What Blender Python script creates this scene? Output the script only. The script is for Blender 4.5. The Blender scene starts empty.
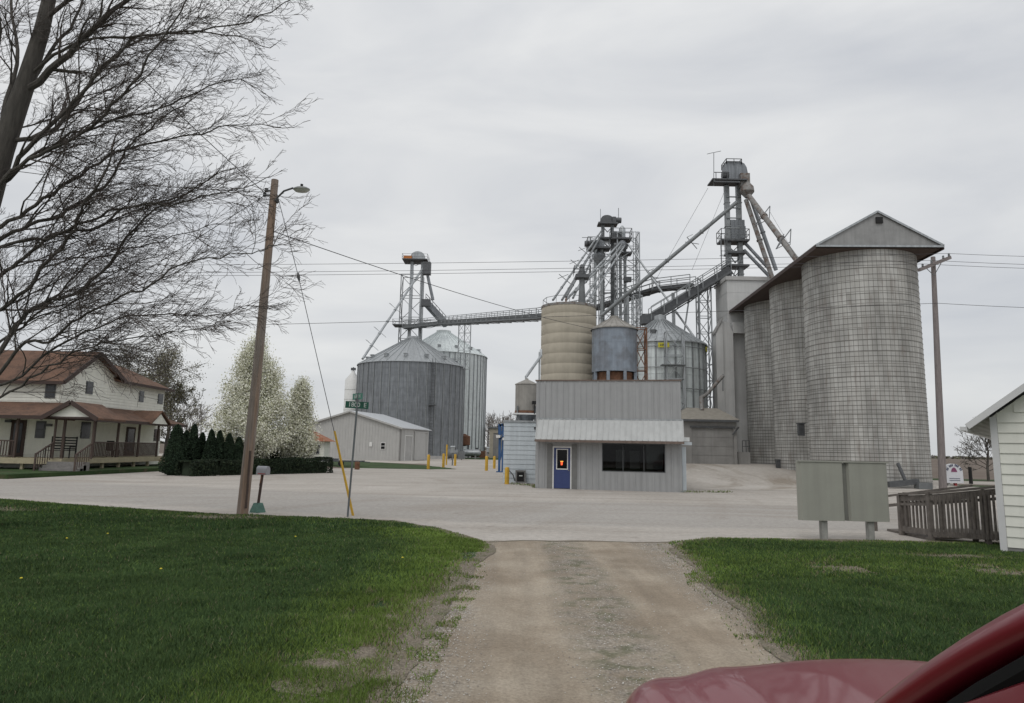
import bpy, bmesh, math, random
import numpy as np
from math import sin, cos, pi, radians as R, sqrt, atan2
from mathutils import Vector as V, Matrix, noise as mnoise
random.seed(7); rng = np.random.default_rng(7)
scene = bpy.context.scene
C = scene.collection

# ------------------------------------------------------------------ camera
CAMZ = 1.85; F = 700.0; PITCH = math.atan(108/700.0); ROLL = R(1.1)
cam = bpy.data.cameras.new('camera'); camo = bpy.data.objects.new('camera', cam); C.objects.link(camo)
CM = Matrix.Rotation(pi/2+PITCH, 3, 'X') @ Matrix.Rotation(ROLL, 3, 'Z')
camo.matrix_world = Matrix.Translation((0,0,CAMZ)) @ CM.to_4x4()
cam.sensor_width = 36; cam.lens = 36*F/1024; cam.shift_y = -10/1024
cam.clip_start = 0.05; cam.clip_end = 6000
scene.camera = camo
def W(px, py, Y):
    "point of the real place at depth Y seen at that spot of the photograph (measuring only)"
    d = CM @ V(((px-512)/F, -(py-341.5)/F, -1)); d = d*(Y/d.y)
    return V((d.x, d.y, d.z+CAMZ))
def X(px, Y, py=450): return W(px, py, Y).x
def Z(px, py, Y): return W(px, py, Y).z

# ------------------------------------------------------------------ materials
def mat(name, col, rough=0.8, metal=0.0, var=0.15, scale=6.0, bump=0.0, bscale=40.0, streak=0.0, spec=0.5,
        stretch=(1,1,1), col2=None, c2scale=1.0, c2lo=.45, c2hi=.6, detail=4.0, coat=0.0, wave=None, emit=0):
    m = bpy.data.materials.new(name); m.use_nodes = True; nt = m.node_tree; N = nt.nodes; L = nt.links
    b = N['Principled BSDF']; b.inputs['Roughness'].default_value = rough; b.inputs['Metallic'].default_value = metal
    b.inputs['Specular IOR Level'].default_value = spec
    if coat: b.inputs['Coat Weight'].default_value = coat; b.inputs['Coat Roughness'].default_value = .06
    tc = N.new('ShaderNodeTexCoord'); mp = N.new('ShaderNodeMapping'); mp.inputs['Scale'].default_value = stretch
    L.new(tc.outputs['Object'], mp.inputs['Vector']); vec = mp.outputs['Vector']
    def noise(s, d=4.0, v=vec, rg=.6):
        n = N.new('ShaderNodeTexNoise'); n.inputs['Scale'].default_value = s; n.inputs['Detail'].default_value = d
        n.inputs['Roughness'].default_value = rg; L.new(v, n.inputs['Vector']); return n.outputs['Fac']
    def ramp(f, lo, hi, a, c):
        r = N.new('ShaderNodeMapRange'); r.inputs[1].default_value = lo; r.inputs[2].default_value = hi
        r.inputs[3].default_value = a; r.inputs[4].default_value = c; L.new(f, r.inputs[0]); return r.outputs[0]
    def mix(f, a, c, kind='MIX'):
        x = N.new('ShaderNodeMix'); x.data_type = 'RGBA'; x.blend_type = kind
        if isinstance(f, float): x.inputs['Factor'].default_value = f
        else: L.new(f, x.inputs['Factor'])
        for i, q in ((6, a), (7, c)):
            if isinstance(q, tuple): x.inputs[i].default_value = (*q, 1)
            else: L.new(q, x.inputs[i])
        return x.outputs[2]
    cur = tuple(col)
    if col2: cur = mix(ramp(noise(c2scale, 6), c2lo, c2hi, 0, 1), cur, tuple(col2))
    if var:
        f = ramp(noise(scale, detail), .3, .7, 1-var, 1+var)
        cb = N.new('ShaderNodeCombineColor')
        for i in range(3): L.new(f, cb.inputs[i])
        cur = mix(1.0, cur, cb.outputs[0], 'MULTIPLY')
    if streak:
        mp2 = N.new('ShaderNodeMapping'); mp2.inputs['Scale'].default_value = (2.2, 2.2, .12)
        L.new(tc.outputs['Object'], mp2.inputs['Vector'])
        f = ramp(noise(2.0, 5, mp2.outputs['Vector']), .35, .7, 1+streak*.3, 1-streak)
        cb = N.new('ShaderNodeCombineColor')
        for i in range(3): L.new(f, cb.inputs[i])
        cur = mix(1.0, cur, cb.outputs[0], 'MULTIPLY')
    if isinstance(cur, tuple): b.inputs['Base Color'].default_value = (*cur, 1)
    else: L.new(cur, b.inputs['Base Color'])
    h = None
    if wave:   # (axis, scale, strength)
        w = N.new('ShaderNodeTexWave'); w.bands_direction = wave[0]; w.inputs['Scale'].default_value = wave[1]
        w.inputs['Distortion'].default_value = 0
        L.new(tc.outputs['Object'], w.inputs['Vector'])
        bp0 = N.new('ShaderNodeBump'); bp0.inputs['Strength'].default_value = wave[2]; bp0.inputs['Distance'].default_value = .02
        L.new(w.outputs['Fac'], bp0.inputs['Height']); h = bp0.outputs['Normal']
    if bump:
        bp = N.new('ShaderNodeBump'); bp.inputs['Strength'].default_value = bump; bp.inputs['Distance'].default_value = .02
        L.new(noise(bscale, 5), bp.inputs['Height'])
        if h: L.new(h, bp.inputs['Normal'])
        h = bp.outputs['Normal']
    if h: L.new(h, b.inputs['Normal'])
    if emit:
        b.inputs['Emission Color'].default_value = (*col, 1); b.inputs['Emission Strength'].default_value = emit
    m['_api'] = 0
    return m

M = {}
def mk(name, *a, **k): M[name] = mat(name, *a, **k); return M[name]
mk('galv', (.40,.42,.43), .42, .55, .12, 2.5, streak=.25)
mk('galv_dark', (.235,.25,.265), .5, .45, .15, 1.2, streak=.35)
mk('galv_bright', (.66,.71,.71), .5, .05, .10, 2.0, streak=.3)
mk('steel_dark', (.11,.115,.12), .6, .4, .2, 3)
mk('steel_mid', (.17,.18,.185), .6, .3, .2, 3)
mk('steel_struct', (.27,.285,.29), .55, .4, .2, 3)
mk('rust', (.17,.085,.05), .9, 0, .35, 5, bump=.3)
mk('rusty_pipe', (.25,.245,.235), .75, .2, .2, 3, col2=(.16,.12,.10), c2scale=2.5, c2lo=.48, c2hi=.62)
mk('tan_silo', (.43,.39,.315), .85, 0, .10, 1.0, streak=.07, bump=.1)
mk('tank_blue', (.27,.31,.36), .55, .3, .12, 2, streak=.2, col2=(.22,.24,.27), c2scale=1.2)
mk('concrete', (.53,.53,.52), .9, 0, .10, .5, streak=.10, bump=.15, bscale=15)
mk('concrete_dark', (.27,.265,.255), .9, 0, .15, .7, streak=.12)
mk('concrete_light', (.42,.415,.405), .9, 0, .1, 1)
mk('roof_tan', (.27,.25,.215), .95, 0, .15, 3, bump=.2)
mk('office_wall', (.355,.36,.362), .6, .1, .05, 1.5, streak=.10)
mk('office_trim', (.33,.305,.305), .6, .1, .05, 2)
mk('awning', (.40,.41,.405), .5, .2, .06, 2, streak=.1)
mk('rust_trim', (.16,.12,.10), .8, 0, .25, 5)
mk('door_blue', (.035,.055,.165), .4, 0, .06, 3)
mk('white_paint', (.72,.72,.70), .5, 0, .05, 3)
mk('white_siding', (.80,.80,.72), .6, 0, .06, 2, streak=.06)
mk('near_siding', (.76,.76,.69), .6, 0, .05, 2, streak=.06)
mk('gutter_white', (.62,.62,.62), .5, 0, .05, 2)
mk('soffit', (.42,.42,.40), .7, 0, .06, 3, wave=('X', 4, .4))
mk('glass_dark', (.004,.004,.005), .08, 0, 0, spec=.25)
mk('tank_tan', (.30,.285,.26), .7, .1, .12, 2, streak=.2)
mk('glass_house', (.03,.034,.04), .2, 0, .2, 3)
mk('shingle_brown', (.145,.080,.052), .95, 0, .25, 9, bump=.5, bscale=30, col2=(.098,.056,.038), c2scale=1.5)
mk('trim_brown', (.055,.034,.028), .7, 0, .1, 4)
mk('wood_brown', (.085,.06,.05), .85, 0, .2, 6)
mk('deck_tan', (.40,.35,.24), .85, 0, .12, 4)
mk('dark_gap', (.02,.02,.02), .95, 0, .1, 3)
mk('shed_wall', (.46,.455,.44), .6, .05, .05, 1, streak=.08)
mk('shed_roof', (.62,.64,.66), .4, .3, .05, 2)
mk('container', (.56,.61,.64), .55, .2, .08, 1.5, streak=.12)
mk('yellow', (.60,.36,.035), .6, 0, .15, 4, streak=.2)
mk('blue_steel', (.035,.10,.24), .5, 0, .2, 3)
mk('ac_grey', (.17,.17,.165), .6, 0, .1, 4)
mk('pole_wood', (.235,.20,.175), .95, 0, .25, 4, bump=.4, bscale=20, stretch=(6,6,.4), col2=(.27,.19,.14), c2scale=.8)
mk('pole_far', (.21,.185,.18), .95, 0, .2, 4, stretch=(5,5,.5))
mk('lamp_glass', (.45,.47,.42), .3, 0, .05)
mk('lamp_grey', (.22,.23,.22), .5, .2, .05)
mk('cable', (.05,.05,.055), .7, 0, 0)
mk('sign_green', (.004,.085,.05), .4, 0, .1, 10)
mk('sign_green_light', (.03,.20,.14), .4, 0, .1, 10)
mk('sign_letter', (.62,.66,.63), .5, 0, 0)
mk('post_galv', (.14,.155,.16), .6, .3, .15, 6)
mk('mailbox_grey', (.30,.30,.32), .4, .4, .08, 5)
mk('red', (.35,.03,.03), .5, 0, .1)
mk('teal', (.075,.16,.13), .7, 0, .25, 10)
mk('board_grey', (.34,.34,.295), .6, .1, .05, 2, streak=.10)
mk('board_dark', (.17,.17,.15), .6, .1, .08, 3)
mk('weathered', (.15,.132,.118), .95, 0, .3, 6, bump=.4, bscale=25, stretch=(1,1,1))
mk('weathered_light', (.22,.21,.20), .95, 0, .2, 6, bump=.3)
mk('post_conc', (.27,.27,.25), .95, 0, .2, 6)
mk('arbor', (.012,.028,.012), .9, 0, .35, 2.0)
mk('arbor2', (.020,.040,.016), .9, 0, .35, 2.0)
mk('hedge', (.018,.030,.014), .9, 0, .35, 2)
mk('hedge2', (.032,.048,.020), .9, 0, .35, 2)
mk('bark', (.080,.073,.064), .95, 0, .3, 6, bump=.6, bscale=25, stretch=(3,3,.5))
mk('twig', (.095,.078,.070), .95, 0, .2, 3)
mk('bark_pear', (.10,.09,.08), .95, 0, .3, 6)
mk('blossom', (.80,.79,.69), .8, 0, .12, 2)
mk('blossom2', (.68,.69,.55), .8, 0, .15, 2)
mk('blossom3', (.42,.43,.27), .8, 0, .2, 2)
mk('bud_green', (.12,.12,.068), .9, 0, .25, 1)
mk('bud_green2', (.19,.175,.105), .9, 0, .25, 1)
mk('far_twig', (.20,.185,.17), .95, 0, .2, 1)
mk('tyre', (.02,.02,.02), .9, 0, .1)
mk('rim', (.45,.45,.46), .3, .7, .05)
mk('car_red', (.165,.008,.018), .34, .1, .0, coat=.4)
mk('car_black', (.006,.006,.006), .8, 0, 0, spec=.15)
mk('car_glass', (.004,.004,.004), .08, 0, 0, spec=.2)
mk('chrome', (.5,.5,.5), .15, .9, 0)
mk('amber', (.55,.18,.03), .3)
mk('neon', (1.0,.10,.03), .5, emit=1.1)
mk('neon_amber', (1.0,.42,.06), .5, emit=.8)
mk('yellow_sign', (.55,.50,.03), .5)
mk('arch_white', (.62,.63,.66), .5, 0, .05)
mk('arch_mark', (.06,.07,.12), .6)
mk('arch_purple', (.22,.06,.13), .6)

def clear_glass():
    m = bpy.data.materials.new('glass_clear'); m.use_nodes = True; nt = m.node_tree; N = nt.nodes; L = nt.links; N.remove(N['Principled BSDF'])
    t = N.new('ShaderNodeBsdfTransparent'); t.inputs[0].default_value = (.55,.57,.57,1); g = N.new('ShaderNodeBsdfGlossy'); g.inputs['Roughness'].default_value = .02; g.inputs[0].default_value = (.4,.4,.4,1)
    f = N.new('ShaderNodeFresnel'); f.inputs[0].default_value = 1.5; x = N.new('ShaderNodeMixShader'); L.new(f.outputs[0], x.inputs[0]); L.new(t.outputs[0], x.inputs[1]); L.new(g.outputs[0], x.inputs[2]); L.new(x.outputs[0], N['Material Output'].inputs[0]); M['glass_clear'] = m
clear_glass()
# silo block wall: material with ring of blocks round the silo's own axis
def silo_mat(name, rad, cold):
    m = bpy.data.materials.new(name); m.use_nodes = True; nt = m.node_tree; N = nt.nodes; L = nt.links
    b = N['Principled BSDF']; b.inputs['Roughness'].default_value = .9
    tc = N.new('ShaderNodeTexCoord'); sp = N.new('ShaderNodeSeparateXYZ'); L.new(tc.outputs['Object'], sp.inputs[0])
    at = N.new('ShaderNodeMath'); at.operation = 'ARCTAN2'; L.new(sp.outputs[1], at.inputs[0]); L.new(sp.outputs[0], at.inputs[1])
    mu = N.new('ShaderNodeMath'); mu.operation = 'MULTIPLY'; mu.inputs[1].default_value = rad; L.new(at.outputs[0], mu.inputs[0])
    cb = N.new('ShaderNodeCombineXYZ'); L.new(mu.outputs[0], cb.inputs[0]); L.new(sp.outputs[2], cb.inputs[1])
    br = N.new('ShaderNodeTexBrick'); L.new(cb.outputs[0], br.inputs['Vector'])
    br.inputs['Color1'].default_value = (cold[0]*1.10, cold[1]*1.10, cold[2]*1.09, 1)
    br.inputs['Color2'].default_value = (cold[0]*.88, cold[1]*.87, cold[2]*.85, 1)
    br.inputs['Mortar'].default_value = (cold[0]*.58, cold[1]*.57, cold[2]*.55, 1)
    br.inputs['Scale'].default_value = 1; br.inputs['Brick Width'].default_value = .262; br.inputs['Row Height'].default_value = .76
    br.inputs['Mortar Size'].default_value = .022; br.offset = 0.0; br.inputs['Mortar Smooth'].default_value = .2
    mp = N.new('ShaderNodeMapping'); mp.inputs['Scale'].default_value = (1.1,1.1,.25); L.new(tc.outputs['Object'], mp.inputs[0])
    n1 = N.new('ShaderNodeTexNoise'); n1.inputs['Scale'].default_value = 1.0; n1.inputs['Detail'].default_value = 6; L.new(mp.outputs[0], n1.inputs['Vector'])
    r1 = N.new('ShaderNodeMapRange'); r1.inputs[1].default_value = .3; r1.inputs[2].default_value = .7; r1.inputs[3].default_value = .66; r1.inputs[4].default_value = 1.22
    L.new(n1.outputs['Fac'], r1.inputs[0])
    mx = N.new('ShaderNodeMix'); mx.data_type = 'RGBA'; mx.blend_type = 'MULTIPLY'; mx.inputs['Factor'].default_value = 1
    c3 = N.new('ShaderNodeCombineColor'); [L.new(r1.outputs[0], c3.inputs[i]) for i in range(3)]
    L.new(br.outputs['Color'], mx.inputs[6]); L.new(c3.outputs[0], mx.inputs[7])
    # rusty stains
    n2 = N.new('ShaderNodeTexNoise'); n2.inputs['Scale'].default_value = 1.3; n2.inputs['Detail'].default_value = 8
    mp2 = N.new('ShaderNodeMapping'); mp2.inputs['Scale'].default_value = (3,3,.5); L.new(tc.outputs['Object'], mp2.inputs[0]); L.new(mp2.outputs[0], n2.inputs['Vector'])
    r2 = N.new('ShaderNodeMapRange'); r2.inputs[1].default_value = .54; r2.inputs[2].default_value = .70; r2.inputs[3].default_value = 0; r2.inputs[4].default_value = .5
    L.new(n2.outputs['Fac'], r2.inputs[0])
    m2 = N.new('ShaderNodeMix'); m2.data_type = 'RGBA'; L.new(r2.outputs[0], m2.inputs['Factor']); L.new(mx.outputs[2], m2.inputs[6])
    m2.inputs[7].default_value = (.23,.20,.18,1)
    L.new(m2.outputs[2], b.inputs['Base Color'])
    return m

# ------------------------------------------------------------------ mesh builder
class MB:
    def __init__(s): s.v = []; s.f = []; s.mi = []; s.cur = 0
    def m(s, i): s.cur = i; return s
    def add(s, vs, fs):
        n = len(s.v); s.v.extend([tuple(p) for p in vs]); s.f.extend([tuple(i+n for i in f) for f in fs]); s.mi.extend([s.cur]*len(fs)); return s
    def box(s, c, d, rz=0, M3=None):
        x, y, z = d[0]/2, d[1]/2, d[2]/2
        vs = [V((a,b,e)) for a in (-x,x) for b in (-y,y) for e in (-z,z)]
        Rm = M3 if M3 is not None else Matrix.Rotation(rz, 3, 'Z')
        vs = [Rm @ q + V(c) for q in vs]
        return s.add(vs, [(0,1,3,2),(4,6,7,5),(0,4,5,1),(2,3,7,6),(0,2,6,4),(1,5,7,3)])
    def bx(s, x0, x1, y0, y1, z0, z1): return s.box(((x0+x1)/2,(y0+y1)/2,(z0+z1)/2), (abs(x1-x0),abs(y1-y0),abs(z1-z0)))
    def bar(s, p, q, w=.05, h=None, up=(0,0,1)):
        p, q = V(p), V(q); d = q-p; l = d.length
        if l < 1e-6: return s
        d.normalize(); u = V(up)
        if abs(d.dot(u)) > .98: u = V((1,0,0))
        a = d.cross(u).normalized(); b = a.cross(d).normalized(); h = h or w
        vs = [o + a*(i*w/2) + b*(j*h/2) for o in (p,q) for (i,j) in ((-1,-1),(1,-1),(1,1),(-1,1))]
        return s.add(vs, [(3,2,1,0),(4,5,6,7),(0,1,5,4),(1,2,6,5),(2,3,7,6),(3,0,4,7)])
    def tube(s, pts, rs, n=8, cap=True):
        pts = [V(p) for p in pts]
        if not hasattr(rs, '__len__'): rs = [rs]*len(pts)
        vs = []; prev = None
        for i, p in enumerate(pts):
            t = (pts[min(i+1,len(pts)-1)] - pts[max(i-1,0)])
            if t.length < 1e-9: t = V((0,0,1))
            t.normalize()
            if prev is None:
                a = t.cross(V((0,0,1)))
                if a.length < .1: a = t.cross(V((1,0,0)))
            else: a = prev - t*prev.dot(t)
            a.normalize(); prev = a; b = t.cross(a)
            for k in range(n):
                w = 2*pi*k/n; vs.append(p + (a*cos(w) + b*sin(w))*rs[i])
        fs = [(i*n+k, i*n+(k+1)%n, (i+1)*n+(k+1)%n, (i+1)*n+k) for i in range(len(pts)-1) for k in range(n)]
        if cap: fs += [tuple(reversed(range(n))), tuple(range((len(pts)-1)*n, len(pts)*n))]
        return s.add(vs, fs)
    def lathe(s, c, prof, n=32, a0=0, cap0=False, cap1=False):
        vs = [V((c[0]+r*cos(a0+2*pi*k/n), c[1]+r*sin(a0+2*pi*k/n), c[2]+z)) for (r, z) in prof for k in range(n)]
        fs = [(i*n+k, i*n+(k+1)%n, (i+1)*n+(k+1)%n, (i+1)*n+k) for i in range(len(prof)-1) for k in range(n)]
        if cap0: fs.append(tuple(reversed(range(n))))
        if cap1: fs.append(tuple(range((len(prof)-1)*n, len(prof)*n)))
        return s.add(vs, fs)
    def poly(s, pts): return s.add(pts, [tuple(range(len(pts)))])
    def slab(s, pts, t):
        "polygon pts (ccw seen from outside) thickened by vector t"
        pts = [V(p) for p in pts]; t = V(t); n = len(pts)
        fs = [tuple(range(n)), tuple(reversed(range(n, 2*n)))] + [(i, n+i, n+(i+1)%n, (i+1)%n) for i in range(n)]
        return s.add(pts + [p+t for p in pts], fs)
    def build(s, name, mats, parent=None, smooth=False, local=False):
        me = bpy.data.meshes.new(name)
        off = V((0,0,0))
        if parent is not None and not local: off = ORG.get(parent.name, V((0,0,0)))
        me.from_pydata([(v[0]-off.x, v[1]-off.y, v[2]-off.z) for v in s.v], [], s.f)
        for q in (mats if isinstance(mats, (list, tuple)) else [mats]): me.materials.append(q if not isinstance(q, str) else M[q])
        me.polygons.foreach_set('material_index', s.mi)
        bm = bmesh.new(); bm.from_mesh(me); bmesh.ops.recalc_face_normals(bm, faces=bm.faces); bm.to_mesh(me); bm.free()
        if smooth:
            me.shade_smooth(); me.set_sharp_from_angle(angle=R(38))
        me.update()
        o = bpy.data.objects.new(name, me); C.objects.link(o)
        if parent is not None: o.parent = parent; ORG[o.name] = off
        else: ORG[o.name] = V((0,0,0))
        return o
ORG = {}
def thing(name, label, cat, loc=(0,0,0), rz=0, group=None):
    o = bpy.data.objects.new(name, None); C.objects.link(o); o.empty_display_size = .3
    o.location = loc; o.rotation_euler = (0,0,rz); o['label'] = label; o['category'] = cat
    if group: o['group'] = group
    ORG[o.name] = V(loc); return o
def tag(o, label, cat, group=None, kind=None):
    o['label'] = label; o['category'] = cat
    if group: o['group'] = group
    if kind: o['kind'] = kind
    return o
def structure(o): o['kind'] = 'structure'; return o
def recenter(o, loc):
    "move a single-mesh thing's origin to loc"
    loc = V(loc); o.data.transform(Matrix.Translation(-loc)); o.location = loc; ORG[o.name] = loc; return o
def dup(root, loc=None, rz=None, label=None):
    r = root.copy(); C.objects.link(r)
    if loc is not None: r.location = loc
    if rz is not None: r.rotation_euler = (0,0,rz)
    if label: r['label'] = label
    for ch in list(root.children):
        c = ch.copy(); C.objects.link(c); c.parent = r
        for g in ch.children:
            d = g.copy(); C.objects.link(d); d.parent = c
    return r

def leaf_mesh(name, cen, size, mats, midx, parent=None, origin=(0,0,0), aspect=1.0, vertical=0.0):
    "many small leaf faces: cen Nx3, size N"
    n = len(cen); a = rng.normal(size=(n,3)); 
    if vertical: a[:,2] = a[:,2]*(1-vertical)+vertical*2*np.sign(a[:,2]+1e-9)
    a /= np.linalg.norm(a, axis=1)[:,None]
    b = rng.normal(size=(n,3)); b -= a*(a*b).sum(1)[:,None]; b /= np.linalg.norm(b, axis=1)[:,None]
    s = np.asarray(size)[:,None]
    A = a*s*aspect; B = b*s
    vs = np.stack([cen-A, cen-B*.6, cen+A, cen+B*.6], 1).reshape(-1,3) - np.array(origin)
    me = bpy.data.meshes.new(name); me.vertices.add(4*n); me.vertices.foreach_set('co', vs.ravel().astype(np.float32))
    me.loops.add(4*n); me.loops.foreach_set('vertex_index', np.arange(4*n, dtype=np.int32))
    me.polygons.add(n); me.polygons.foreach_set('loop_start', np.arange(0,4*n,4, dtype=np.int32)); me.polygons.foreach_set('loop_total', np.full(n,4, dtype=np.int32))
    for q in mats: me.materials.append(M[q])
    me.polygons.foreach_set('material_index', np.asarray(midx, dtype=np.int32))
    me.update(calc_edges=True); me.validate()
    o = bpy.data.objects.new(name, me); C.objects.link(o)
    if parent is not None: o.parent = parent
    else: o.location = origin
    return o

# ------------------------------------------------------------------ world + sun
w = bpy.data.worlds.new('World'); scene.world = w; w.use_nodes = True; nt = w.node_tree; N = nt.nodes; L = nt.links
bg = N['Background']; bg.inputs['Strength'].default_value = .10
SUN_EL, SUN_AZ = R(55), R(200)
sky = N.new('ShaderNodeTexSky'); sky.sky_type = 'NISHITA'; sky.sun_disc = False; sky.sun_elevation = SUN_EL; sky.sun_rotation = SUN_AZ
tc = N.new('ShaderNodeTexCoord'); mp = N.new('ShaderNodeMapping'); mp.inputs['Scale'].default_value = (1.0,1.0,3.2); L.new(tc.outputs['Generated'], mp.inputs[0])
n1 = N.new('ShaderNodeTexNoise'); n1.inputs['Scale'].default_value = 2.1; n1.inputs['Detail'].default_value = 6; n1.inputs['Roughness'].default_value = .52; n1.inputs['Distortion'].default_value = .5
L.new(mp.outputs[0], n1.inputs['Vector'])
rp = N.new('ShaderNodeValToRGB'); L.new(n1.outputs['Fac'], rp.inputs[0])
e = rp.color_ramp.elements; e[0].position = .30; e[0].color = (.450,.464,.488,1); e[1].position = .68; e[1].color = (.625,.627,.622,1)
sc_ = N.new('ShaderNodeMix'); sc_.data_type = 'RGBA'; sc_.blend_type = 'MULTIPLY'; sc_.inputs['Factor'].default_value = 1
L.new(rp.outputs[0], sc_.inputs[6])
# overcast: brighter towards the zenith
sp = N.new('ShaderNodeSeparateXYZ'); L.new(tc.outputs['Generated'], sp.inputs[0])
mr = N.new('ShaderNodeMapRange'); mr.inputs[1].default_value = 0; mr.inputs[2].default_value = 1; mr.inputs[3].default_value = 9.3; mr.inputs[4].default_value = 11.5
L.new(sp.outputs[2], mr.inputs[0]); cc = N.new('ShaderNodeCombineColor'); [L.new(mr.outputs[0], cc.inputs[i]) for i in range(3)]
L.new(cc.outputs[0], sc_.inputs[7])
mx = N.new('ShaderNodeMix'); mx.data_type = 'RGBA'; mx.inputs['Factor'].default_value = .94
L.new(sky.outputs[0], mx.inputs[6]); L.new(sc_.outputs[2], mx.inputs[7]); L.new(mx.outputs[2], bg.inputs['Color'])
sl = bpy.data.lights.new('sun', 'SUN'); sl.energy = .6; sl.angle = R(30); sl.color = (1,.97,.93)
so = bpy.data.objects.new('sun', sl); C.objects.link(so)
# sun direction matching sky: sun_rotation measured from +Y clockwise
sd = V((sin(SUN_AZ)*cos(SUN_EL), cos(SUN_AZ)*cos(SUN_EL), sin(SUN_EL)))
so.rotation_euler = sd.to_track_quat('Z','Y').to_euler(); so.location = (0,0,60)
scene.view_settings.view_transform = 'Standard'; scene.view_settings.look = 'None'; scene.view_settings.exposure = 0.40; scene.view_settings.gamma = 1
scene.cycles.use_denoising = True
scene.cycles.max_bounces = 6
# ------------------------------------------------------------------ ground materials
def ground_mat(name, fn):
    m = bpy.data.materials.new(name); m.use_nodes = True; nt = m.node_tree; N = nt.nodes; L = nt.links
    b = N['Principled BSDF']; b.inputs['Roughness'].default_value = .95; b.inputs['Specular IOR Level'].default_value = .2
    tc = N.new('ShaderNodeTexCoord')
    class H:
        pass
    h = H(); h.N = N; h.L = L; h.b = b; h.co = tc.outputs['Object']
    def noise(s, d=5, rg=.6, stretch=None):
        n = N.new('ShaderNodeTexNoise'); n.inputs['Scale'].default_value = s; n.inputs['Detail'].default_value = d; n.inputs['Roughness'].default_value = rg
        v = h.co
        if stretch:
            mp = N.new('ShaderNodeMapping'); mp.inputs['Scale'].default_value = stretch; L.new(v, mp.inputs[0]); v = mp.outputs[0]
        L.new(v, n.inputs['Vector']); return n.outputs['Fac']
    def rng_(f, lo, hi, a=0, c=1):
        r = N.new('ShaderNodeMapRange'); r.inputs[1].default_value = lo; r.inputs[2].default_value = hi; r.inputs[3].default_value = a; r.inputs[4].default_value = c
        L.new(f, r.inputs[0]); return r.outputs[0]
    def mix(f, a, c, kind='MIX'):
        x = N.new('ShaderNodeMix'); x.data_type = 'RGBA'; x.blend_type = kind
        if isinstance(f, float): x.inputs['Factor'].default_value = f
        else: L.new(f, x.inputs['Factor'])
        for i, q in ((6, a), (7, c)):
            if isinstance(q, tuple): x.inputs[i].default_value = (*q, 1)
            else: L.new(q, x.inputs[i])
        return x.outputs[2]
    def grey(f):
        cb = N.new('ShaderNodeCombineColor'); [L.new(f, cb.inputs[i]) for i in range(3)]; return cb.outputs[0]
    def mul(c, f): return mix(1.0, c, grey(f), 'MULTIPLY')
    def math_(op, a, c=None, v=None):
        x = N.new('ShaderNodeMath'); x.operation = op
        L.new(a, x.inputs[0])
        if c is not None: L.new(c, x.inputs[1])
        elif v is not None: x.inputs[1].default_value = v
        return x.outputs[0]
    def vor(s):
        n = N.new('ShaderNodeTexVoronoi'); n.inputs['Scale'].default_value = s; L.new(h.co, n.inputs['Vector']); return n
    def xyz():
        s_ = N.new('ShaderNodeSeparateXYZ'); L.new(h.co, s_.inputs[0]); return s_.outputs
    def bump(f, st, dist=.02):
        bp = N.new('ShaderNodeBump'); bp.inputs['Strength'].default_value = st; bp.inputs['Distance'].default_value = dist; L.new(f, bp.inputs['Height']); L.new(bp.outputs[0], b.inputs['Normal'])
    h.noise, h.rng, h.mix, h.mul, h.math, h.vor, h.xyz, h.bump, h.grey = noise, rng_, mix, mul, math_, vor, xyz, bump, grey
    L.new(fn(h), b.inputs['Base Color'])
    return m

def f_lawn(h):
    c = h.mix(h.rng(h.noise(.5), .4, .6), (.034,.060,.022), (.05,.085,.03))
    c = h.mix(h.rng(h.noise(.9, 7), .56, .68), c, (.10,.085,.055))
    c = h.mul(c, h.rng(h.noise(30), .3, .7, .6, 1.4)); h.bump(h.noise(60), .6); return c
def tracks(h, c, cx, cy, k, amt, dark):
    x, y, z = h.xyz(); dx = h.math('SUBTRACT', x, v=cx); dy = h.math('SUBTRACT', y, v=cy)
    r = h.math('SQRT', h.math('ADD', h.math('MULTIPLY', dx, dx), h.math('MULTIPLY', dy, dy)))
    wob = h.math('MULTIPLY', h.noise(.12, 3), v=2.5); rr = h.math('ADD', r, wob)
    cb = h.N.new('ShaderNodeCombineXYZ'); h.L.new(h.math('MULTIPLY', rr, v=k), cb.inputs[0]); h.L.new(h.math('MULTIPLY', h.math('ARCTAN2', dy, dx), v=1.2), cb.inputs[1])
    n = h.N.new('ShaderNodeTexNoise'); n.inputs['Scale'].default_value = 1; n.inputs['Detail'].default_value = 4; h.L.new(cb.outputs[0], n.inputs['Vector'])
    f = h.math('MULTIPLY', h.rng(n.outputs['Fac'], .50, .66, 0, amt), h.rng(h.noise(.16, 3), .38, .6, .15, 1))
    return h.mix(f, c, dark)
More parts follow.
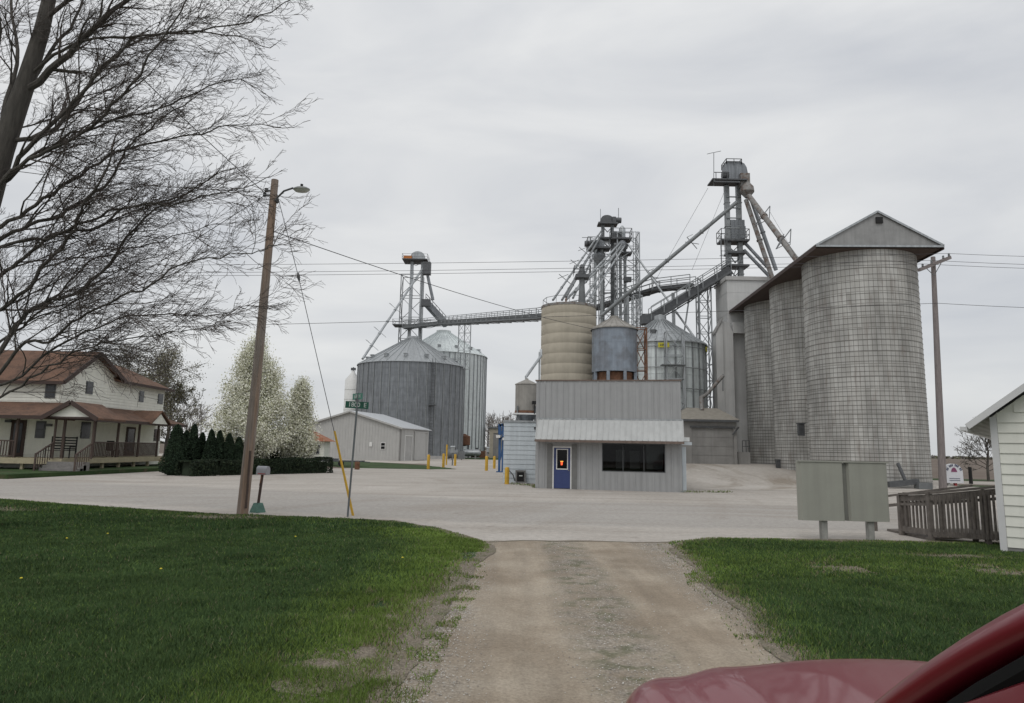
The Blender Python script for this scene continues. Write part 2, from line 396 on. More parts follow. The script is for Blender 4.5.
def f_road(h):
    c = h.mix(h.rng(h.noise(.25, 6), .35, .65), (.440,.405,.365), (.505,.472,.432))
    c = h.mix(h.rng(h.noise(.55, 7, .65, (.12,1,1)), .5, .64, 0, .6), c, (.345,.312,.275))
    c = h.mix(h.rng(h.noise(1.3, 6, .6, (.3,1,1)), .58, .68, 0, .45), c, (.45,.43,.40))
    x, y, z = h.xyz(); mn = h.N.new('ShaderNodeMath'); mn.operation = 'MINIMUM'; mn.inputs[1].default_value = 0; h.L.new(x, mn.inputs[0])
    tt = h.math('ADD', h.math('ADD', y, h.math('MULTIPLY', mn.outputs[0], v=.32)), h.math('MULTIPLY', h.noise(.5, 4), v=1.6))
    band = h.math('MULTIPLY', h.rng(tt, 18.6, 19.2, 0, 1), h.rng(tt, 26.5, 27.6, 1, 0)); c = h.mix(h.math('MULTIPLY', band, v=.7), c, (.375,.355,.33))
    c = tracks(h, c, 3.0, -45.0, .9, .55, (.30,.26,.22)); c = tracks(h, c, -28.0, 34.0, .7, .45, (.31,.27,.23)); c = h.mix(h.rng(h.noise(.9, 8, .7), .62, .70, 0, .7), c, (.24,.21,.18))
    v = h.vor(45); c = h.mul(c, h.rng(v.outputs['Distance'], 0, .7, 1.10, .86))
    c = h.mul(c, h.rng(h.noise(7, 8), .3, .7, .85, 1.15)); h.bump(h.noise(45, 6), .35); return c
def f_drive(h):
    x, y, z = h.xyz()
    # wheel tracks run along y: centre strip of loose gravel about x = 1.0
    wob = h.math('MULTIPLY', h.noise(.35), v=1.0)
    xs = h.math('ADD', x, wob)
    a = h.math('ABSOLUTE', h.math('SUBTRACT', xs, v=1.55))
    centre = h.rng(a, .15, .55, 1, 0)
    edge = h.rng(a, 1.15, 1.75, 0, 1)
    loose = h.math('MAXIMUM', centre, edge)
    loose = h.math('MULTIPLY', loose, h.rng(h.noise(1.6, 7, .7), .36, .66, .05, .9))
    base = h.mix(h.rng(h.noise(.8, 6), .38, .62), (.27,.222,.168), (.37,.318,.252))
    base = h.mul(base, h.rng(h.noise(1.2, 6, .6, (2.5,.25,1)), .3, .7, .82, 1.15))
    v = h.vor(38); cr = h.rng(v.outputs['Distance'], 0.0, .75, 1.25, .5)
    st = h.mix(h.rng(h.N.new('ShaderNodeTexNoise').outputs['Fac'], 0, 1), (.25,.23,.20), (.25,.23,.20))
    sep = h.N.new('ShaderNodeSeparateColor'); h.L.new(v.outputs['Color'], sep.inputs[0])
    st = h.mix(h.rng(sep.outputs[0], .2, 1, 0, 1), (.19,.168,.14), (.43,.40,.36))
    st = h.mul(st, cr)
    c = h.mix(loose, base, st)
    c = h.mix(h.math('MULTIPLY', centre, h.rng(h.noise(3.0, 7), .50, .62, 0, .55)), c, (.07,.09,.035))
    c = h.mul(c, h.rng(h.noise(40, 5), .3, .7, .8, 1.2))
    h.bump(v.outputs['Distance'], .5, -.012); return c
def f_field(h):
    c = h.mix(h.rng(h.noise(.05, 5, .6, (.15,1,1)), .4, .6), (.135,.105,.085), (.165,.135,.11))
    return h.mul(c, h.rng(h.noise(.5, 5, .6, (.2,1,1)), .3, .7, .8, 1.2))
def f_dirt(h):
    c = h.mix(h.rng(h.noise(2.6, 8, .7), .5, .66, 0, .8), (.245,.21,.165), (.12,.135,.06))
    v = h.vor(40); return h.mul(c, h.rng(v.outputs['Distance'], 0, .7, 1.2, .6))
def f_yard(h):
    c = h.mix(h.rng(h.noise(.18, 6), .35, .65), (.42,.385,.345), (.50,.47,.43))
    c = h.mix(h.rng(h.noise(.4, 7, .65, (1,.25,1)), .5, .64, 0, .6), c, (.27,.235,.195))
    c = tracks(h, c, -6.0, 52.0, .8, .7, (.24,.20,.155))
    return h.mul(c, h.rng(h.noise(5, 8), .3, .7, .85, 1.15))
MG = {k: ground_mat(k, f) for k, f in dict(lawn=f_lawn, road=f_road, drive=f_drive, field=f_field, dirt=f_dirt, yard=f_yard).items()}

def wobble_edge(pts, amp, step=.25, seed=0):
    out = []; r = random.Random(seed)
    for (a, b) in zip(pts, pts[1:]):
        a, b = V((*a,0)), V((*b,0)); n = max(1, int((b-a).length/step))
        for i in range(n):
            p = a.lerp(b, i/n); q = mnoise.noise(p*.9+V((seed,0,0)))*amp + mnoise.noise(p*4+V((seed,0,0)))*amp*.5
            t = (b-a).normalized(); p = p + V((-t.y, t.x, 0))*q; out.append((p.x, p.y))
    out.append(pts[-1]); return out
def sheet(name, outline, z, m, kind=True):
    bm = bmesh.new(); vs = [bm.verts.new((x,y,z)) for x,y in outline]; f = bm.faces.new(vs)
    bmesh.ops.recalc_face_normals(bm, faces=[f]); 
    if f.normal.z < 0: f.normal_flip()
    bmesh.ops.triangulate(bm, faces=bm.faces[:])
    me = bpy.data.meshes.new(name); bm.to_mesh(me); bm.free(); me.materials.append(m)
    o = bpy.data.objects.new(name, me); C.objects.link(o); return structure(o)

sheet('ground', [(-2500,-60),(2500,-60),(2500,4000),(-2500,4000)], 0, MG['field'])
# lawns (near side of the road)
left_edge = [(-40,29),(-16.6,22.7),(-11.5,20.4),(-7.3,18.9),(-4.9,18.6),(-2.9,18.1),(-1.7,16.8),(-.9,15.4),(-.28,14.0),(-.5,12),(-.72,9.9),(-.88,6.75),(-.92,5.5),(-.8,0),(-.9,-12)]
right_edge = [(2.9,-12),(2.75,0),(2.6,5),(2.6,6.9),(2.85,9.5),(3.1,12.5),(3.32,14.9),(4.4,15.75),(8,15.95),(12,16.0),(40,15.0)]
LE = wobble_edge(left_edge, .10, .2, 3); RE = wobble_edge(right_edge, .10, .2, 8)
sheet('lawn_left', LE + [(-40,-12)], .016, MG['lawn'])
sheet('lawn_right', RE + [(40,-12)], .016, MG['lawn'])
sheet('road', [(-120,-30),(120,-30),(120,47),(23,47),(18,52),(14,60),(14,75),(2,80),(0,170),(-9,170),(-12,118),(-9,110),(-9,66),(-14,60),(-20,58),(-30,72),(-60,72),(-120,72)], .004, MG['road'])
sheet('driveway', [(-2.0,14.2),(-1.2,14.55),(0,14.75),(1.2,14.85),(2.6,14.95),(4.0,15.0),(5.0,14.8),(5.0,-12),(-2.0,-12)], .010, MG['drive'])
SE = [(-1.6,14.05),(-.6,14.35),(.3,14.75),(1.0,14.7),(1.7,14.85),(2.6,14.8),(3.6,14.95)]
se1 = wobble_edge(SE,.07,.08,31); se2 = wobble_edge([(x,y+.13) for x,y in SE],.09,.08,35)
def rib(name, edge, d0, seed):
    e_ = [p for p in edge if p[1] > 14.2 and -30 < p[0] < 14]
    o1 = wobble_edge([(x, y+.10) for x,y in e_[::4]], .12, .12, seed); o2 = wobble_edge([(x, y-d0) for x,y in e_[::4]], .25, .2, seed+2)
    sheet(name, o1+o2[::-1], .0205, MG['dirt'])
rib('verge_dirt', LE, .55, 61); rib('verge_dirt', RE, .35, 71)
def patch(cx, cy, rx, ry, seed):
    pts = [(cx+rx*cos(a)*(1+.35*mnoise.noise(V((cos(a)*1.5,sin(a)*1.5,seed)))), cy+ry*sin(a)*(1+.35*mnoise.noise(V((cos(a)*1.5,sin(a)*1.5,seed+9))))) for a in [2*pi*k/40 for k in range(40)]]
    sheet('worn_patch', pts, .0225+.0005*seed, MG['dirt'])
patch(8.2,13.6,1.6,.32,1); patch(6.8,11.9,1.9,.42,2); patch(9.4,12.5,1.4,.3,3); patch(-1.75,7.6,.5,.45,4); patch(-13.6,19.2,1.6,.5,5); patch(-7.2,18.25,1.2,.35,6); patch(-1.5,6.0,.35,.5,7)
sheet('road_seam', se1+se2[::-1], .0135, MG['dirt'])
def shoulder(name, edge, w0, sgn, i0, i1, seed):
    e_ = edge[i0:i1]; inner = wobble_edge([(x+sgn*w(y), y) for (x,y),w in ((p,w0) for p in e_[::6])], .22, .15, seed)
    outer = wobble_edge([(x-sgn*.10, y) for x,y in e_[::3]], .10, .12, seed+3)
    sheet(name, outer+inner[::-1], .019, MG['dirt'])
iL = [i for i,(x,y) in enumerate(LE) if 2 < y < 14.2 and x > -1.2]; iR = [i for i,(x,y) in enumerate(RE) if 2 < y < 14.6 and x < 3.6]
shoulder('shoulder', LE, lambda y: .25+.65*max(0,min(1,(11-y)/5)), -1, iL[0], iL[-1], 41)
shoulder('shoulder', RE, lambda y: .22+.22*max(0,min(1,(12-y)/6)), 1, iR[0], iR[-1], 51)
# grass strips
sheet('grass_strip', wobble_edge([(-32,82),(-17,66),(-13.5,61.5),(-7,62),(-4.6,64),(-6,68),(-9,76),(-16,86),(-32,92)], .3, 1, 5), .012, MG['lawn'])
sheet('shed_yard', [(-60,88),(-16,86),(-8,80),(-6,125),(-60,125)], .008, MG['yard'])
sheet('verge', [(-60,125),(-2,125),(-2,170),(-60,170)], .009, MG['lawn'])
# right side: verge strips and far road
sheet('far_road', [(18,52),(120,47),(120,51),(60,55),(24,60)], .008, MG['road'])
sheet('verge_right', [(24,47.05),(120,44),(120,47),(24,49.5)], .010, MG['lawn'])
sheet('verge_far', [(24,60.05),(120,51.5),(120,56),(24,65)], .010, MG['lawn'])
# the drive rising to the elevator
def ramp_z(x, y): 
    t = min(1, max(0, (y-40)/18.0)); return (t*t*(3-2*t))*1.05
g = MB(); nx, ny = 14, 30
pts = [(8.6+(28-8.6)*i/nx, 37+(80-37)*j/ny) for j in range(ny+1) for i in range(nx+1)]
g.add([(x,y,.012+ramp_z(x,y)) for x,y in pts], [(j*(nx+1)+i, j*(nx+1)+i+1, (j+1)*(nx+1)+i+1, (j+1)*(nx+1)+i) for j in range(ny) for i in range(nx)])
bd = [(8.6,37),(8.6,80),(28,80),(28,37)]
o = g.build('ramp', MG['yard']); structure(o)
s_ = MB()
for xx in (8.6, 28):
    s_.add([p for j in range(ny+1) for p in ((xx, 37+43*j/ny, .012+ramp_z(0,37+43*j/ny)), (xx, 37+43*j/ny, 0))], [(2*j,2*j+1,2*j+3,2*j+2) for j in range(ny)])
s_.box((18.3,80,.5),(19.4,.1,1.1)); structure(s_.build('bank', MG['dirt']))
# raised house lot
hl = MB(); hp = [(-23.9,34.0),(-21.8,60),(-60,66),(-60,34.0)]
hl.slab([(x,y,.22) for x,y in hp], (0,0,-.22)); structure(hl.build('house_lot', MG['lawn']))

# ------------------------------------------------------------------ grass blades
def in_poly(px, py, poly):
    poly = np.array(poly); inside = np.zeros(len(px), bool); j = len(poly)-1
    for i in range(len(poly)):
        xi, yi = poly[i]; xj, yj = poly[j]
        c = ((yi > py) != (yj > py)) & (px < (xj-xi)*(py-yi)/(yj-yi+1e-12)+xi); inside ^= c; j = i
    return inside
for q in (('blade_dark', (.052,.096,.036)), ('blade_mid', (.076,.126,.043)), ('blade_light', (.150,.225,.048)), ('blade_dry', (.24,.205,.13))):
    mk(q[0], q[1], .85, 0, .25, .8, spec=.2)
def lown(x, y, s, seed=0):
    "cheap value noise 0..1 on arrays"
    xi = np.floor(x/s).astype(int); yi = np.floor(y/s).astype(int); fx = x/s-xi; fy = y/s-yi
    fx = fx*fx*(3-2*fx); fy = fy*fy*(3-2*fy)
    def hsh(a, b): v = np.sin(a*127.1+b*311.7+seed*74.7)*43758.5453; return v-np.floor(v)
    return (hsh(xi,yi)*(1-fx)+hsh(xi+1,yi)*fx)*(1-fy) + (hsh(xi,yi+1)*(1-fx)+hsh(xi+1,yi+1)*fx)*fy
def edge_dist(x, y, edge):
    d = np.full(len(x), 1e9); e = np.array(edge)
    for a, b in zip(e[:-1], e[1:]):
        ab = b-a; t = np.clip(((x-a[0])*ab[0]+(y-a[1])*ab[1])/(ab@ab+1e-12), 0, 1)
        d = np.minimum(d, np.hypot(x-a[0]-t*ab[0], y-a[1]-t*ab[1]))
    return d
def blades(name, label, poly, edge, bands, bare, lightf):
    allv = []; allm = []
    for (y0, y1, x0, x1, n, wdt, hgt) in bands:
        y = rng.uniform(y0, y1, n*2); x = rng.uniform(x0, x1, n*2)
        vis = (x > -.80*y-1.0) & (x < .80*y+1.0)
        x, y = x[vis], y[vis]
        k = in_poly(x, y, poly); x, y = x[k], y[k]
        d = edge_dist(x, y, edge)
        nb = .6*lown(x, y, .9, 3)+.4*lown(x, y, .25, 4)
        keep = rng.random(len(x)) > np.clip(bare(x, y, d, nb), 0, .97)
        x, y, d, nb = x[keep], y[keep], d[keep], nb[keep]
        n2 = len(x)
        tuft = .55+.75*lown(x, y, .35, 5)*(.5+lown(x, y, 2.2, 6))+.5*np.clip(lown(x,y,.16,17)-.75,0,1)*3
        hh = hgt*tuft*rng.uniform(.6,1.3,n2)*np.clip(.45+d*1.2, .45, 1)
        a = rng.uniform(0, 2*pi, n2); ww = wdt*rng.uniform(.6,1.3,n2)
        dx, dy = np.cos(a)*ww, np.sin(a)*ww; lx, ly = rng.normal(0,.45,n2)*hh, rng.normal(0,.45,n2)*hh
        base = np.full(n2, .012)
        v = np.stack([np.stack([x-dx,y-dy,base],1), np.stack([x+dx,y+dy,base],1), np.stack([x+lx,y+ly,base+hh],1)], 1)
        allv.append(v.reshape(-1,3))
        lf = lightf(x, y, d, nb); r = rng.random(n2)
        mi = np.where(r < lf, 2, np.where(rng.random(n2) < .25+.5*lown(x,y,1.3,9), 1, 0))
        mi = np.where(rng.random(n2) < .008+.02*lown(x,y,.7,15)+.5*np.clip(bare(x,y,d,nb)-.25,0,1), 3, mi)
        allm.append(mi)
    v = np.concatenate(allv); mi = np.concatenate(allm); n = len(mi)
    me = bpy.data.meshes.new(name); me.vertices.add(3*n); me.vertices.foreach_set('co', v.ravel().astype(np.float32))
    me.loops.add(3*n); me.loops.foreach_set('vertex_index', np.arange(3*n, dtype=np.int32))
    me.polygons.add(n); me.polygons.foreach_set('loop_start', np.arange(0,3*n,3, dtype=np.int32)); me.polygons.foreach_set('loop_total', np.full(n,3, dtype=np.int32))
    for q in ('blade_dark','blade_mid','blade_light','blade_dry'): me.materials.append(M[q])
    me.polygons.foreach_set('material_index', mi.astype(np.int32)); me.update(calc_edges=True)
    o = bpy.data.objects.new(name, me); C.objects.link(o); tag(o, label, 'grass', kind='stuff'); return o
LEx = [(x+.32*max(0,min(1,(13.2-y)/2.5)), y) if y < 14.2 else (x, y+.10) for x,y in LE]; REx = [(x-.32, y) if y < 14.6 and x < 3.9 else (x, y+.12) for x,y in RE]
polyL = LEx + [(-40,-12)]; polyR = REx + [(40,-12)]
def bareL(x, y, d, nb):
    e = np.clip(1.0-np.maximum(0,d-.38)*1.1, 0, 1)*np.where(nb > .42, .97, .45)*np.where(y > 10.5, .75, 1)
    b = np.where(d < .38, .9*np.where(nb > .5, 1.08, .8), e)            # thin along the drive
    b = np.where(y > 13, np.clip(.7-d*2.5,0,1), b)
    b = np.maximum(b, np.clip((nb-.56)*5, 0, 1)*np.where((x > -2.3)&(y < 9.5), 1, 0)*np.clip(2.0-d,0,1))
    b = np.maximum(b, np.exp(-((x+7.2)**2/3.0+(y-18.0)**2/.6))*.9)       # worn ring by the pole
    b = np.maximum(b, np.exp(-((x+13.8)**2/3.0+(y-19.0)**2/1.5))*.7)
    return b
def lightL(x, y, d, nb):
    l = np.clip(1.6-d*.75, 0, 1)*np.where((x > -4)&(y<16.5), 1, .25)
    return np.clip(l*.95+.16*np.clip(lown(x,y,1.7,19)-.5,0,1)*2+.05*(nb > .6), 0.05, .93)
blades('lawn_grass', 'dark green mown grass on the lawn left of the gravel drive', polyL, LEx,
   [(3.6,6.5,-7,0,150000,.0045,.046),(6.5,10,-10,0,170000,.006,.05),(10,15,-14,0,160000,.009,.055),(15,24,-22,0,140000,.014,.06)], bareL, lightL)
def bareR(x, y, d, nb):
    b = np.where(d < .32, .9*np.where(nb > .5, 1.08, .8), np.clip(.9-(d-.32)*1.5, 0, 1)*np.where(nb > .42, .95, .4))
    b = np.maximum(b, np.clip((nb-.38)*4, 0, .9)*np.exp(-((y-12.0)**2/1.6))*(x > 4.6))
    b = np.maximum(b, np.exp(-((x-8.3)**2/1.6+(y-13.6)**2/.12))*.95)
    return b
def lightR(x, y, d, nb):
    return np.clip(np.clip(.7-d*.6,0,1)*.8+.45*np.exp(-((y-12.3)**2/3.5))+.06, 0, .9)
blades('lawn_grass', 'green mown grass on the lawn right of the gravel drive', polyR, REx,
   [(4.2,7,2,8,70000,.0045,.055),(7,10.5,2,10,110000,.006,.06),(10.5,17,2,14,160000,.009,.055)], bareR, lightR)

# loose stones on the drive
def stones():
    n = 60000; y = 3.8+11*rng.random(n)**1.5; x = rng.uniform(-1.0, 3.6, n)
    xs = x+.0; c = np.abs(xs-1.05); pr = np.exp(-(c/.42)**2)*.42 + np.clip((c-1.15)*1.4,0,1)
    pr *= .35+.9*lown(x, y, .4, 12)
    left = np.interp(y, [4,6.75,9.9,14], [-.75,-.72,-.62,-.42]); right = np.interp(y, [4,6.9,9.5,14.6], [2.6,2.6,2.85,3.5])
    ok = (rng.random(n) < pr) & (x > left-.55) & (x < right+.3); x, y = x[ok], y[ok]; n = len(x)
    s = rng.uniform(.003,.010,n)
    o6 = np.array([[1,0,0],[0,1,0],[-1,0,0],[0,-1,0],[0,0,.7],[0,0,-.7]])
    a = rng.uniform(0,2*pi,n); ca, sa = np.cos(a)[:,None], np.sin(a)[:,None]
    jit = o6[None]*rng.uniform(.6,1.3,(n,6,1))
    vx = jit[:,:,0]*ca-jit[:,:,1]*sa; vy = jit[:,:,0]*sa+jit[:,:,1]*ca
    v = np.stack([vx,vy,jit[:,:,2]],2)*s[:,None,None]+np.stack([x,y,np.full(n,.016)],1)[:,None,:]
    tri = np.array([[0,1,4],[1,2,4],[2,3,4],[3,0,4]]); idx = (tri[None]+6*np.arange(n)[:,None,None]).reshape(-1)
    me = bpy.data.meshes.new('loose_gravel'); me.vertices.add(6*n); me.vertices.foreach_set('co', v.reshape(-1).astype(np.float32))
    me.loops.add(len(idx)); me.loops.foreach_set('vertex_index', idx.astype(np.int32)); k = len(idx)//3
    me.polygons.add(k); me.polygons.foreach_set('loop_start', np.arange(0,3*k,3,dtype=np.int32)); me.polygons.foreach_set('loop_total', np.full(k,3,dtype=np.int32))
    for q in (('stone_a',(.42,.40,.36)),('stone_b',(.24,.215,.19)),('stone_c',(.55,.53,.50))): me.materials.append(mk(q[0], q[1], .9, 0, .2, 5))
    me.polygons.foreach_set('material_index', np.repeat(rng.choice(3, n, p=[.5,.38,.12]), 4).astype(np.int32)); me.update(calc_edges=True)
    o = bpy.data.objects.new('loose_gravel', me); C.objects.link(o); tag(o, 'loose pale gravel stones along the middle and edges of the driveway', 'gravel', kind='stuff')
stones()
def dandelions():
    pts = [(0+ a, b) for a, b in ((66,505),(73,504),(107,510),(126,515),(138,513),(160,531),(20,545),(62,547),(295,534),(232,510),(72,560))]
    mk('dandelion', (.6,.5,.03), .7)
    for i,(px,py) in enumerate([(66,543),(107,538),(160,575),(20,585),(295,541),(402,563)]):
        d = CM @ V(((px-512)/F, -(py-341.5)/F, -1)); t = -CAMZ/d.z; x, y = d.x*t, d.y*t
        r = thing('dandelion', 'small yellow dandelion in bloom on the left lawn', 'flower', (x,y,.02), 0, 'dandelions scattered over the left lawn')
        b = MB(); b.tube([(0,0,0),(.005,0,.06)], .0025, 4); b.build('stem', 'blade_light', r, local=True)
        b = MB(); b.lathe((.005,0,.06), [(.004,0),(.020,.005),(.017,.012),(.004,.02)], 8); b.build('flower_head', 'dandelion', r, local=True)
dandelions()
# ------------------------------------------------------------------ generic builders
def ribs_on(mb, p0, p1, z0, z1, step, w=.03, d=.018, out=None, holes=()):
    "vertical ribs on the wall p0->p1; out = outward unit vector; holes = (u0,u1,za,zb)"
    p0, p1 = V((*p0,0)), V((*p1,0)); Lw = (p1-p0).length; t = (p1-p0)/Lw; n = int(Lw/step); o = V((*out,0))
    for i in range(n+1):
        u = (i+.5)*Lw/(n+1); segs = [(z0,z1)]
        for (a,b,za,zb) in holes:
            if a-.02 < u < b+.02:
                ns = []
                for (s0,s1) in segs:
                    if za > s0: ns.append((s0,min(s1,za)))
                    if zb < s1: ns.append((max(s0,zb),s1))
                segs = [q for q in ns if q[1]-q[0] > .03]
        for (s0,s1) in segs:
            c = p0+t*u+o*(d/2)
            mb.box((c.x,c.y,(s0+s1)/2), (w,d,s1-s0), atan2(t.y,t.x))
def wall_with_holes(mb, p0, p1, z0, z1, th, inn, holes):
    "solid wall as boxes split round openings; inn = inward unit vector"
    p0, p1 = V((*p0,0)), V((*p1,0)); Lw = (p1-p0).length; t = (p1-p0)/Lw; q = V((*inn,0)); a = atan2(t.y,t.x)
    us = sorted({0, Lw, *[h[0] for h in holes], *[h[1] for h in holes]})
    for u0,u1 in zip(us,us[1:]):
        um = (u0+u1)/2; segs = [(z0,z1)]
        for (ha,hb,za,zb) in holes:
            if ha < um < hb: segs = [s for s in ((z0,za),(zb,z1)) if s[1]-s[0] > .01]
        for s0,s1 in segs:
            c = p0+t*um+q*(th/2); mb.box((c.x,c.y,(s0+s1)/2), (u1-u0,th,s1-s0), a)
def lattice(mb, p, w, z0, z1, step, leg=.08, br=.05, d=None):
    "square lattice tower centred at p"
    d = d or w; cs = [(p[0]-w/2,p[1]-d/2),(p[0]+w/2,p[1]-d/2),(p[0]+w/2,p[1]+d/2),(p[0]-w/2,p[1]+d/2)]
    for x,y in cs: mb.bar((x,y,z0),(x,y,z1),leg)
    n = max(1,int(round((z1-z0)/step))); h = (z1-z0)/n
    for i in range(n+1):
        for k in range(4):
            a, b = cs[k], cs[(k+1)%4]; z = z0+i*h
            mb.bar((*a,z),(*b,z),br)
            if i < n:
                if (i+k)%2: a, b = b, a
                mb.bar((*a,z),(*b,z+h),br)
def railing(mb, pts, h=1.1, post=.05, n=None, closed=False):
    pts = [V(p) for p in pts]
    segs = list(zip(pts,pts[1:])) + ([(pts[-1],pts[0])] if closed else [])
    for a,b in segs:
        k = n or max(1,int((b-a).length/1.2))
        for i in range(k+1):
            p = a.lerp(b,i/k); mb.bar(p,p+V((0,0,h)),post)
        for hh in (h*.5,h): mb.bar(a+V((0,0,hh)),b+V((0,0,hh)),post)
def platform(parent, c, w, d, z, rail=True, m='steel_dark'):
    b = MB(); b.box((c[0],c[1],z),(w,d,.18))
    for i in (-1,1):
        b.bar((c[0]+i*w*.3,c[1],z-.1),(c[0],c[1],z-.9),.08)
    b.build('platform', m, parent)
    if rail:
        b = MB(); x0,x1,y0,y1 = c[0]-w/2,c[0]+w/2,c[1]-d/2,c[1]+d/2
        railing(b, [(x0,y0,z),(x1,y0,z),(x1,y1,z),(x0,y1,z)], 1.1, .05, 2, True); b.build('railing', 'steel_mid', parent)
def ladder(mb, x, y, z0, z1, w=.5, r=.03, cage=True, cr=.4, out=(0,-1)):
    mb.bar((x-w/2,y,z0),(x-w/2,y,z1),r*2); mb.bar((x+w/2,y,z0),(x+w/2,y,z1),r*2)
    n = int((z1-z0)/.5)
    for i in range(n): mb.bar((x-w/2,y,z0+i*.5),(x+w/2,y,z0+i*.5),r)
    if cage:
        for i in range(int((z1-z0-2.5)/1.2)):
            z = z0+2.5+i*1.2; pts = [(x+cr*cos(t),y+out[1]*(cr*.9)*sin(t)*1.2,z) for t in (0,pi/4,pi/2,3*pi/4,pi)]
            for a,b in zip(pts,pts[1:]): mb.bar(a,b,r)
        for t in (pi/4,pi/2,3*pi/4):
            mb.bar((x+cr*cos(t),y+out[1]*(cr*.9)*sin(t)*1.2,z0+2.5),(x+cr*cos(t),y+out[1]*(cr*.9)*sin(t)*1.2,z1),r)

def grain_bin(label, cx, cy, r, zb, ze, zp, m_wall, m_roof, nst=48, ring=1.12, top_r=.7, vents=10, ladder_at=None, group='round steel grain bins', corr=True, seg=96, stiff='galv_dark', st_w=.10):
    t = thing('grain_bin', label, 'grain bin', (cx,cy,zb), 0, group)
    b = MB(); prof = []; z = zb; 
    n = int((ze-zb)/ring)
    prof = [(r,0)]
    for i in range(n):
        zz = (i+1)*(ze-zb)/n; prof += [(r,zz-.03),(r+.03,zz-.03),(r+.03,zz),(r,zz)]
    b.lathe((cx,cy,zb), prof, seg); b.build('wall', m_wall, t, smooth=True)
    if nst:
        b = MB()
        for k in range(nst):
            a = 2*pi*k/nst; 
            b.box((cx+(r+.055)*cos(a),cy+(r+.055)*sin(a),(zb+ze)/2),(.09,st_w,ze-zb-.02),a)
        b.build('stiffeners', stiff, t)
    b = MB(); b.lathe((cx,cy,0), [(r+.22,ze-.08),(r+.2,ze+.02),(top_r,zp-.1),(top_r,zp+.35),(0.02,zp+.55)], seg)
    nr = 40
    for k in range(nr):
        a = 2*pi*k/nr; b.bar((cx+(r+.15)*cos(a),cy+(r+.15)*sin(a),ze+.07),(cx+top_r*cos(a),cy+top_r*sin(a),zp-.02),.07,.09)
    b.build('roof', m_roof, t, smooth=True)
    for k in range(vents):
        a = 2*pi*(k+.5)/vents; f = .2; rr = r+(top_r-r)*f; zz = ze+(zp-ze)*f
        q = MB(); q.box((cx+rr*cos(a),cy+rr*sin(a),zz+.25),(.7,.6,.55),a); q.box((cx+(rr+.25)*cos(a),cy+(rr+.25)*sin(a),zz+.42),(.5,.75,.12),a)
        q.build('roof_vent', 'galv', t)
    if ladder_at is not None:
        q = MB(); a = ladder_at; x, y = cx+(r+.35)*cos(a), cy+(r+.35)*sin(a); ladder(q, x, y, zb+1, ze+.6, .55, .035); 
        q.box((x,y-.2,(zb+ze)*.55),(1.3,1.0,.12)); q.build('ladder', 'steel_dark', t)
    return t

# ------------------------------------------------------------------ far bins, left
binA = grain_bin('dark grey ribbed steel bin, widest of the bins, behind the beige shed', X(408.5,130), 130, 9.85, 0, Z(409,361,120.5), Z(405,337,128), 'galv_dark','galv', 38, 1.12, 1.2, 14, ladder_at=-1.05, st_w=.14, stiff='steel_struct')
binB = grain_bin('tall light grey steel bin rising behind the widest dark bin', X(441,152)-.3, 152, 9.6, 0, Z(470,354,146), Z(441,331,150), 'galv_bright','galv_bright', 52, 1.12, 1.6, 14, st_w=.16)
# concrete footing rings
for tt,(bx_,by_,rr) in ((binA,(X(409.5,130),130,10.2)),(binB,(X(441,152)-.3,152,9.8))):
    b = MB(); b.lathe((bx_,by_,0), [(rr,0),(rr,.5),(rr-.5,.52)], 64); b.build('footing','concrete_light', tt)
# small things at the foot of the bins
def fan(label, px, py, Y, rot, m):
    p = W(px, py, Y); t = thing('bin_fan', label, 'aeration fan', (p.x,Y,0), 0, 'fans at the foot of the bins')
    b = MB(); b.tube([(p.x-.9,Y,.95),(p.x+.4,Y,.95)], .75, 16); b.tube([(p.x-1.3,Y,.95),(p.x-.9,Y,.95)], [.85,.75], 16); b.box((p.x+.9,Y,.8),(1.1,1.2,1.3)); b.build('housing', m, t, smooth=True)
    b = MB(); b.box((p.x-.2,Y-.1,1.85),(.5,.4,.4)); b.build('motor','steel_dark', t)
    for i in (-1,1.6): b = MB(); b.box((p.x+i*.6,Y,.1),(.12,1.1,.2)); b.build('foot','steel_dark', t)
fan('grey round fan with a dark intake at the foot of the widest bin', 456, 450, 117.5, 0, 'steel_mid')
fan('rust brown fan standing behind the yellow bollards at the pale bin', 478, 450, 138, 0, 'rust')
t = thing('red_tank', 'rust red tank on legs at the foot of the pale bin', 'tank', (X(464.5,138),138,0))
p = W(464.5,441,138); b = MB(); b.lathe((p.x,138,p.z-1.0), [(.1,0),(1.1,.25),(1.1,1.9),(.1,2.4)], 20); b.build('tank_body','rust', t, smooth=True)
for i,j in ((-1,-1),(-1,1),(1,-1),(1,1)): b = MB(); b.bar((p.x+i*.8,138+j*.8,0),(p.x+i*.8,138+j*.8,p.z-.8),.12); b.build('leg','steel_dark', t)
t = thing('propane_tank', 'low grey tank lying beside the bins', 'tank', (X(468,134),134,0))
p = W(468,452,132); b = MB(); b.tube([(p.x-3.2,132,1.1),(p.x-2.9,132,1.1),(p.x+2.0,132,1.1),(p.x+2.4,132,1.1)], [.2,.65,.65,.2], 16); b.build('tank_body','galv', t, smooth=True)
for dx_ in (-2.2,1.4): b = MB(); b.box((p.x+dx_,132,.3),(.3,1,.6)); b.build('cradle','concrete_dark', t)
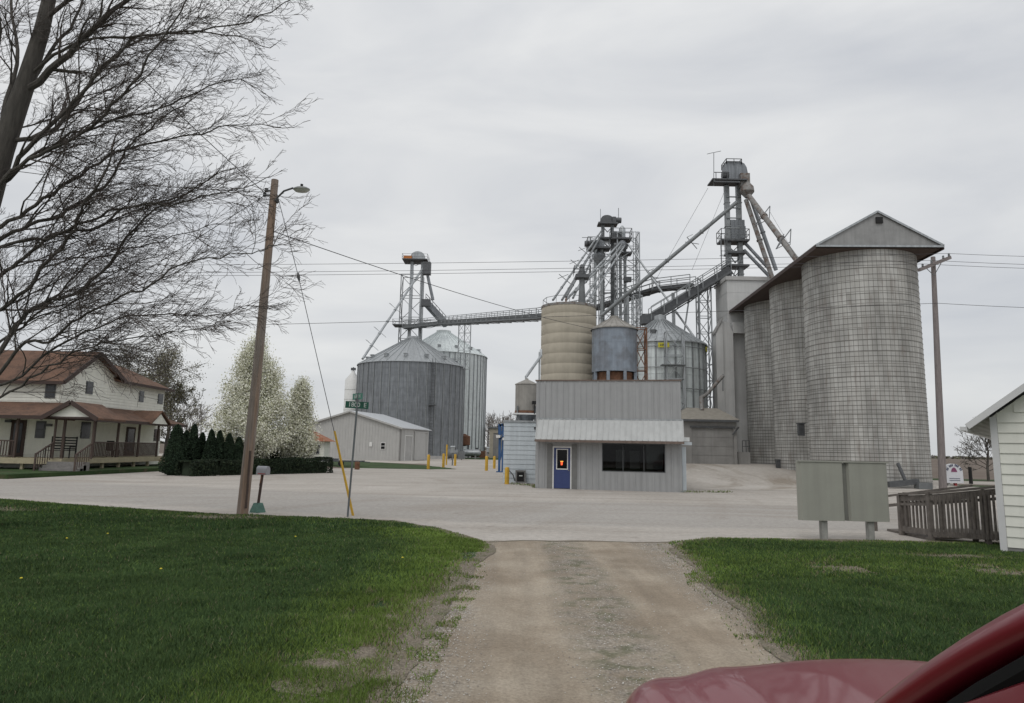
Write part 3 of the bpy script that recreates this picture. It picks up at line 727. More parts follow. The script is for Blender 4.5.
# slim tank behind shed
t = thing('feed_tank', 'slim white tank with a coned top standing behind the beige shed', 'tank', (X(354.5,140),140,0))
cx = X(352,140,395); b = MB(); zt = Z(354,380,140); b.lathe((cx,140,0), [(1.5,3),(1.5,zt),(.35,zt+1.5),(.35,zt+1.8),(.05,zt+1.9)], 24); 
for i in range(6): b.lathe((cx,140,3+i*(zt-3)/6), [(1.5,0),(1.54,.0),(1.54,.08),(1.5,.08)], 24)
b.build('tank_body','white_paint', t, smooth=True)
b = MB(); b.box((cx,140,zt+2.2),(.9,.5,.5)); b.tube([(cx,140,zt+1.9),(cx,140,zt+2.6)],.1,6); b.build('cap','steel_dark', t)
for i,j in ((-1,-1),(-1,1),(1,-1),(1,1)): b = MB(); b.bar((cx+i,140+j,0),(cx+i,140+j,3.1),.15); b.build('leg','rust', t)

# elevator tower at the left bins
def elevator_leg(label, cx, cy, z0, ztop, sep, casing, mats=('galv','steel_mid'), group='bucket elevators above the bins'):
    t = thing('grain_elevator_leg', label, 'bucket elevator', (cx,cy,z0), 0, group)
    for i in (-1,1):
        b = MB(); b.bx(cx+i*sep/2-casing/2, cx+i*sep/2+casing/2, cy-casing*.6, cy+casing*.6, z0, ztop)
        n = int((ztop-z0)/2.4)
        for k in range(n): b.bx(cx+i*sep/2-casing/2-.05, cx+i*sep/2+casing/2+.05, cy-casing*.6-.05, cy+casing*.6+.05, z0+k*2.4+1.2, z0+k*2.4+1.28)
        b.build('casing', mats[0], t)
    return t
def head(t, cx, cy, z, w, h, d, m='galv_dark', motor=-1):
    b = MB()
    pr = [(-w/2,0)]+[(w/2*cos(a),h*.45+h*.55*sin(a)) for a in [pi*k/10 for k in range(10,-1,-1)]]+[(w/2,0)]
    b.slab([(cx+x,cy-d/2,z+zz) for x,zz in reversed(pr)], (0,d,0)); b.build('head', m, t, smooth=False)
    b = MB(); b.tube([(cx+motor*w*.5,cy-d*.3,z+.35),(cx+motor*w*.5+motor*.9,cy-d*.3,z+.35)],.32,10); b.box((cx+motor*w*.55,cy-d*.3,z+.3),(.4,.8,.7)); b.build('motor','steel_dark', t, smooth=True)
def spout(t, pts, r=.18, m='galv', flanges=True):
    b = MB(); b.tube(pts, r, 10)
    for a, c in zip(pts, pts[1:]):
        a, c = V(a), V(c); n = max(1,int((c-a).length/3.5)); u = (c-a).normalized()
        for i in range(1,n): q = a.lerp(c,i/n); b.tube([q-u*.05,q+u*.05], r*1.35, 10)
    o = b.build('spout', m, t, smooth=True); return o
YA = 142.5
tA = elevator_leg('elevator tower with orange motor on top, behind the widest dark bin', X(416,YA,300), YA, 8, Z(416,262,YA), 2.2, .62)
ax = X(416,YA,262)
b = MB(); lattice(b, (ax-.7,YA+1), 4.4, 15, Z(416,275,YA), 4.2, .16, .10, d=2.6); b.build('lattice_frame','steel_mid', tA)
platform(tA, (ax,YA), 5.2, 4.2, Z(416,261.5,YA))
head(tA, ax+.4, YA, Z(416,261,YA), 2.9, 1.9, 1.6, 'galv', -1)
b = MB(); b.box((ax-1.6,YA-1,Z(416,259,YA)),(1.7,.7,.7)); b.build('orange_motor','amber', tA)['label'] = 'orange gear motor'
zc = Z(414,327,YA)
b = MB(); platform(tA, (ax-.8,YA), 6.5, 3.5, zc+.2)
b = MB(); b.box((ax+2.5,YA-1.2,Z(424,270,YA)),(1.6,1.4,2.6)); b.build('distributor','steel_dark', tA)
spout(tA, [W(423,268,YA-1.5), W(362.5,359,124)], .22)
spout(tA, [W(427,272,YA-1), W(429,282,YA-1), W(433,300,YA-1)], .32, 'galv_dark')
for q in ((395,308,134),(380,332,129),(372,345,127)):
    p = W(*q); b = MB(); b.bar(p+V((-1.2,0,1.0)),p+V((1.2,0,-1.0)),.07); b.bar(p+V((0,0,0)),p+V((-1.0,0,.9)),.05); b.build('spout_brace','steel_mid', tA)
# distribution conveyor down to the pale bin
t = thing('drag_conveyor', 'short sloped chain conveyor running down to the peak of the pale bin', 'conveyor', W(433,312,YA-1))
a_, c_ = W(426,303,YA-1), W(446,325,YA+4)
b = MB(); b.bar(a_,c_,.9,1.2); b.build('trough','galv_dark', t); b = MB(); railing(b,[a_+V((0,-.7,.5)),c_+V((0,-.7,.5))],1.3,.09,6); b.build('railing','steel_mid', t)
b = MB(); b.box(a_,(1.8,1.4,1.4)); b.build('drive_head','steel_dark', t)

def catwalk(label, pts, hgt=1.1, w=1.2, deck='steel_mid', rail='steel_struct', truss=True, ps=1.6, group='overhead conveyor catwalks', thick=None, pw=.07):
    t = thing('conveyor_catwalk', label, 'conveyor', V(pts[0]), 0, group)
    b = MB(); r = MB(); u = MB()
    thick = thick or .55
    for a, c in zip(pts, pts[1:]):
        a, c = V(a), V(c); d = (c-a); n = d.cross(V((0,0,1))).normalized()*(w/2)
        b.bar(a, c, w*.55, thick); b.bar(a+n-V((0,0,thick*.4)), c+n-V((0,0,thick*.4)), .14,.18); b.bar(a-n-V((0,0,thick*.4)), c-n-V((0,0,thick*.4)), .14,.18)
        k = max(1,int(d.length/ps))
        for s in (-1,1):
            for i in range(k+1):
                p = a.lerp(c,i/k)+n*s; r.bar(p-V((0,0,thick*.5)),p+V((0,0,hgt)),pw)
            for hh in (hgt*.5,hgt): r.bar(a+n*s+V((0,0,hh)), c+n*s+V((0,0,hh)), pw)
        if truss:
            for i in range(k):
                p, q = a.lerp(c,i/k), a.lerp(c,(i+1)/k); s = 1 if i%2 else -1
                u.bar(p+n*s-V((0,0,thick*.8)), q-n*s-V((0,0,thick*.8)), .08); u.bar(p+n-V((0,0,thick*.75)), q-n-V((0,0,thick*.75)), .06)
    b.build('trough', deck, t); r.build('railing', rail, t)
    if truss: u.build('truss', 'steel_mid', t)
    return t
YC = 80
c0a, c0b, c0c = W(404,327,YA-1.5), W(441,323,YA-4), W(541,316.5,98)
c0d = W(590,309,YC+2)
cw1 = catwalk('long level conveyor bridge from the left bins to the middle towers', [c0a,c0b,c0c,c0d], 1.15, 1.5, ps=2.3, thick=.75, pw=.09)
for px,py,Y in ((462,321,131),(468,321,128)):
    p = W(px,py,Y); q = MB(); lattice(q,(p.x,Y),1.1,p.z-9,p.z-.6,1.8,.10,.06); q.build('support_tower','galv', cw1)
c1b, c1c = W(656,289,73), W(693,285,70)
catwalk('conveyor with railing crossing between the middle towers and the inclined walkway', [c0d, c1b, c1c], 1.0, 1.2, ps=1.5, thick=.36, deck='steel_dark')
c2a, c2b = W(650,319,66), W(730,270,65.5)
c2 = catwalk('steep inclined conveyor walkway rising from the silver bin to the concrete headhouse', [c2a, W(688,296,66), c2b], 1.1, 1.3, ps=1.3, thick=.75, deck='steel_dark')
p = W(648,320,66); b = MB(); b.box((p.x,66,p.z),(1.3,1.3,.9)); b.build('tail_box','steel_dark', c2)

# ------------------------------------------------------------------ lattice tower right of silver bin
t = thing('lattice_tower', 'narrow lattice tower standing between the silver bin and the headhouse', 'lattice tower', (X(707,67),67,.9))
b = MB(); lattice(b,(X(707,67),67),1.15,.9,Z(707,286,67),1.6,.11,.06); b.build('frame','galv', t)
t = thing('lattice_tower', 'thin lattice post with a top bracket beside the silver bin', 'lattice tower', (X(701,65),65,.9))
b = MB(); b.bar((X(701.5,65),65,.9),(X(701.5,65),65,Z(701,278,65)),.09); b.bar((X(701.5,65),65,Z(701,278,65)),(X(708,65),66,Z(708,282,66)),.07); b.build('frame','steel_mid', t)

# ------------------------------------------------------------------ middle silos
# tan concrete silo
cx = X(568.5,50,340); r_ = (X(597,50,340)-X(541,50,340))/2*.97; zt = Z(569,302,48)
t = thing('silo', 'tan banded concrete silo rising behind the left half of the grey office', 'silo', (cx,50,0), 0, 'middle silos behind the office')
b = MB(); prof = [(r_,0)]; nb = 17
for i in range(nb):
    z0 = zt*i/nb; z1 = zt*(i+1)/nb; prof += [(r_-.004,z0+.01),(r_+.02,z0+.06),(r_+.02,z1-.06),(r_-.004,z1-.01)]
prof += [(r_-.18,zt),(r_-.18,zt-.3)]; b.lathe((cx,50,0), prof, 64)
b.build('wall','tan_silo', t, smooth=True)
b = MB(); b.lathe((cx,50,zt-.03), [(r_+.05,-.10),(r_+.05,.06),(r_-.02,.07)], 64); b.build('top_rim','rusty_pipe', t)
b = MB(); b.lathe((cx,50,zt-.2), [(r_-.1,0),(.02,.05)], 48); b.build('roof_deck','concrete_dark', t)
b = MB(); 
for k in range(12):
    a = pi*.15+pi*2*k/12; b.bar((cx+(r_-.1)*cos(a),50+(r_-.1)*sin(a),zt),(cx+(r_-.1)*cos(a),50+(r_-.1)*sin(a),zt+.55),.03); 
    a2 = a+2*pi/12; b.bar((cx+(r_-.1)*cos(a),50+(r_-.1)*sin(a),zt+.55),(cx+(r_-.1)*cos(a2),50+(r_-.1)*sin(a2),zt+.55),.03)
b.build('railing','steel_mid', t)
t = thing('cyclone', 'dark cyclone hood on a column standing on top of the tan silo', 'cyclone', (X(582,50.5,300),50.5,zt-.15))
p = W(582,275,50.5); b = MB(); b.lathe((p.x,50.5,0), [(.22,zt-.15),(.28,zt+.5),(.2,p.z-.8),(.22,p.z-.2)],12); b.build('column','steel_mid', t, smooth=True)
b = MB(); b.box((p.x,50.5,p.z-.15),(1.0,.9,.26)); b.lathe((p.x,50.5,p.z), [(.3,0),(.18,.5),(.22,.55),(.1,.8)],12); b.build('hood','steel_dark', t)
b = MB(); railing(b,[(p.x-.6,50,p.z),(p.x+.6,50,p.z),(p.x+.6,51,p.z),(p.x-.6,51,p.z)],.6,.03,2,True); b.build('railing','steel_mid', t)
for (px,h_,m_) in ((566,.75,'rust'),(571,.4,'white_paint'),(575,.5,'steel_mid')):
    q = MB(); x_ = X(px,49.4,300); q.lathe((x_,49.4,zt-.15), [(.16,0),(.16,h_*.5),(.05,h_*.6),(.05,h_)],8); 
    tag(recenter(q.build('roof_vent', m_), (x_,49.4,zt-.15)), {'rust':'short orange brown vent pipe on top of the tan silo','white_paint':'small white vent on top of the tan silo','steel_mid':'small grey vent on top of the tan silo'}[m_], 'vent')
# blue-grey steel tank on legs
cx = X(614.3,47.2,350); r_ = (X(637.5,47.2,350)-X(591.5,47.2,350))/2*.97; ze = Z(614,327,46); zb = Z(614,371,46)
t = thing('hopper_tank', 'blue grey steel tank with a tan cone roof on legs behind the office', 'tank', (cx,47.2,0))
b = MB(); b.lathe((cx,47.2,0), [(r_,zb),(r_,zb+(ze-zb)*.33),(r_+.012,zb+(ze-zb)*.335),(r_,zb+(ze-zb)*.34),(r_,zb+(ze-zb)*.66),(r_+.012,zb+(ze-zb)*.665),(r_,zb+(ze-zb)*.67),(r_,ze)], 64); b.build('tank_wall','tank_blue', t, smooth=True)
b = MB(); zp = Z(613,318.5,47.2); b.lathe((cx,47.2,0), [(r_+.1,ze-.05),(r_+.1,ze+.02),(.3,zp),(.3,zp+.15),(.02,zp+.2)], 40)
for k in range(20):
    a = 2*pi*k/20; b.bar((cx+(r_+.05)*cos(a),47.2+(r_+.05)*sin(a),ze+.05),(cx+.3*cos(a),47.2+.3*sin(a),zp+.02),.04)
b.build('roof','tank_tan', t)
b = MB(); b.lathe((cx,47.2,0), [(r_-.25,zb-.02),(r_-.35,zb-.9),(.4,zb-2.6)], 24); b.build('hopper','rust', t)
for k in range(8):
    a = 2*pi*k/8+.35; q = MB(); q.bar((cx+(r_-.08)*cos(a),47.2+(r_-.08)*sin(a),0),(cx+(r_-.08)*cos(a),47.2+(r_-.08)*sin(a),zb),.2); q.build('leg','tank_blue', t)
q = MB(); lattice(q,(X(641.5,47.2),47.2),.7,0,Z(640,328,47),1.5,.09,.05); q.build('ladder_tower','rust', t)
# silver bin
cx = X(661,64,375); r_ = 4.0; ze = Z(661,340,60)
t = grain_bin('silver corrugated bin with small yellow signs behind the office and blue tank', cx, 64, r_, .0, ze, Z(660,320,64), 'galv_bright','galv', 30, 1.35, .55, 0, group='round steel grain bins', stiff='steel_struct', st_w=.13)
b = MB()
for i in range(1,7):
    z = i*ze/6.3; b.lathe((cx,64,z), [(r_+.12,0),(r_+.16,.03),(r_+.12,.08)], 64)
b.build('wind_rings','steel_struct', t)
for a,wd in ((-1.72,.95),(-.50,.5)):
    q = MB(); q.box((cx+(r_+.2)*cos(a),64+(r_+.2)*sin(a),ze-.45),(.04,wd,.42),a); q.build('sign','yellow_sign', t)
    q = MB(); [q.box((cx+(r_+.225)*cos(a)+ (-sin(a))*k*.13,64+(r_+.225)*sin(a)+cos(a)*k*.13,ze-.45),(.01,.07,.18),a) for k in (-2,-1,0,1,2) if abs(k*.13)<wd/2-.05]; q.build('lettering','cable', t)
q = MB(); lattice(q,(X(676,59.4),59.4),1.5,0,ze+.6,2.0,.10,.06,d=.8); q.build('stair_tower','galv', t)
q = MB(); q.bx(X(676,59)-1.1,X(676,59)+.9,58.7,59.6,Z(676,367,60),Z(676,366,60)); q.build('landing','steel_mid', t)
q = MB(); a=-2.0; q.box((cx+(r_-1.2)*cos(a),64+(r_-1.2)*sin(a),ze+.9),(.5,.5,.5),a); q.build('roof_hatch','steel_dark', t)

# ------------------------------------------------------------------ middle elevator towers
def E(px,py,Y): return W(px,py,Y)
# leg 1, tallest of the middle group
Y1 = 76
x1 = X(607.5,Y1,240); t1 = elevator_leg('tallest of the middle elevator towers, dark head above tan silo', x1, Y1, 0, Z(607,224,Y1), 1.05, .34, ('steel_mid','steel_mid'))
platform(t1,(x1,Y1),2.2,1.4,Z(607,224.5,Y1),False); head(t1, x1-.1, Y1, Z(607,224,Y1), 1.4, .9, 1.0, 'steel_dark', 1)
platform(t1,(x1+.2,Y1),2.6,1.6,Z(607,240,Y1), False)
b = MB(); b.bar(W(600.5,224,Y1),W(600.5,209,Y1),.05); b.bar(W(618.5,224,Y1),W(618.5,208,Y1),.06); b.build('antenna','steel_mid', t1)
for k,(a,c) in enumerate((((602,230,75.5),(553,300,51)),((603,232,75.5),(566,297,50)),((600,243,75.5),(573,298,52)),((601,236,75),(562,300,50.5)))):
    spout(t1, [W(*a),W(*c)], .085, 'steel_mid' if k%2 else 'steel_struct')
for q_ in ((577,265,64),(566,280,58),(585,252,68)):
    p = W(*q_); b = MB(); b.bar(p+V((-.6,0,.5)),p+V((.6,0,-.5)),.05); b.bar(p+V((-.7,0,.1)),p+V((.2,0,.5)),.04); b.build('spout_brace','steel_mid', t1)
b = MB()
ztt = Z(607,226,Y1)-2.2
for i in range(int((ztt-6)/2.2)+1):
    z = 6+i*2.2; b.bar((x1-.55,Y1-.3,z),(x1+.55,Y1-.3,z+.0),.07); b.bar((x1-.55,Y1-.3,z),(x1+.55,Y1-.3,z+2.2),.05)
b.build('cross_braces','steel_mid', t1)
b = MB(); lattice(b, (x1,Y1+.2), 1.7, 2, Z(607,241,Y1), 2.0, .09, .05, d=1.6); b.build('lattice_frame','steel_mid', t1)
b = MB(); ladder(b, X(631,Y1,300), Y1-2.8, 3, Z(631,240,Y1), .4, .03, True, .36); b.build('ladder','steel_mid', t1)
# leg 2 in lattice tower
x2 = X(622.5,Y1-2,240); t2 = elevator_leg('middle elevator with pale cylinder head inside a tall lattice frame', x2, Y1-2, 0, Z(622,243,Y1-2), .5, .28, ('steel_struct','steel_mid'))
b = MB(); b.lathe((X(622.2,Y1-2,230),Y1-2,Z(622,243,Y1-2)), [(.36,0),(.36,1.6),(.1,1.95)],14); b.build('head','galv', t2, smooth=True)
b = MB(); b.box((X(617,Y1-2,235),Y1-2,Z(617,236,Y1-2)),(.9,.9,.8)); b.build('motor','steel_dark', t2)
platform(t2,(x2-.2,Y1-2),2.2,1.6,Z(620,240,Y1-2))
b = MB(); b.lathe((x2-.15,Y1-2.6,Z(622,246,Y1-2.6)), [(.2,.6),(.7,.1),(.6,-.3),(.2,-.5)],12); b.build('distributor','galv_dark', t2, smooth=True)
lx0, lx1 = X(614,Y1,300), X(635.5,Y1,300)
b = MB(); lattice(b, ((lx0+lx1)/2,Y1-1.5), (lx1-lx0), 0, Z(634,235,Y1-1.5), 1.55, .12, .06, d=2.2); b.build('lattice_frame','galv', t2)
platform(t2,(x2+.2,Y1-2),1.5,1.2,Z(622,254,Y1-2),False); 
b = MB(); b.box((x2+.4,Y1-2.7,Z(624,281,Y1-2)),(.8,.5,.5)); b.build('junction_box','steel_dark', t2)
for k,(a,c) in enumerate((((620,243,73),(566,300,51)),((622,244,73),(584,298,52)),((625,245,73),(588,301,54)),((623,246,73),(575,292,52)),((628,244,73),(659,288,70)))):
    spout(t2, [W(*a),W(*c)] if k<4 else [W(*a),W(*c),W(697,341,64)], .095 if k<4 else .10, 'galv' if k%2 == 0 else 'steel_struct')
# leg 3 lower
x3 = X(598.5,Y1-4,260); t3 = elevator_leg('lowest of the middle elevators, squat head half hidden by spouts', x3, Y1-4, 0, Z(598,249,Y1-4), .7, .26, ('steel_struct','steel_mid'))
platform(t3,(x3,Y1-4),2.4,1.5,Z(598,249,Y1-4)); head(t3,x3,Y1-4,Z(598,248,Y1-4),1.2,.8,.9,'galv_dark',-1)
b = MB(); b.lathe((x3,Y1-4,Z(598,258,Y1-4)), [(.15,.8),(.75,.3),(.75,.1),(.15,-.9)],12); b.build('cone','galv_dark', t3, smooth=True)
b = MB(); b.bar(W(591,249,Y1-4),W(591,237,Y1-4),.06); b.bar(W(582,237.5,Y1-4),W(592,237.5,Y1-4),.05); b.build('antenna','steel_mid', t3)
# ladder tower beside leg 3
t = thing('ladder_frame', 'caged ladder column between the middle elevator towers', 'ladder', (X(592,74),74,0))
b = MB(); ladder(b, X(592,74,280), 74, 4, Z(592,238,74), .4, .035, True, .4); b.build('ladder','steel_mid', t)
t = thing('support_column', 'plain grey steel column carrying the conveyor beside the middle towers', 'column', (X(617,71),71,0))
b = MB(); b.bar((X(616,71,320),71,0),(X(616,71,320),71,Z(616,300,71)),.3); b.bar((X(628,71,320),71,0),(X(628,71,320),71,Z(628,296,71)),.22); b.bar((X(616,71,320),71,Z(616,330,71)),(X(628,71,320),71,Z(628,300,71)),.12); b.build('frame','galv', t)
t = thing('support_column', 'thin braced column holding the conveyor above the silver bin', 'column', (X(674,72),72,0))
b = MB(); b.bar((X(674,72,300),72,6),W(673,293,72),.3); b.bar((X(674,72,300),72,8),W(690,292,72),.14); b.build('frame','galv', t)
# spare lattice columns
t = thing('lattice_mast', 'open lattice mast right of the blue grey tank', 'lattice tower', (X(645,70),70,0))
b = MB(); lattice(b,(X(637,70,320),70),.9,0,Z(637,296,70),1.5,.08,.05); b.build('frame','galv', t)

# ------------------------------------------------------------------ headhouse
Yh = 63.5
x0, x1_, xr = X(727,Yh,290), X(737,Yh,290), X(772,Yh,290)
zt = Z(735,276.5,Yh)
t = thing('headhouse', 'tall plain concrete headhouse standing behind the row of block silos', 'headhouse', ((x0+xr)/2,Yh+2.5,.9))
b = MB(); b.bx(x0,xr+2.5,Yh,Yh+3.6,.5,zt-.35); 
for i in range(1,9): b.bx(x0-.015,xr+2.5+.015,Yh-.015,Yh+3.615,.5+i*zt/9,.5+i*zt/9+.03)
b.build('wall','concrete', t)
b = MB(); b.bx(x0-.12,xr+2.62,Yh-.15,Yh+3.72,zt-.35,zt); b.build('parapet','concrete_light', t)
# lower front annex with sloped shoulder
z2 = Z(740,333,Yh-.8); xa = X(724,Yh-.8,400); xb = X(735,Yh-.8,400)
b = MB(); b.slab([(xa,Yh-.8,.5),(xb,Yh-.8,.5),(xb,Yh-.8,z2),(xb-.4,Yh-.8,z2+1.0),(xa,Yh-.8,z2+1.0)], (0,.79,0)); b.build('front_pier','concrete', t)
xc = X(747,Yh-.8,400)
b = MB(); b.slab([(xb,Yh-.8,z2),(xc+1.2,Yh-.8,z2),(xc+1.2,Yh-.8,z2+1.0),(xb,Yh-.8,z2+1.0)], (0,.79,0)); b.build('corbel','concrete', t)
xl = X(717.5,Yh-1,400); z3 = Z(714,333,Yh-1)
b = MB(); b.slab([(xl,Yh-1,.5),(xa-.002,Yh-1,.5),(xa-.002,Yh-1,z3+1.3),(xl,Yh-1,z3)], (0,.99,0)); b.build('side_annex','concrete', t)
b = MB(); b.slab([(xl-.12,Yh-1.1,z3-.1),(xa+.02,Yh-1.1,z3+1.25),(xa+.02,Yh-1.1,z3+1.4),(xl-.12,Yh-1.1,z3+.05)], (0,1.09,0)); b.build('annex_roof','concrete_dark', t)
# diagonal pipe on headhouse to garage roof
t = thing('load_spout', 'loading spout leaning from the headhouse to the tan garage roof', 'spout', W(702,402,59))
b = MB(); b.tube([W(723,376,60.5),W(707,394,59.5),W(701,398,59.2),W(702,411,58)], [.15,.15,.2,.17], 10); b.build('pipe','rusty_pipe', t, smooth=True)
b = MB(); b.bar(W(723,374,61),W(723,391,61),.07); b.build('bracket','steel_mid', t)
# leg on the headhouse
Yl = 66; xL = X(733.5,Yl,230)
t4 = elevator_leg('twin casing elevator standing on the concrete headhouse with a television aerial', xL, Yl, zt-.4, Z(733,186,Yl), 1.15, .42, ('steel_struct','steel_mid'))
for py in (198,209,219,229,240,252,262): z = Z(733,py,Yl); b = MB(); b.bar((xL-.7,Yl-.3,z),(xL+.7,Yl-.3,z),.10); b.build('cross_brace','steel_struct', t4)
b = MB(); b.bar((xL-.5,Yl-.4,zt),(xL+.5,Yl-.4,zt+2.5),.07); b.build('cross_brace','steel_struct', t4)
zz = Z(733,184,Yl)
b = MB(); w2 = (X(746,Yl,180)-X(724.5,Yl,180)); hx = X(735,Yl,175); hh = Z(735,164.5,Yl)-zz
pr = [(-w2/2,0),(-w2/2,hh)]+[(w2*.18+w2*.32*cos(a),hh*.35+hh*.65*sin(a)) for a in (pi/2,pi/3,pi/5,0.05)]+[(w2/2,0)]
b.slab([(hx+x,Yl-.7,zz+z) for x,z in reversed(pr)], (0,1.4,0)); b.build('head','galv_dark', t4)
b = MB(); railing(b,[(hx-w2/2,Yl-.8,zz+hh*.85),(hx+.2*w2,Yl-.8,zz+hh*.85),(hx+.2*w2,Yl+.8,zz+hh*.85),(hx-w2/2,Yl+.8,zz+hh*.85)],.55,.06,2,True); b.build('railing','steel_mid', t4)
b = MB(); xq = X(710,Yl,186); b.box(((xq+hx)/2+.3,Yl-.5,zz-.05),(hx-xq+.9,1.8,.12)); 
for i in range(5): b.bar((xq+.2+i*.55,Yl-1.4,zz-.1),(xq+.2+i*.55,Yl-1.4,zz+.6 if i<3 else zz-.1),.06)
b.bar((xq,Yl-1.4,zz+.6),(xq+1.5,Yl-1.4,zz+.6),.06); b.bar((xq,Yl-1.4,zz-.35),(hx,Yl-1.4,zz-.35),.12); b.bar((xq,Yl-1.4,zz-.35),(xq,Yl-1.4,zz),.1); b.build('platform','steel_dark', t4)
b = MB(); b.tube([(X(719,Yl,177),Yl-1,zz+.5),(X(725,Yl,177),Yl-1,zz+.5)],.38,10); b.build('motor','steel_dark', t4, smooth=True)
b = MB(); b.bar(W(713.8,186,Yl-1),W(713.8,153,Yl-1),.05); b.bar(W(707,154,Yl-1),W(721,151,Yl-1),.04)
for px in (709,712,716,719): b.bar(W(px,153.2-(px-709)*.2,Yl-1.5),W(px,153.2-(px-709)*.2,Yl-.5),.03)
b.build('aerial','steel_mid', t4)
b = MB(); b.box((X(737,Yl,230),Yl+.2,Z(737,230,Yl)),(1.35,1.0,1.9)); b.box((X(741.5,Yl,230),Yl+.1,Z(742,233,Yl)),(.6,.9,1.2)); b.build('lower_head','galv_dark', t4, smooth=True)
platform(t4,(X(733,Yl,242),Yl),2.7,1.6,Z(733,242,Yl)); platform(t4,(X(735,Yl,254),Yl),1.8,1.4,Z(735,254,Yl),False); platform(t4,(X(735,Yl,266),Yl),2.3,1.6,Z(735,267,Yl),False)
b = MB(); ladder(b, X(721.5,Yl,250), Yl-.6, zt, Z(721,238,Yl), .45, .04, True, .38); b.build('ladder','steel_mid', t4)
hub = W(747,190,Yl-1)
b = MB(); b.box(W(744,181,Yl-.6),(.9,.9,1.3)); b.lathe((hub.x,hub.y,hub.z), [(.15,.9),(.65,.25),(.7,-.2),(.2,-.8)],10); b.build('distributor','rusty_pipe', t4, smooth=True)
spout(t4,[W(749,196,64.5),W(799,263,57)],.25,'rusty_pipe')
spout(t4,[W(746,200,65),W(774,283,62.5)],.22,'rusty_pipe')
spout(t4,[W(750,196,65.5),W(776,270,64.5)],.19,'galv_dark')
spout(t4,[W(745,243,Yl),W(770,270,65)],.16,'galv_dark'); spout(t4,[W(744,250,Yl),W(769,276,65)],.16,'galv_dark')
spout(t4,[W(737,202,Yl-.6),W(601,316,71)],.19,'steel_struct')
for (px,py,Y) in ((757,213,62.5),(778,236,59)):
    p = W(px+6,py-2,Y); q = W(px+13,py-7,Y); s2 = W(px-2,py+13,Y); b = MB()
    b.bar(s2,q,.08); b.bar(q,W(px+12,py+9,Y),.06); b.bar(s2,p,.06); b.bar(s2+V((0,0,0)),W(px+12,py+6,Y),.06); b.build('spout_brace','steel_mid', t4)
for (px,py,Y) in ((692,243,68.3),(653,277,70)):
    p = W(px,py,Y); b = MB(); b.bar(p+V((-.5,0,.6)),p+V((.5,0,-.6)),.06); b.bar(p+V((-.7,0,.1)),p+V((.7,0,-.1)),.05); b.bar(p+V((-.5,0,.6)),p+V((.1,0,.9)),.04); b.build('spout_brace','steel_mid', t4)
def wire(name, label, a, c, sag=.5, r=.012, group=None, n=16):
    a, c = V(a), V(c); pts = [a.lerp(c,i/n)-V((0,0,4*sag*(i/n)*(1-i/n))) for i in range(n+1)]
    b = MB(); b.tube(pts, r, 4); o = b.build(name,'cable'); tag(o, label, 'wire', group); return recenter(o, a)
wire('guy_wire','thin guy wire from the headhouse elevator top down left of the long spout', W(708,188,Yl-1), W(650,290,72), 0, .02)
wire('guy_wire','faint guy wire falling beside the left casing of the headhouse elevator', W(725,190,Yl-1), W(692,270,67), 0, .015)
wire('guy_wire','guy wire bracing the rusty spout toward the silo roof', W(770,212,62), W(797,258,57), 0, .015)

# ------------------------------------------------------------------ block silos with a common roof
SR = 3.5; SIL = [(23.28,46.0),(23.66,53.2),(24.04,60.4)]
ztop = Z(868,249,42.6)
labs = ['nearest of the three block silos, under the triangular gable end', 'middle one of the three hooped block silos', 'farthest of the three hooped block silos, next to the headhouse']
for i,(sx,sy) in enumerate(SIL):
    zb = -.1 if i == 0 else ramp_z(0,sy-3)-.15
    t = thing('silo', labs[i], 'silo', (sx,sy,zb), 0, 'row of grey block silos')
    b = MB(); k = 40; b.lathe((sx,sy,0), [(SR,zb+(ztop-zb)*j/k) for j in range(k+1)], 96)
    b.build('wall', silo_mat('silo_blocks_%d' % i, SR, (.44,.437,.42)), t, smooth=True)
    b = MB(); z = zb+.25; hr = random.Random(i)
    while z < ztop-.15:
        h = (z-zb)/(ztop-zb); b.lathe((sx,sy,z), [(SR+.004,-.011),(SR+.022,0),(SR+.004,.011)], 72)
        z += .23+.22*h**1.3
    b.build('hoops','rusty_hoop' if 'rusty_hoop' in M else mk('rusty_hoop',(.13,.122,.112),.9,.1,.35,2), t)
    b = MB(); b.lathe((sx,sy,zb-.1), [(SR+.35,0),(SR+.35,.3),(SR,.32)], 64); b.build('footing','concrete_dark', t)
    if False:
        q = MB(); a = pi+.75 if i == 0 else pi+.7
        ppx,ppy = sx+(SR+.12)*cos(a), sy+(SR+.12)*sin(a); 
        for j in range(9): q.box((ppx,ppy,zb+1.6+j*1.5),(.12,.5,.75),a)
        q.build('chute_doors','steel_dark', t)
# roof
gx0, gx1 = X(817,42.25,247), X(941.5,42.25,243); gm = (gx0+gx1)/2; zE = Z(818,248,42.25); zE2 = Z(943,244,42.25); zEe = (zE+zE2)/2; zA = Z(880,212,42.25)
ang = math.atan2(SIL[1][0]-SIL[0][0], SIL[1][1]-SIL[0][1]); Ld = 21.2; dx, dy = sin(ang)*Ld, cos(ang)*Ld
hw = (gx1-gx0)/2; px_, py_ = cos(ang), -sin(ang)
t = thing('silo_roof', 'long grey gable roof spanning the three block silos', 'roof', (gm,42.25,zEe))
A0 = V((gm,42.25,zA)); L0 = V((gm-hw*px_,42.25-hw*py_,zEe)); R0 = V((gm+hw*px_,42.25+hw*py_,zEe)); D = V((dx,dy,0))
mk('roof_metal',(.30,.30,.295),.6,.3,.12,1.5,streak=.15)
b = MB(); b.slab([L0,A0,A0+D,L0+D],(0,0,.10)); b.slab([A0,R0,R0+D,A0+D],(0,0,.10)); b.build('roof_sheets','roof_metal', t)
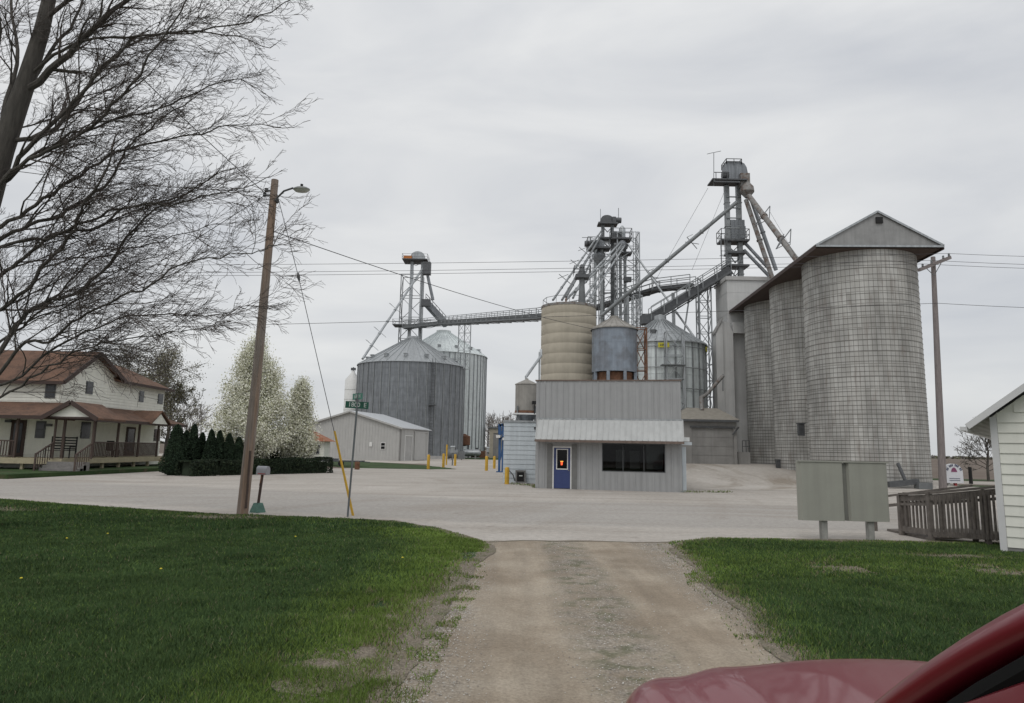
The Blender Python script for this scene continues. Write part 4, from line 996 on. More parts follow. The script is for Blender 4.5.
b = MB(); b.slab([L0+V((.02,.05,0)),R0+V((-.02,.05,0)),A0+V((0,.05,-.03))],(D*.004)); 
for k in range(1,9): 
    f = k/9; 
b.build('gable_end','roof_metal', t)
b = MB(); b.slab([L0+V((.1,.2,-.05)),R0+V((-.1,.2,-.05)),R0+D+V((-.1,-.2,-.05)),L0+D+V((.1,-.2,-.05))],(0,0,-.06)); b.build('soffit','wood_brown', t)
for a_, c_ in ((L0,L0+D),(R0,R0+D)):
    b = MB(); b.bar(a_-V((0,0,.08)),c_-V((0,0,.08)),.06,.24); b.build('fascia','trim_brown', t)
b = MB(); p = W(879.5,220,42.2); b.box((p.x,42.22,p.z),(.42,.08,.40)); b.build('vent','dark_gap', t)
b = MB(); b.bar(L0-V((0,.05,.02)),R0-V((0,.05,.02)),.05,.12); b.bar(L0-V((0,.05,-.03)),A0-V((0,.05,-.03)),.05,.12); b.bar(R0-V((0,.05,-.03)),A0-V((0,.05,-.03)),.05,.12); b.build('barge_trim','galv', t)
# debris at foot of silos
for (px,py,Y,lab,kind) in ((801,430,49.5,'small dark control box on the middle silo wall','box'),(779,466,53,'small dark cabinet at the foot of the farthest silo','box2')):
    p = W(px,py,Y); q = MB(); 
    q.box((p.x,Y,p.z if kind == 'box' else p.z),(.4,.3,.8)); q.box((p.x,Y-.02,p.z+.45),(.5,.36,.08)); q.box((p.x,Y+.3,p.z-.1),(.1,.5,.1))
    tag(recenter(q.build('control_box','steel_dark'),(p.x,Y,p.z-.4)), lab, 'box')
t = thing('auger', 'dark auger boot and scrap at the foot of the nearest silo', 'auger', (X(901,42),41.8,0))
p = X(901,41.8); q = MB(); q.bar((p-1.0,41.6,.25),(p+.8,41.7,.45),.35,.3); q.tube([(p+.1,41.6,.3),(p-.25,41.8,1.5)],.1,8); q.build('boot','steel_dark', t); q = MB(); q.box((p+1.0,41.5,.2),(.8,.5,.4)); q.build('skid','steel_mid', t)

# ------------------------------------------------------------------ garage at the headhouse
Yg = 56; gx0, gx1 = X(681,Yg,440), X(737,Yg,440); zb = ramp_z(0,Yg); zt = Z(700,421,Yg)
t = thing('drive_shed', 'low concrete drive shed with a tan hip roof below the headhouse', 'shed', ((gx0+gx1)/2,Yg+3,zb))
h0, h1 = X(692,Yg)-gx0, X(734,Yg)-gx0; zd = Z(710,428,Yg)
b = MB(); wall_with_holes(b,(gx0,Yg),(gx1,Yg),zb-.2,zt,.25,(0,1),[(h0,h1,zb-.2,zd)]); b.bx(gx0,gx0+.25,Yg+.25,Yg+5.4,zb-.2,zt); b.bx(gx1-.25,gx1,Yg+.25,Yg+5.4,zb-.2,zt); b.build('wall','concrete_dark', t)
b = MB(); b.bx(gx0+h0,gx0+h1,Yg+.12,Yg+.2,zb,zd-.01); 
for i in range(1,4): b.bx(gx0+h0,gx0+h1,Yg+.10,Yg+.12,zb+i*(zd-zb)/4-.02,zb+i*(zd-zb)/4+.02)
b.build('door','concrete_dark', t)
b = MB(); b.bx(gx0-.3,gx1+.1,Yg-.35,Yg-.05,zt-.05,zt+.12); b.bar((gx0+h1-.1,Yg-.1,zd-.5),(gx0+h1+.4,Yg-.1,zd+.1),.1); b.bx(gx0+h0-.12,gx0+h1+.12,Yg-.06,Yg-.003,zd,zd+.14); b.build('lintel','steel_dark', t)
zp = Z(706,408,Yg+2.5); xm = X(702,Yg+2.5,410)
b = MB(); e_ = [(gx0-.3,Yg-.35,zt+.12),(gx1+.2,Yg-.35,zt+.12),(gx1+.2,Yg+5.6,zt+.12),(gx0-.3,Yg+5.6,zt+.12)]; r0, r1 = (xm-1.3,Yg+2.6,zp),(xm+1.3,Yg+2.6,zp)
b.add(e_+[r0,r1],[(0,1,5,4),(1,2,5),(2,3,4,5),(3,0,4),(3,2,1,0)]); b.build('roof','roof_tan', t)
# little concrete base block between garage and silos
t = thing('loading_dock', 'dark concrete dock with a pipe rail beside the farthest silo', 'dock', (X(741,57.5),57.5,.9))
b = MB(); b.bx(X(736,57),X(748,57),56.5,58.5,.6,Z(740,452,57)); b.build('block','concrete_dark', t)
b = MB(); q0 = Z(740,452,57); railing(b,[(X(741,57),56.6,q0),(X(748,57),56.6,q0)],.9,.05,2); b.build('railing','steel_dark', t)
# low curb along the silo bases
b = MB(); b.slab([(20.3,44.5,-.1),(20.9,44.5,-.1),(21.4,62,.75),(20.8,62,.75)],(0,0,.35)); o=b.build('kerb','concrete_dark'); structure(o)
# ------------------------------------------------------------------ office
OL = V((X(535,35,487),35,0)); OR = V((X(682.3,33.6,491),33.6,0)); OW = (OR-OL).length; ang = atan2(OR.y-OL.y, OR.x-OL.x)
t = thing('office', 'grey ribbed metal office with a sloped awning, blue door and wide dark window', 'office building', OL, ang)
HT = 5.40
def ou(px, py=470):   # distance along the front wall seen at column px
    best = min(range(0,1001), key=lambda i: abs(px_of(OL.lerp(OR,i/1000)+V((0,0,1)))-px)); return best/1000*OW
def px_of(p):
    q = CM.transposed() @ (V(p)-V((0,0,CAMZ))); return 512+F*q.x/-q.z
def py_of(p):
    q = CM.transposed() @ (V(p)-V((0,0,CAMZ))); return 341.5-F*q.y/-q.z
def oz(px, py): 
    u = ou(px); p = OL.lerp(OR,u/OW); return Z(px,py,p.y)
HT = (oz(540,380)+oz(675,382))/2
d0, d1 = ou(552.5), ou(571.5); w0, w1 = ou(602), ou(665.5); dz = oz(562,446.5); wz0, wz1 = oz(630,472), oz(630,443.5)
OD = 7.0; aw = oz(600,420.5); ab = oz(600,441)
holes = [(d0,d1,0,dz),(w0,w1,wz0,wz1)]
b = MB(); wall_with_holes(b,(0,0),(OW,0),0,HT,.14,(0,1),holes)
b.bx(0,.14,.14,OD,0,HT); b.bx(OW-.14,OW,.14,OD,0,HT); b.bx(0,OW,OD,OD+.14,0,HT)
ribs_on(b,(0,0),(OW,0),0,HT-.02,.30,.04,.03,(0,-1),holes); ribs_on(b,(0,0),(OW,0),0,HT-.02,.92,.06,.04,(0,-1),holes)
for i in range(18): b.box((-.01,.3+i*.38,HT/2),(.022,.035,HT-.04)); b.box((OW+.01,.3+i*.38,HT/2),(.022,.035,HT-.04))
b.build('wall','office_wall', t, local=True)
b = MB(); b.bx(.14,OW-.14,.14,OD,HT-.45,HT-.35); b.build('roof','concrete_dark', t, local=True)
b = MB(); b.bx(-.05,OW+.05,-.05,.2,HT,HT+.06); b.bx(-.05,.2,.2,OD+.2,HT,HT+.06); b.bx(OW-.2,OW+.05,.2,OD+.2,HT,HT+.06); b.build('top_trim','rust_trim', t, local=True)
a0, a1 = ou(537), OW+.10
b = MB(); b.slab([(a0,-.75,ab),(a1,-.75,ab),(a1,-.035,aw),(a0,-.035,aw)],(0,0,.03))
n = 26
for i in range(n+1):
    x = a0+.02+(a1-a0-.04)*i/n; b.bar((x,-.75,ab+.045),(x,-.035,aw+.045),.035,.035)
b.build('awning','awning', t, local=True)
b = MB(); b.bx(a0,a1,-.79,-.74,ab-.09,ab+.02); b.bx(a0-.02,a0,-.75,-.04,ab-.05,ab); b.build('awning_trim','rust_trim', t, local=True)
b = MB(); b.bx(a0,a1,-.05,-.02,aw+.03,aw+.10); b.build('flashing','galv', t, local=True)
b = MB(); b.slab([(a0,-.74,ab-.03),(a1,-.74,ab-.03),(a1,-.035,ab-.03),(a0,-.035,ab-.03)],(0,0,-.02)); b.build('awning_soffit','office_trim', t, local=True)
# door surround
b = MB(); 
for (x0,x1) in ((d0-.27,d0-.005),(d1+.005,d1+.27)): b.bx(x0,x1,-.035,-.0,.0,dz+.12)
b.build('door_side_panels','ac_grey', t, local=True)
b = MB(); b.bx(d0,d0+.06,-.02,.10,0,dz); b.bx(d1-.06,d1,-.02,.10,0,dz); b.bx(d0+.06,d1-.06,-.02,.10,dz-.06,dz); b.build('door_frame','white_paint', t, local=True)
dw = d1-d0; g0, g1, gz0, gz1 = d0+dw*.22, d1-dw*.22, dz*.47, dz*.93
b = MB(); wall_with_holes(b,(d0+.06,.03),(d1-.06,.03),.03,dz-.06,.05,(0,1),[(g0-d0-.06,g1-d0-.06,gz0,gz1)])
for i in range(2): b.bx(g0+i*(g1-g0)*.55,g0+i*(g1-g0)*.55+(g1-g0)*.42,.022,.03,.25,gz0-.15)
dr = b.build('door','door_blue', t, local=True)
b = MB(); b.bx(g0-.03,g1+.03,.012,.03,gz0-.03,gz0+.015); b.bx(g0-.03,g1+.03,.012,.03,gz1-.015,gz1+.03); b.bx(g0-.03,g0+.015,.012,.03,gz0+.015,gz1-.015); b.bx(g1-.015,g1+.03,.012,.03,gz0+.015,gz1-.015); b.build('window_frame','white_paint', dr, local=True)
b = MB(); b.bx(g0,g1,.05,.06,gz0,gz1); b.build('pane','glass_dark', dr, local=True)
b = MB(); b.lathe((d1-.14,.0,dz*.44),[(.0,-.035),(.035,-.015),(.035,.015),(0,.035)],10); b.build('door_knob','chrome', dr, local=True)
b = MB(); cx_ = (g0+g1)/2-.02; cz_ = gz0+(gz1-gz0)*.30
b.slab([(cx_-.04,.035,cz_-.10),(cx_+.03,.035,cz_-.10),(cx_+.05,.035,cz_+.04),(cx_-.05,.035,cz_+.04)],(0,.01,0)); b.build('lit_sign','neon', dr, local=True)
b = MB(); b.bx(cx_-.07,cx_+.07,.035,.045,cz_+.055,cz_+.10); b.build('lit_sign','neon_amber', dr, local=True)
b = MB(); b.bx(w0,w1,.06,.07,wz0,wz1); wp = b.build('window','glass_clear', t, local=True)
b = MB(); b.bx(.14,OW-.14,.14,OD,.0,.04); b.bx(OW*.30,OW*.34,.14,OD,.04,2.9); b.build('floor','concrete_dark', t, local=True)
b = MB(); b.bx(.14,OW-.14,.14,OD,2.75,2.85); b.build('ceiling','wood_brown', t, local=True)
b = MB(); b.bx(w0-.2,w1+.3,3.6,3.7,.04,2.7); b.build('inner_wall','wood_brown', t, local=True)
b = MB(); b.bx(w0+.55,w0+1.0,2.2,2.7,.04,1.95); b.bx(w0+1.25,w0+1.75,2.4,2.9,.04,1.9); b.bx(w1-.9,w1-.1,1.2,1.8,.9,2.3); b.build('reflection_boxes','white_paint', t, local=True)  # pale boxes added inside to stand in for reflections in the window
b = MB(); b.bx(w0+.1,w1-.1,.5,1.0,.95,1.02); b.bx(w0+.15,w1-.15,.55,.95,.04,.95); b.build('counter','wood_brown', t, local=True)
b = MB(); f = .06; b.bx(w0,w1,-.01,.06,wz0,wz0+f*.6); b.bx(w0,w1,-.01,.06,wz1-f*.6,wz1); 
for x in (w0,w1-f*.6): b.bx(x,x+f*.6,-.01,.06,wz0+.036,wz1-.036)
b.bx(w0+(w1-w0)*.33,w0+(w1-w0)*.33+.03,.03,.06,wz0+.036,wz1-.036); b.bx(w0+(w1-w0)*.66,w0+(w1-w0)*.66+.03,.03,.06,wz0+.036,wz1-.036); b.build('frame','steel_dark', wp, local=True)
b = MB(); b.bx(OW+.03,OW+.22,.4,1.2,0,ab-.2); b.bx(OW+.02,OW+.5,.3,1.4,ab-.12,ab+.02); b.build('side_hood','container', t, local=True)
b = MB(); b.bx(OW+.05,OW+.42,.9,1.6,ab+.06,ab+.26); b.build('side_vent','white_paint', t, local=True)

# ------------------------------------------------------------------ pale lean-to left of office
Yc = 39.6; c0, c1 = X(503.5,Yc,450), X(538,Yc,450)+1.6; zt = Z(515,422,Yc)
t = thing('siding_shed', 'pale blue grey shed with wide horizontal siding left of the office', 'shed', (c0,Yc,0))
b = MB(); b.bx(c0,c1,Yc+.03,Yc+6,0,zt); n = 13
for i in range(n):
    z0 = i*zt/n; z1 = (i+1)*zt/n; b.slab([(c0-.005,Yc-.012,z0+.012),(c1,Yc-.012,z0+.012),(c1,Yc+.01,z1),(c0-.005,Yc+.01,z1)],(0,.018,0))
b.build('wall','container', t)
b = MB(); b.bx(c0-.06,c1,Yc-.06,Yc+6.1,zt,zt+.09); b.build('roof_edge','galv', t)
b = MB(); b.box((X(535,Yc),Yc-.05,Z(535,428,Yc)),(.16,.12,.10)); b.build('lamp','steel_dark', t)
# air conditioner
p = W(520.5,482,38.9); t = thing('air_conditioner', 'grey outdoor air conditioner unit with a dark grille beside the pale siding', 'air conditioner', (p.x,38.9,0))
wd = X(526,38.9)-X(516,38.9); b = MB(); b.box((p.x,38.9+.3,.38),(wd,.6,.62)); b.box((p.x,39.2,.71),(wd+.03,.63,.04)); b.build('case','ac_grey', t)
b = MB(); b.bx(p.x-wd*.36,p.x+wd*.34,38.885,38.9,.14,.64); [b.bx(p.x-wd*.36,p.x+wd*.34,38.875,38.885,.16+i*.045,.175+i*.045) for i in range(11)]; b.build('grille','dark_gap', t)
b = MB(); b.bx(p.x-.08,p.x+.10,38.87,38.875,.42,.47); b.build('badge','sign_letter', t)
b = MB(); b.box((p.x,39.2,.035),(wd+.15,.8,.07)); b.build('pad','concrete_light', t)
tag(recenter(MB().tube([W(507,468,39.3),W(513,475,39.2),W(515,481,39.2)],.035,6).build('conduit','steel_dark'),W(515,481,39.2)),'dark conduit pipe leaning from the yellow bollard to the air conditioner','pipe')
# hopper tank above shed
Yt = 44; cx = X(526.5,Yt,400); r_ = (X(538,Yt,400)-X(515.5,Yt,400))/2; ze = Z(526,384.5,Yt); zb = Z(526,413,Yt)
t = thing('small_tank', 'small weathered grey tank with cone top above the pale siding shed', 'tank', (cx,Yt,0))
b = MB(); b.lathe((cx,Yt,0),[(r_,zb),(r_,ze)],32); b.build('tank_wall','tank_tan', t, smooth=True)
b = MB(); zp = Z(526,379.5,Yt); b.lathe((cx,Yt,0),[(r_+.04,ze-.03),(r_+.03,ze+.02),(.1,zp),(.1,zp+.06),(.01,zp+.07)],24); b.build('roof','tank_tan', t)
b = MB(); b.lathe((cx,Yt,0),[(r_+.02,zb-.02),(r_+.02,zb+.13)],32); b.build('rust_band','rust', t)
b = MB(); b.lathe((cx,Yt,0),[(r_-.05,zb-.02),(.2,zb-1.0)],24); b.build('hopper','galv_dark', t)
for i in (-1,1):
    for j in (-1,1): q=MB(); q.bar((cx+i*r_*.8,Yt+j*r_*.8,0),(cx+i*r_*.8,Yt+j*r_*.8,zb+.4 ),.1); q.build('leg','steel_mid', t)
b = MB(); b.bx(cx-r_-.1,cx+r_+.4,Yt-r_-.1,Yt+r_,zb-.13,zb-.04); b.build('deck','white_paint', t)
b = MB(); b.box((X(534,43),Yt-r_-.1,Z(534,403.5,Yt)),(.30,.2,.2)); b.bar((X(534,43),Yt-r_-.1,zb-.1),(X(534,43),Yt-r_-.1,Z(534,404,Yt)),.05); b.build('floodlight','dark_gap', t)
b = MB(); b.tube([W(526.5,379.5,Yt),W(526,377,Yt),W(541,356,46),W(541,350,46.3)],.09,8); b.bar(W(539.5,352,46),(X(539.5,46,380),46,3.2),.12); b.build('spout','galv', t)
# blue probe frame
Yb = 58; t = thing('blue_stand', 'tall blue steel truck probe stand between the office and the yard bollards', 'probe stand', (X(501,Yb),Yb,0))
b = MB()
za = Z(501,424,Yb)
for px in (499.6,503): b.bar((X(px,Yb),Yb,0),(X(px,Yb),Yb,za),.20)
b.bar((X(498.5,Yb),Yb+.2,Z(498,434,Yb)),(X(498.5,Yb),Yb+.2,za),.14)
b.bar((X(499,Yb),Yb,za-.1),(X(505,Yb),Yb,za-.05),.2); b.bar((X(499,Yb),Yb,Z(500,438,Yb)),(X(505,Yb),Yb,Z(500,438,Yb)),.2); b.bar((X(499.5,Yb),Yb,Z(500,438,Yb)),(X(504,Yb),Yb,za),.12); b.bar((X(499.6,Yb),Yb,.6),(X(503,Yb),Yb,2.2),.1)
b.box((X(501,Yb),Yb,.04),(.7,.6,.08)); b.build('frame','blue_steel', t)
b = MB(); b.box((X(498,Yb),Yb-.3,Z(498,436.5,Yb)),(.35,.3,.22)); b.box((X(504,Yb),Yb-.3,Z(504,439,Yb)),(.3,.3,.2)); b.build('lamp_boxes','white_paint', t)
b = MB(); b.tube([(X(504.3,Yb),Yb-.2,Z(503,427,Yb)),(X(505.4,Yb),Yb-.2,Z(503,428,Yb)),(X(505.4,Yb),Yb-.2,Z(503,431,Yb))],.08,6); b.build('hose','cable', t)
# tan building at distance
Ya = 150; t = thing('tan_building', 'small tan building with a grey door beyond the yard', 'building', (X(495,Ya),Ya,0))
x0, x1 = X(489,Ya), X(520,Ya); zt = Z(495,427,Ya)
b = MB(); wall_with_holes(b,(x0,Ya),(x1,Ya),0,zt-.3,.3,(0,1),[(X(493,Ya)-x0,X(501.5,Ya)-x0,0,Z(495,433,Ya))]); b.bx(x0,x0+.3,Ya+.3,Ya+9,0,zt-.3); b.bx(x1-.3,x1,Ya+.3,Ya+9,0,zt-.3); b.build('wall','tan_silo', t)
b = MB(); b.bx(X(493,Ya),X(501.5,Ya),Ya+.15,Ya+.25,0,Z(495,433,Ya)); b.build('door','concrete_dark', t)
b = MB(); b.bx(x0-.3,x1+.3,Ya-.3,Ya+9.3,zt-.3,zt); b.build('roof','steel_mid', t)

# bollards
def bollard(px, yb, yt, label, w=.10, Y=None):
    # depth from the foot
    d = CM @ V(((px-512)/F, -(yb-341.5)/F, -1)); s = -CAMZ/d.z; x, y = d.x*s, d.y*s; h = Z(px,yt,y)
    b = MB(); b.lathe((0,0,0),[(w+.0,0),(w,h-.08),(w*.8,h-.02),(w*.2,h),(0.01,h+.002)],14)
    o = b.build('bollard','yellow',smooth=True); o.location = (x,y,0); tag(o, label, 'bollard', 'yellow bollards round the yard'); return x, y
bollard(506.8,484.3,467,'short yellow bollard in front of the pale siding shed',.12)
bollard(486.4,470.8,456,'yellow bollard left of the blue stand, the nearer of two',.13)
bollard(494.2,468.6,456,'yellow bollard right beside the foot of the blue stand',.13)
bollard(428.2,469.2,454.5,'yellow bollard at the corner of the beige shed',.13)
bollard(443.3,467.3,453.5,'yellow bollard left of the tall thin yellow post',.13)
bollard(446.3,465,444.5,'tall thin yellow post between two bollards near the bins',.09)
bollard(455,465.8,454,'yellow bollard right of the grey box on a post',.13)
# grey box on post
def gpt(px,py):
    d = CM @ V(((px-512)/F, -(py-341.5)/F, -1)); s = -CAMZ/d.z; return V((d.x*s,d.y*s,0))
for px,yb,yt,lab in ((452.3,465.5,450,'grey scale ticket box on a post between yellow bollards'),(487.5,462,450,'pale meter box on a post behind the yellow bollard beside the blue stand')):
    g_ = gpt(px,yb); t = thing('ticket_box', lab, 'box', g_); z = Z(px,yt,g_.y)
    b = MB(); b.bar(g_,g_+V((0,0,z-.3)),.13); b.build('post','steel_mid', t); b = MB(); b.box(g_+V((0,0,z)),(.42,.35,.6)); b.slab([g_+V((-.25,-.25,z+.3)),g_+V((.25,-.25,z+.3)),g_+V((.25,.2,z+.42)),g_+V((-.25,.2,z+.42))],(0,0,.04)); b.build('box','galv', t)

# ------------------------------------------------------------------ beige shed on the left
S1 = V((X(400,98),98,0)); t1v = V((-15.5,4,0)).normalized(); t2v = V((4,15.5,0)).normalized(); SWd, SL = 15.5, 10.6
ang = atan2(-t1v.y,-t1v.x)
t = thing('beige_shed', 'low beige metal shed with gable end facing the road in front of the bins', 'shed', S1, ang)
# local: x along gable toward S1 (x from -SWd to 0), y back
zE = Z(400,428,98); zA = Z(352,411.5,100)
b = MB(); door = [(2.0,3.9,0,3.4)]
pts = [(-SWd,0,0),(0,0,0),(0,0,zE),(-SWd/2,0,zA),(-SWd,0,zE)]; b.slab(pts,(0,.15,0)); b.bx(-SWd,-SWd+.15,.15,SL,0,zE)
wall_with_holes(b,(0,.15),(0,SL),0,zE,.15,(-1,0),[(1.6,4.4,0,3.6)]); b.slab([(-SWd,SL,0),(0,SL,0),(0,SL,zE),(-SWd/2,SL,zA),(-SWd,SL,zE)],(0,.15,0))
for i in range(34):
    x = -SWd+(i+.5)*SWd/34; z = zE+(zA-zE)*(1-abs(x+SWd/2)/(SWd/2)); b.box((x,-.015,z/2),(.06,.03,z-.05))
for i in range(22):
    y = .3+i*.47
    if not (1.5 < y < 4.7): b.box((.015,y,zE/2),(.03,.06,zE-.05))
b.build('wall','shed_wall', t, local=True)
b = MB(); b.slab([(-SWd/2,-.35,zA+.02),(.35,-.35,zE-.05),(.35,SL+.4,zE-.05),(-SWd/2,SL+.4,zA+.02)],(0,0,.12)); b.slab([(-SWd-.35,-.35,zE-.05),(-SWd/2,-.35,zA+.02),(-SWd/2,SL+.4,zA+.02),(-SWd-.35,SL+.4,zE-.05)],(0,0,.12)); b.build('roof','shed_roof', t, local=True)
b = MB(); b.bar((-SWd/2,-.37,zA+.0),(.35,-.37,zE-.07),.06,.22); b.bar((-SWd/2,-.37,zA+.0),(-SWd-.35,-.37,zE-.07),.06,.22); b.build('gable_trim','shed_wall', t, local=True)
b = MB(); b.bx(-.12,-.05,1.75,4.25,0,3.45); o_=b.build('door','concrete_light', t, local=True)
b = MB(); b.bx(-.06,.03,1.62,1.75,0,3.6); b.bx(-.06,.03,4.25,4.38,0,3.6); b.bx(-.06,.03,1.75,4.25,3.45,3.58); b.build('door_frame','white_paint', t, local=True)
b = MB(); b.bx(.06,.12,5.0,9.2,0.05,zE-.45); b.bx(.03,.16,4.8,10.4,zE-.45,zE-.3); b.build('sliding_door','shed_wall', t, local=True)
b = MB(); b.bx(.03,.09,-.02,.08,0,zE); b.bx(-.1,.0,-.09,-.03,0,zE);b.build('corner_trim','concrete_dark', t, local=True)
wx = -2.55; b = MB(); b.bx(wx-.36,wx+.36,-.07,-.03,1.5,2.5); wf = b.build('window_frame','white_paint', t, local=True)
b = MB(); b.bx(wx-.28,wx+.28,-.09,-.07,2.04,2.42); b.bx(wx-.28,wx+.28,-.09,-.07,1.58,1.96); b.build('pane','glass_dark', wf, local=True)
b = MB(); b.bx(-4.6,-4.2,-.12,-.03,1.9,2.5); b.build('meter_box','white_paint', t, local=True)
# things on the grass strip
g_ = gpt(357,469.5); t = thing('rusty_barrel', 'short rusty block barrel on the grass strip behind the street sign', 'barrel', g_)
b = MB(); b.lathe(g_,[(.20,0),(.22,.2),(.20,.22),(.20,.42),(.22,.44),(.20,.62),(.16,.63)],16,cap1=True); b.build('drum','rust', t)
g_ = gpt(338,466); t = thing('flat_trailer', 'low dark flat trailer parked between the small white house and the grass strip', 'trailer', g_)
x, y = g_.x, g_.y
b = MB(); b.box((x,y,.48),(4.6,2,.12)); b.bar((x+2.3,y,.45),(x+3.0,y,.4),.08); b.box((x-1,y,.62),(1.8,1.2,.16)); b.build('bed','steel_dark', t)
for i in (-.5,.5): q=MB(); q.tube([(x+i,y-1.1,.26),(x+i,y-.85,.26)],.26,14); q.build('wheel','tyre', t)

# ------------------------------------------------------------------ small white house behind hedge
Yw = 70; x0, x1 = X(290,Yw), X(324,Yw); ze = Z(315,441,Yw); zp = Z(300,425,Yw)
t = thing('small_white_house', 'small white house with an orange brown roof behind the blossom trees', 'house', (x1,Yw,0))
mk('shingle_orange',(.30,.13,.075),.95,0,.15,5)
b = MB(); wall_with_holes(b,(x0-3,Yw),(x1,Yw),0,ze,.2,(0,1),[]); b.bx(x1-.2,x1,Yw+.2,Yw+2.2,0,ze); b.bx(x0-3,x0-2.8,Yw+.2,Yw+2.2,0,ze); 
for i in range(16): b.bx(x0-3.01,x1+.01,Yw-.015,Yw,i*ze/16,i*ze/16+.03)
b.build('wall','white_siding', t)
b = MB(); e_ = [(x0-3.3,Yw-.5,ze-.02),(x1+.5,Yw-.5,ze-.02),(x1+.5,Yw+2.7,ze-.02),(x0-3.3,Yw+2.7,ze-.02)]; b.add(e_+[(x0,Yw+1.1,zp+.2),(x1-3.0,Yw+1.1,zp+.2)],[(0,1,5,4),(1,2,5),(2,3,4,5),(3,0,4),(3,2,1,0)]); b.build('roof','shingle_orange', t)
xw = X(317,Yw); b = MB(); b.bx(xw-.32,xw+.32,Yw-.05,Yw-.02,1.0,2.0); f_=b.build('window_frame','white_paint', t); b = MB(); b.bx(xw-.25,xw+.25,Yw-.07,Yw-.05,1.07,1.93); b.build('pane','glass_house', f_)

# ------------------------------------------------------------------ two storey house, left
t = thing('farmhouse', 'white two storey house with brown shingle roofs and a long wraparound porch', 'house', (-27.4,42.6,.22))
XF = -27.4; YA_, YB_, YC_ = 42.6, 48.5, 55.4; ZG = .22
z1 = 5.5; zr = 7.45; z2 = 6.1
b = MB()
def lapsX(mb, x, y0, y1, z0, z1, step=.2):
    z = z0
    while z < z1-.02: mb.slab([(x+.035,y0,z),(x+.035,y1,z),(x+.003,y1,min(z+step,z1)),(x+.003,y0,min(z+step,z1))],(-.015,0,0)); z += step
def lapsY(mb, y, x0, x1, z0, z1, step=.2):
    z = z0
    while z < z1-.02: mb.slab([(x0,y-.035,z),(x1,y-.035,z),(x1,y-.003,min(z+step,z1)),(x0,y-.003,min(z+step,z1))],(0,.015,0)); z += step
b.slab([(XF,YA_,ZG),(XF,YC_,ZG),(XF,YC_,z2),(XF,YB_+.8,z2),(XF,(YA_+YB_)/2,zr),(XF,YA_,z1)],(-.2,0,0))
b.bx(-42,XF-.2,YA_,YA_+.2,ZG,z1); b.bx(-34,XF-.2,YC_-.2,YC_,ZG,z2); b.bx(-42,-41.8,YA_+.2,YB_,ZG,z1); b.bx(-34,-33.8,YB_,YC_-.2,ZG,z2); b.bx(-41.8,-34,YB_-.2,YB_,ZG,z1)
lapsX(b, XF, YA_, YC_, ZG+.8, z1); lapsX(b, XF, YB_+.3, YC_, z1, z2); lapsY(b, YA_, -42, XF, ZG+.8, z1)
b.build('wall','white_siding', t)
ym = (YA_+YB_)/2
b = MB()  # main roof, ridge along x
b.slab([(-42.5,YA_-.5,z1-.2),(XF+.45,YA_-.5,z1-.2),(XF+.45,ym,zr+.1),(-42.5,ym,zr+.1)],(0,0,.12)); b.slab([(XF+.45,YB_+.6,z2-.15),(-42.5,YB_+.6,z2-.15),(-42.5,ym,zr+.1),(XF+.45,ym,zr+.1)],(0,0,.12)); b.build('roof','shingle_brown', t)
b = MB() # wing roof, hip at the far end
xm = -29.9; zw = 7.6
P_ = [(XF+.5,YB_-.2,z2-.12),(XF+.5,YC_+.5,z2-.12),(-34.5,YC_+.5,z2-.12),(-34.5,YB_-.2,z2-.12),(xm,YB_-1.5,zw),(xm,YC_-1.6,zw-.05)]
b.add(P_,[(0,1,5,4),(1,2,5),(2,3,4,5),(0,4,3),(0,3,2,1)]); b.build('wing_roof','shingle_brown', t)
b = MB(); b.bar((XF+.5,YA_-.5,z1-.16),(XF+.5,ym,zr+.1),.08,.26); b.bar((XF+.5,ym,zr+.1),(XF+.5,YB_+.4,z2-.1),.08,.26); b.bar((-42,YA_-.53,z1-.2),(XF+.5,YA_-.53,z1-.2),.08,.18); b.bar((XF+.53,YB_,z2-.14),(XF+.53,YC_+.5,z2-.14),.08,.18); b.build('trim','trim_brown', t)
def win_x(px, py0, py1, w_, x=XF):   # window on the east wall (plane x)
    d = CM @ V(((px-512)/F, -((py0+py1)/2-341.5)/F, -1)); s = x/d.x; y = d.y*s; za = CAMZ+0; 
    za, zb = W(px,py0,y).z, W(px,py1,y).z
    q = MB(); q.bx(x+.02,x+.06,y-w_/2,y+w_/2,zb,za); f = q.build('window_frame','glass_house', t)
    q = MB(); q.bx(x+.06,x+.075,y-w_/2+.07,y+w_/2-.07,(za+zb)/2+.03,za-.07); q.bx(x+.06,x+.075,y-w_/2+.07,y+w_/2-.07,zb+.07,(za+zb)/2-.03); q.build('pane','glass_house', f)
def win_y(px0, px1, py0, py1, y=YA_):
    x0, x1 = X(px0,y), X(px1,y); za, zb = Z(px0,py0,y), Z(px0,py1,y)
    q = MB(); q.bx(x0,x1,y-.06,y-.02,zb,za); f = q.build('window_frame','steel_dark', t)
    q = MB(); q.bx(x0+.08,x1-.08,y-.075,y-.06,(za+zb)/2+.03,za-.08); q.bx(x0+.08,x1-.08,y-.075,y-.06,zb+.08,(za+zb)/2-.03); q.build('pane','glass_house', f)
win_x(89,381.5,394,.75); win_x(141,391,402,.65); win_x(160,394,404,.8); win_y(38.5,49,383,398)
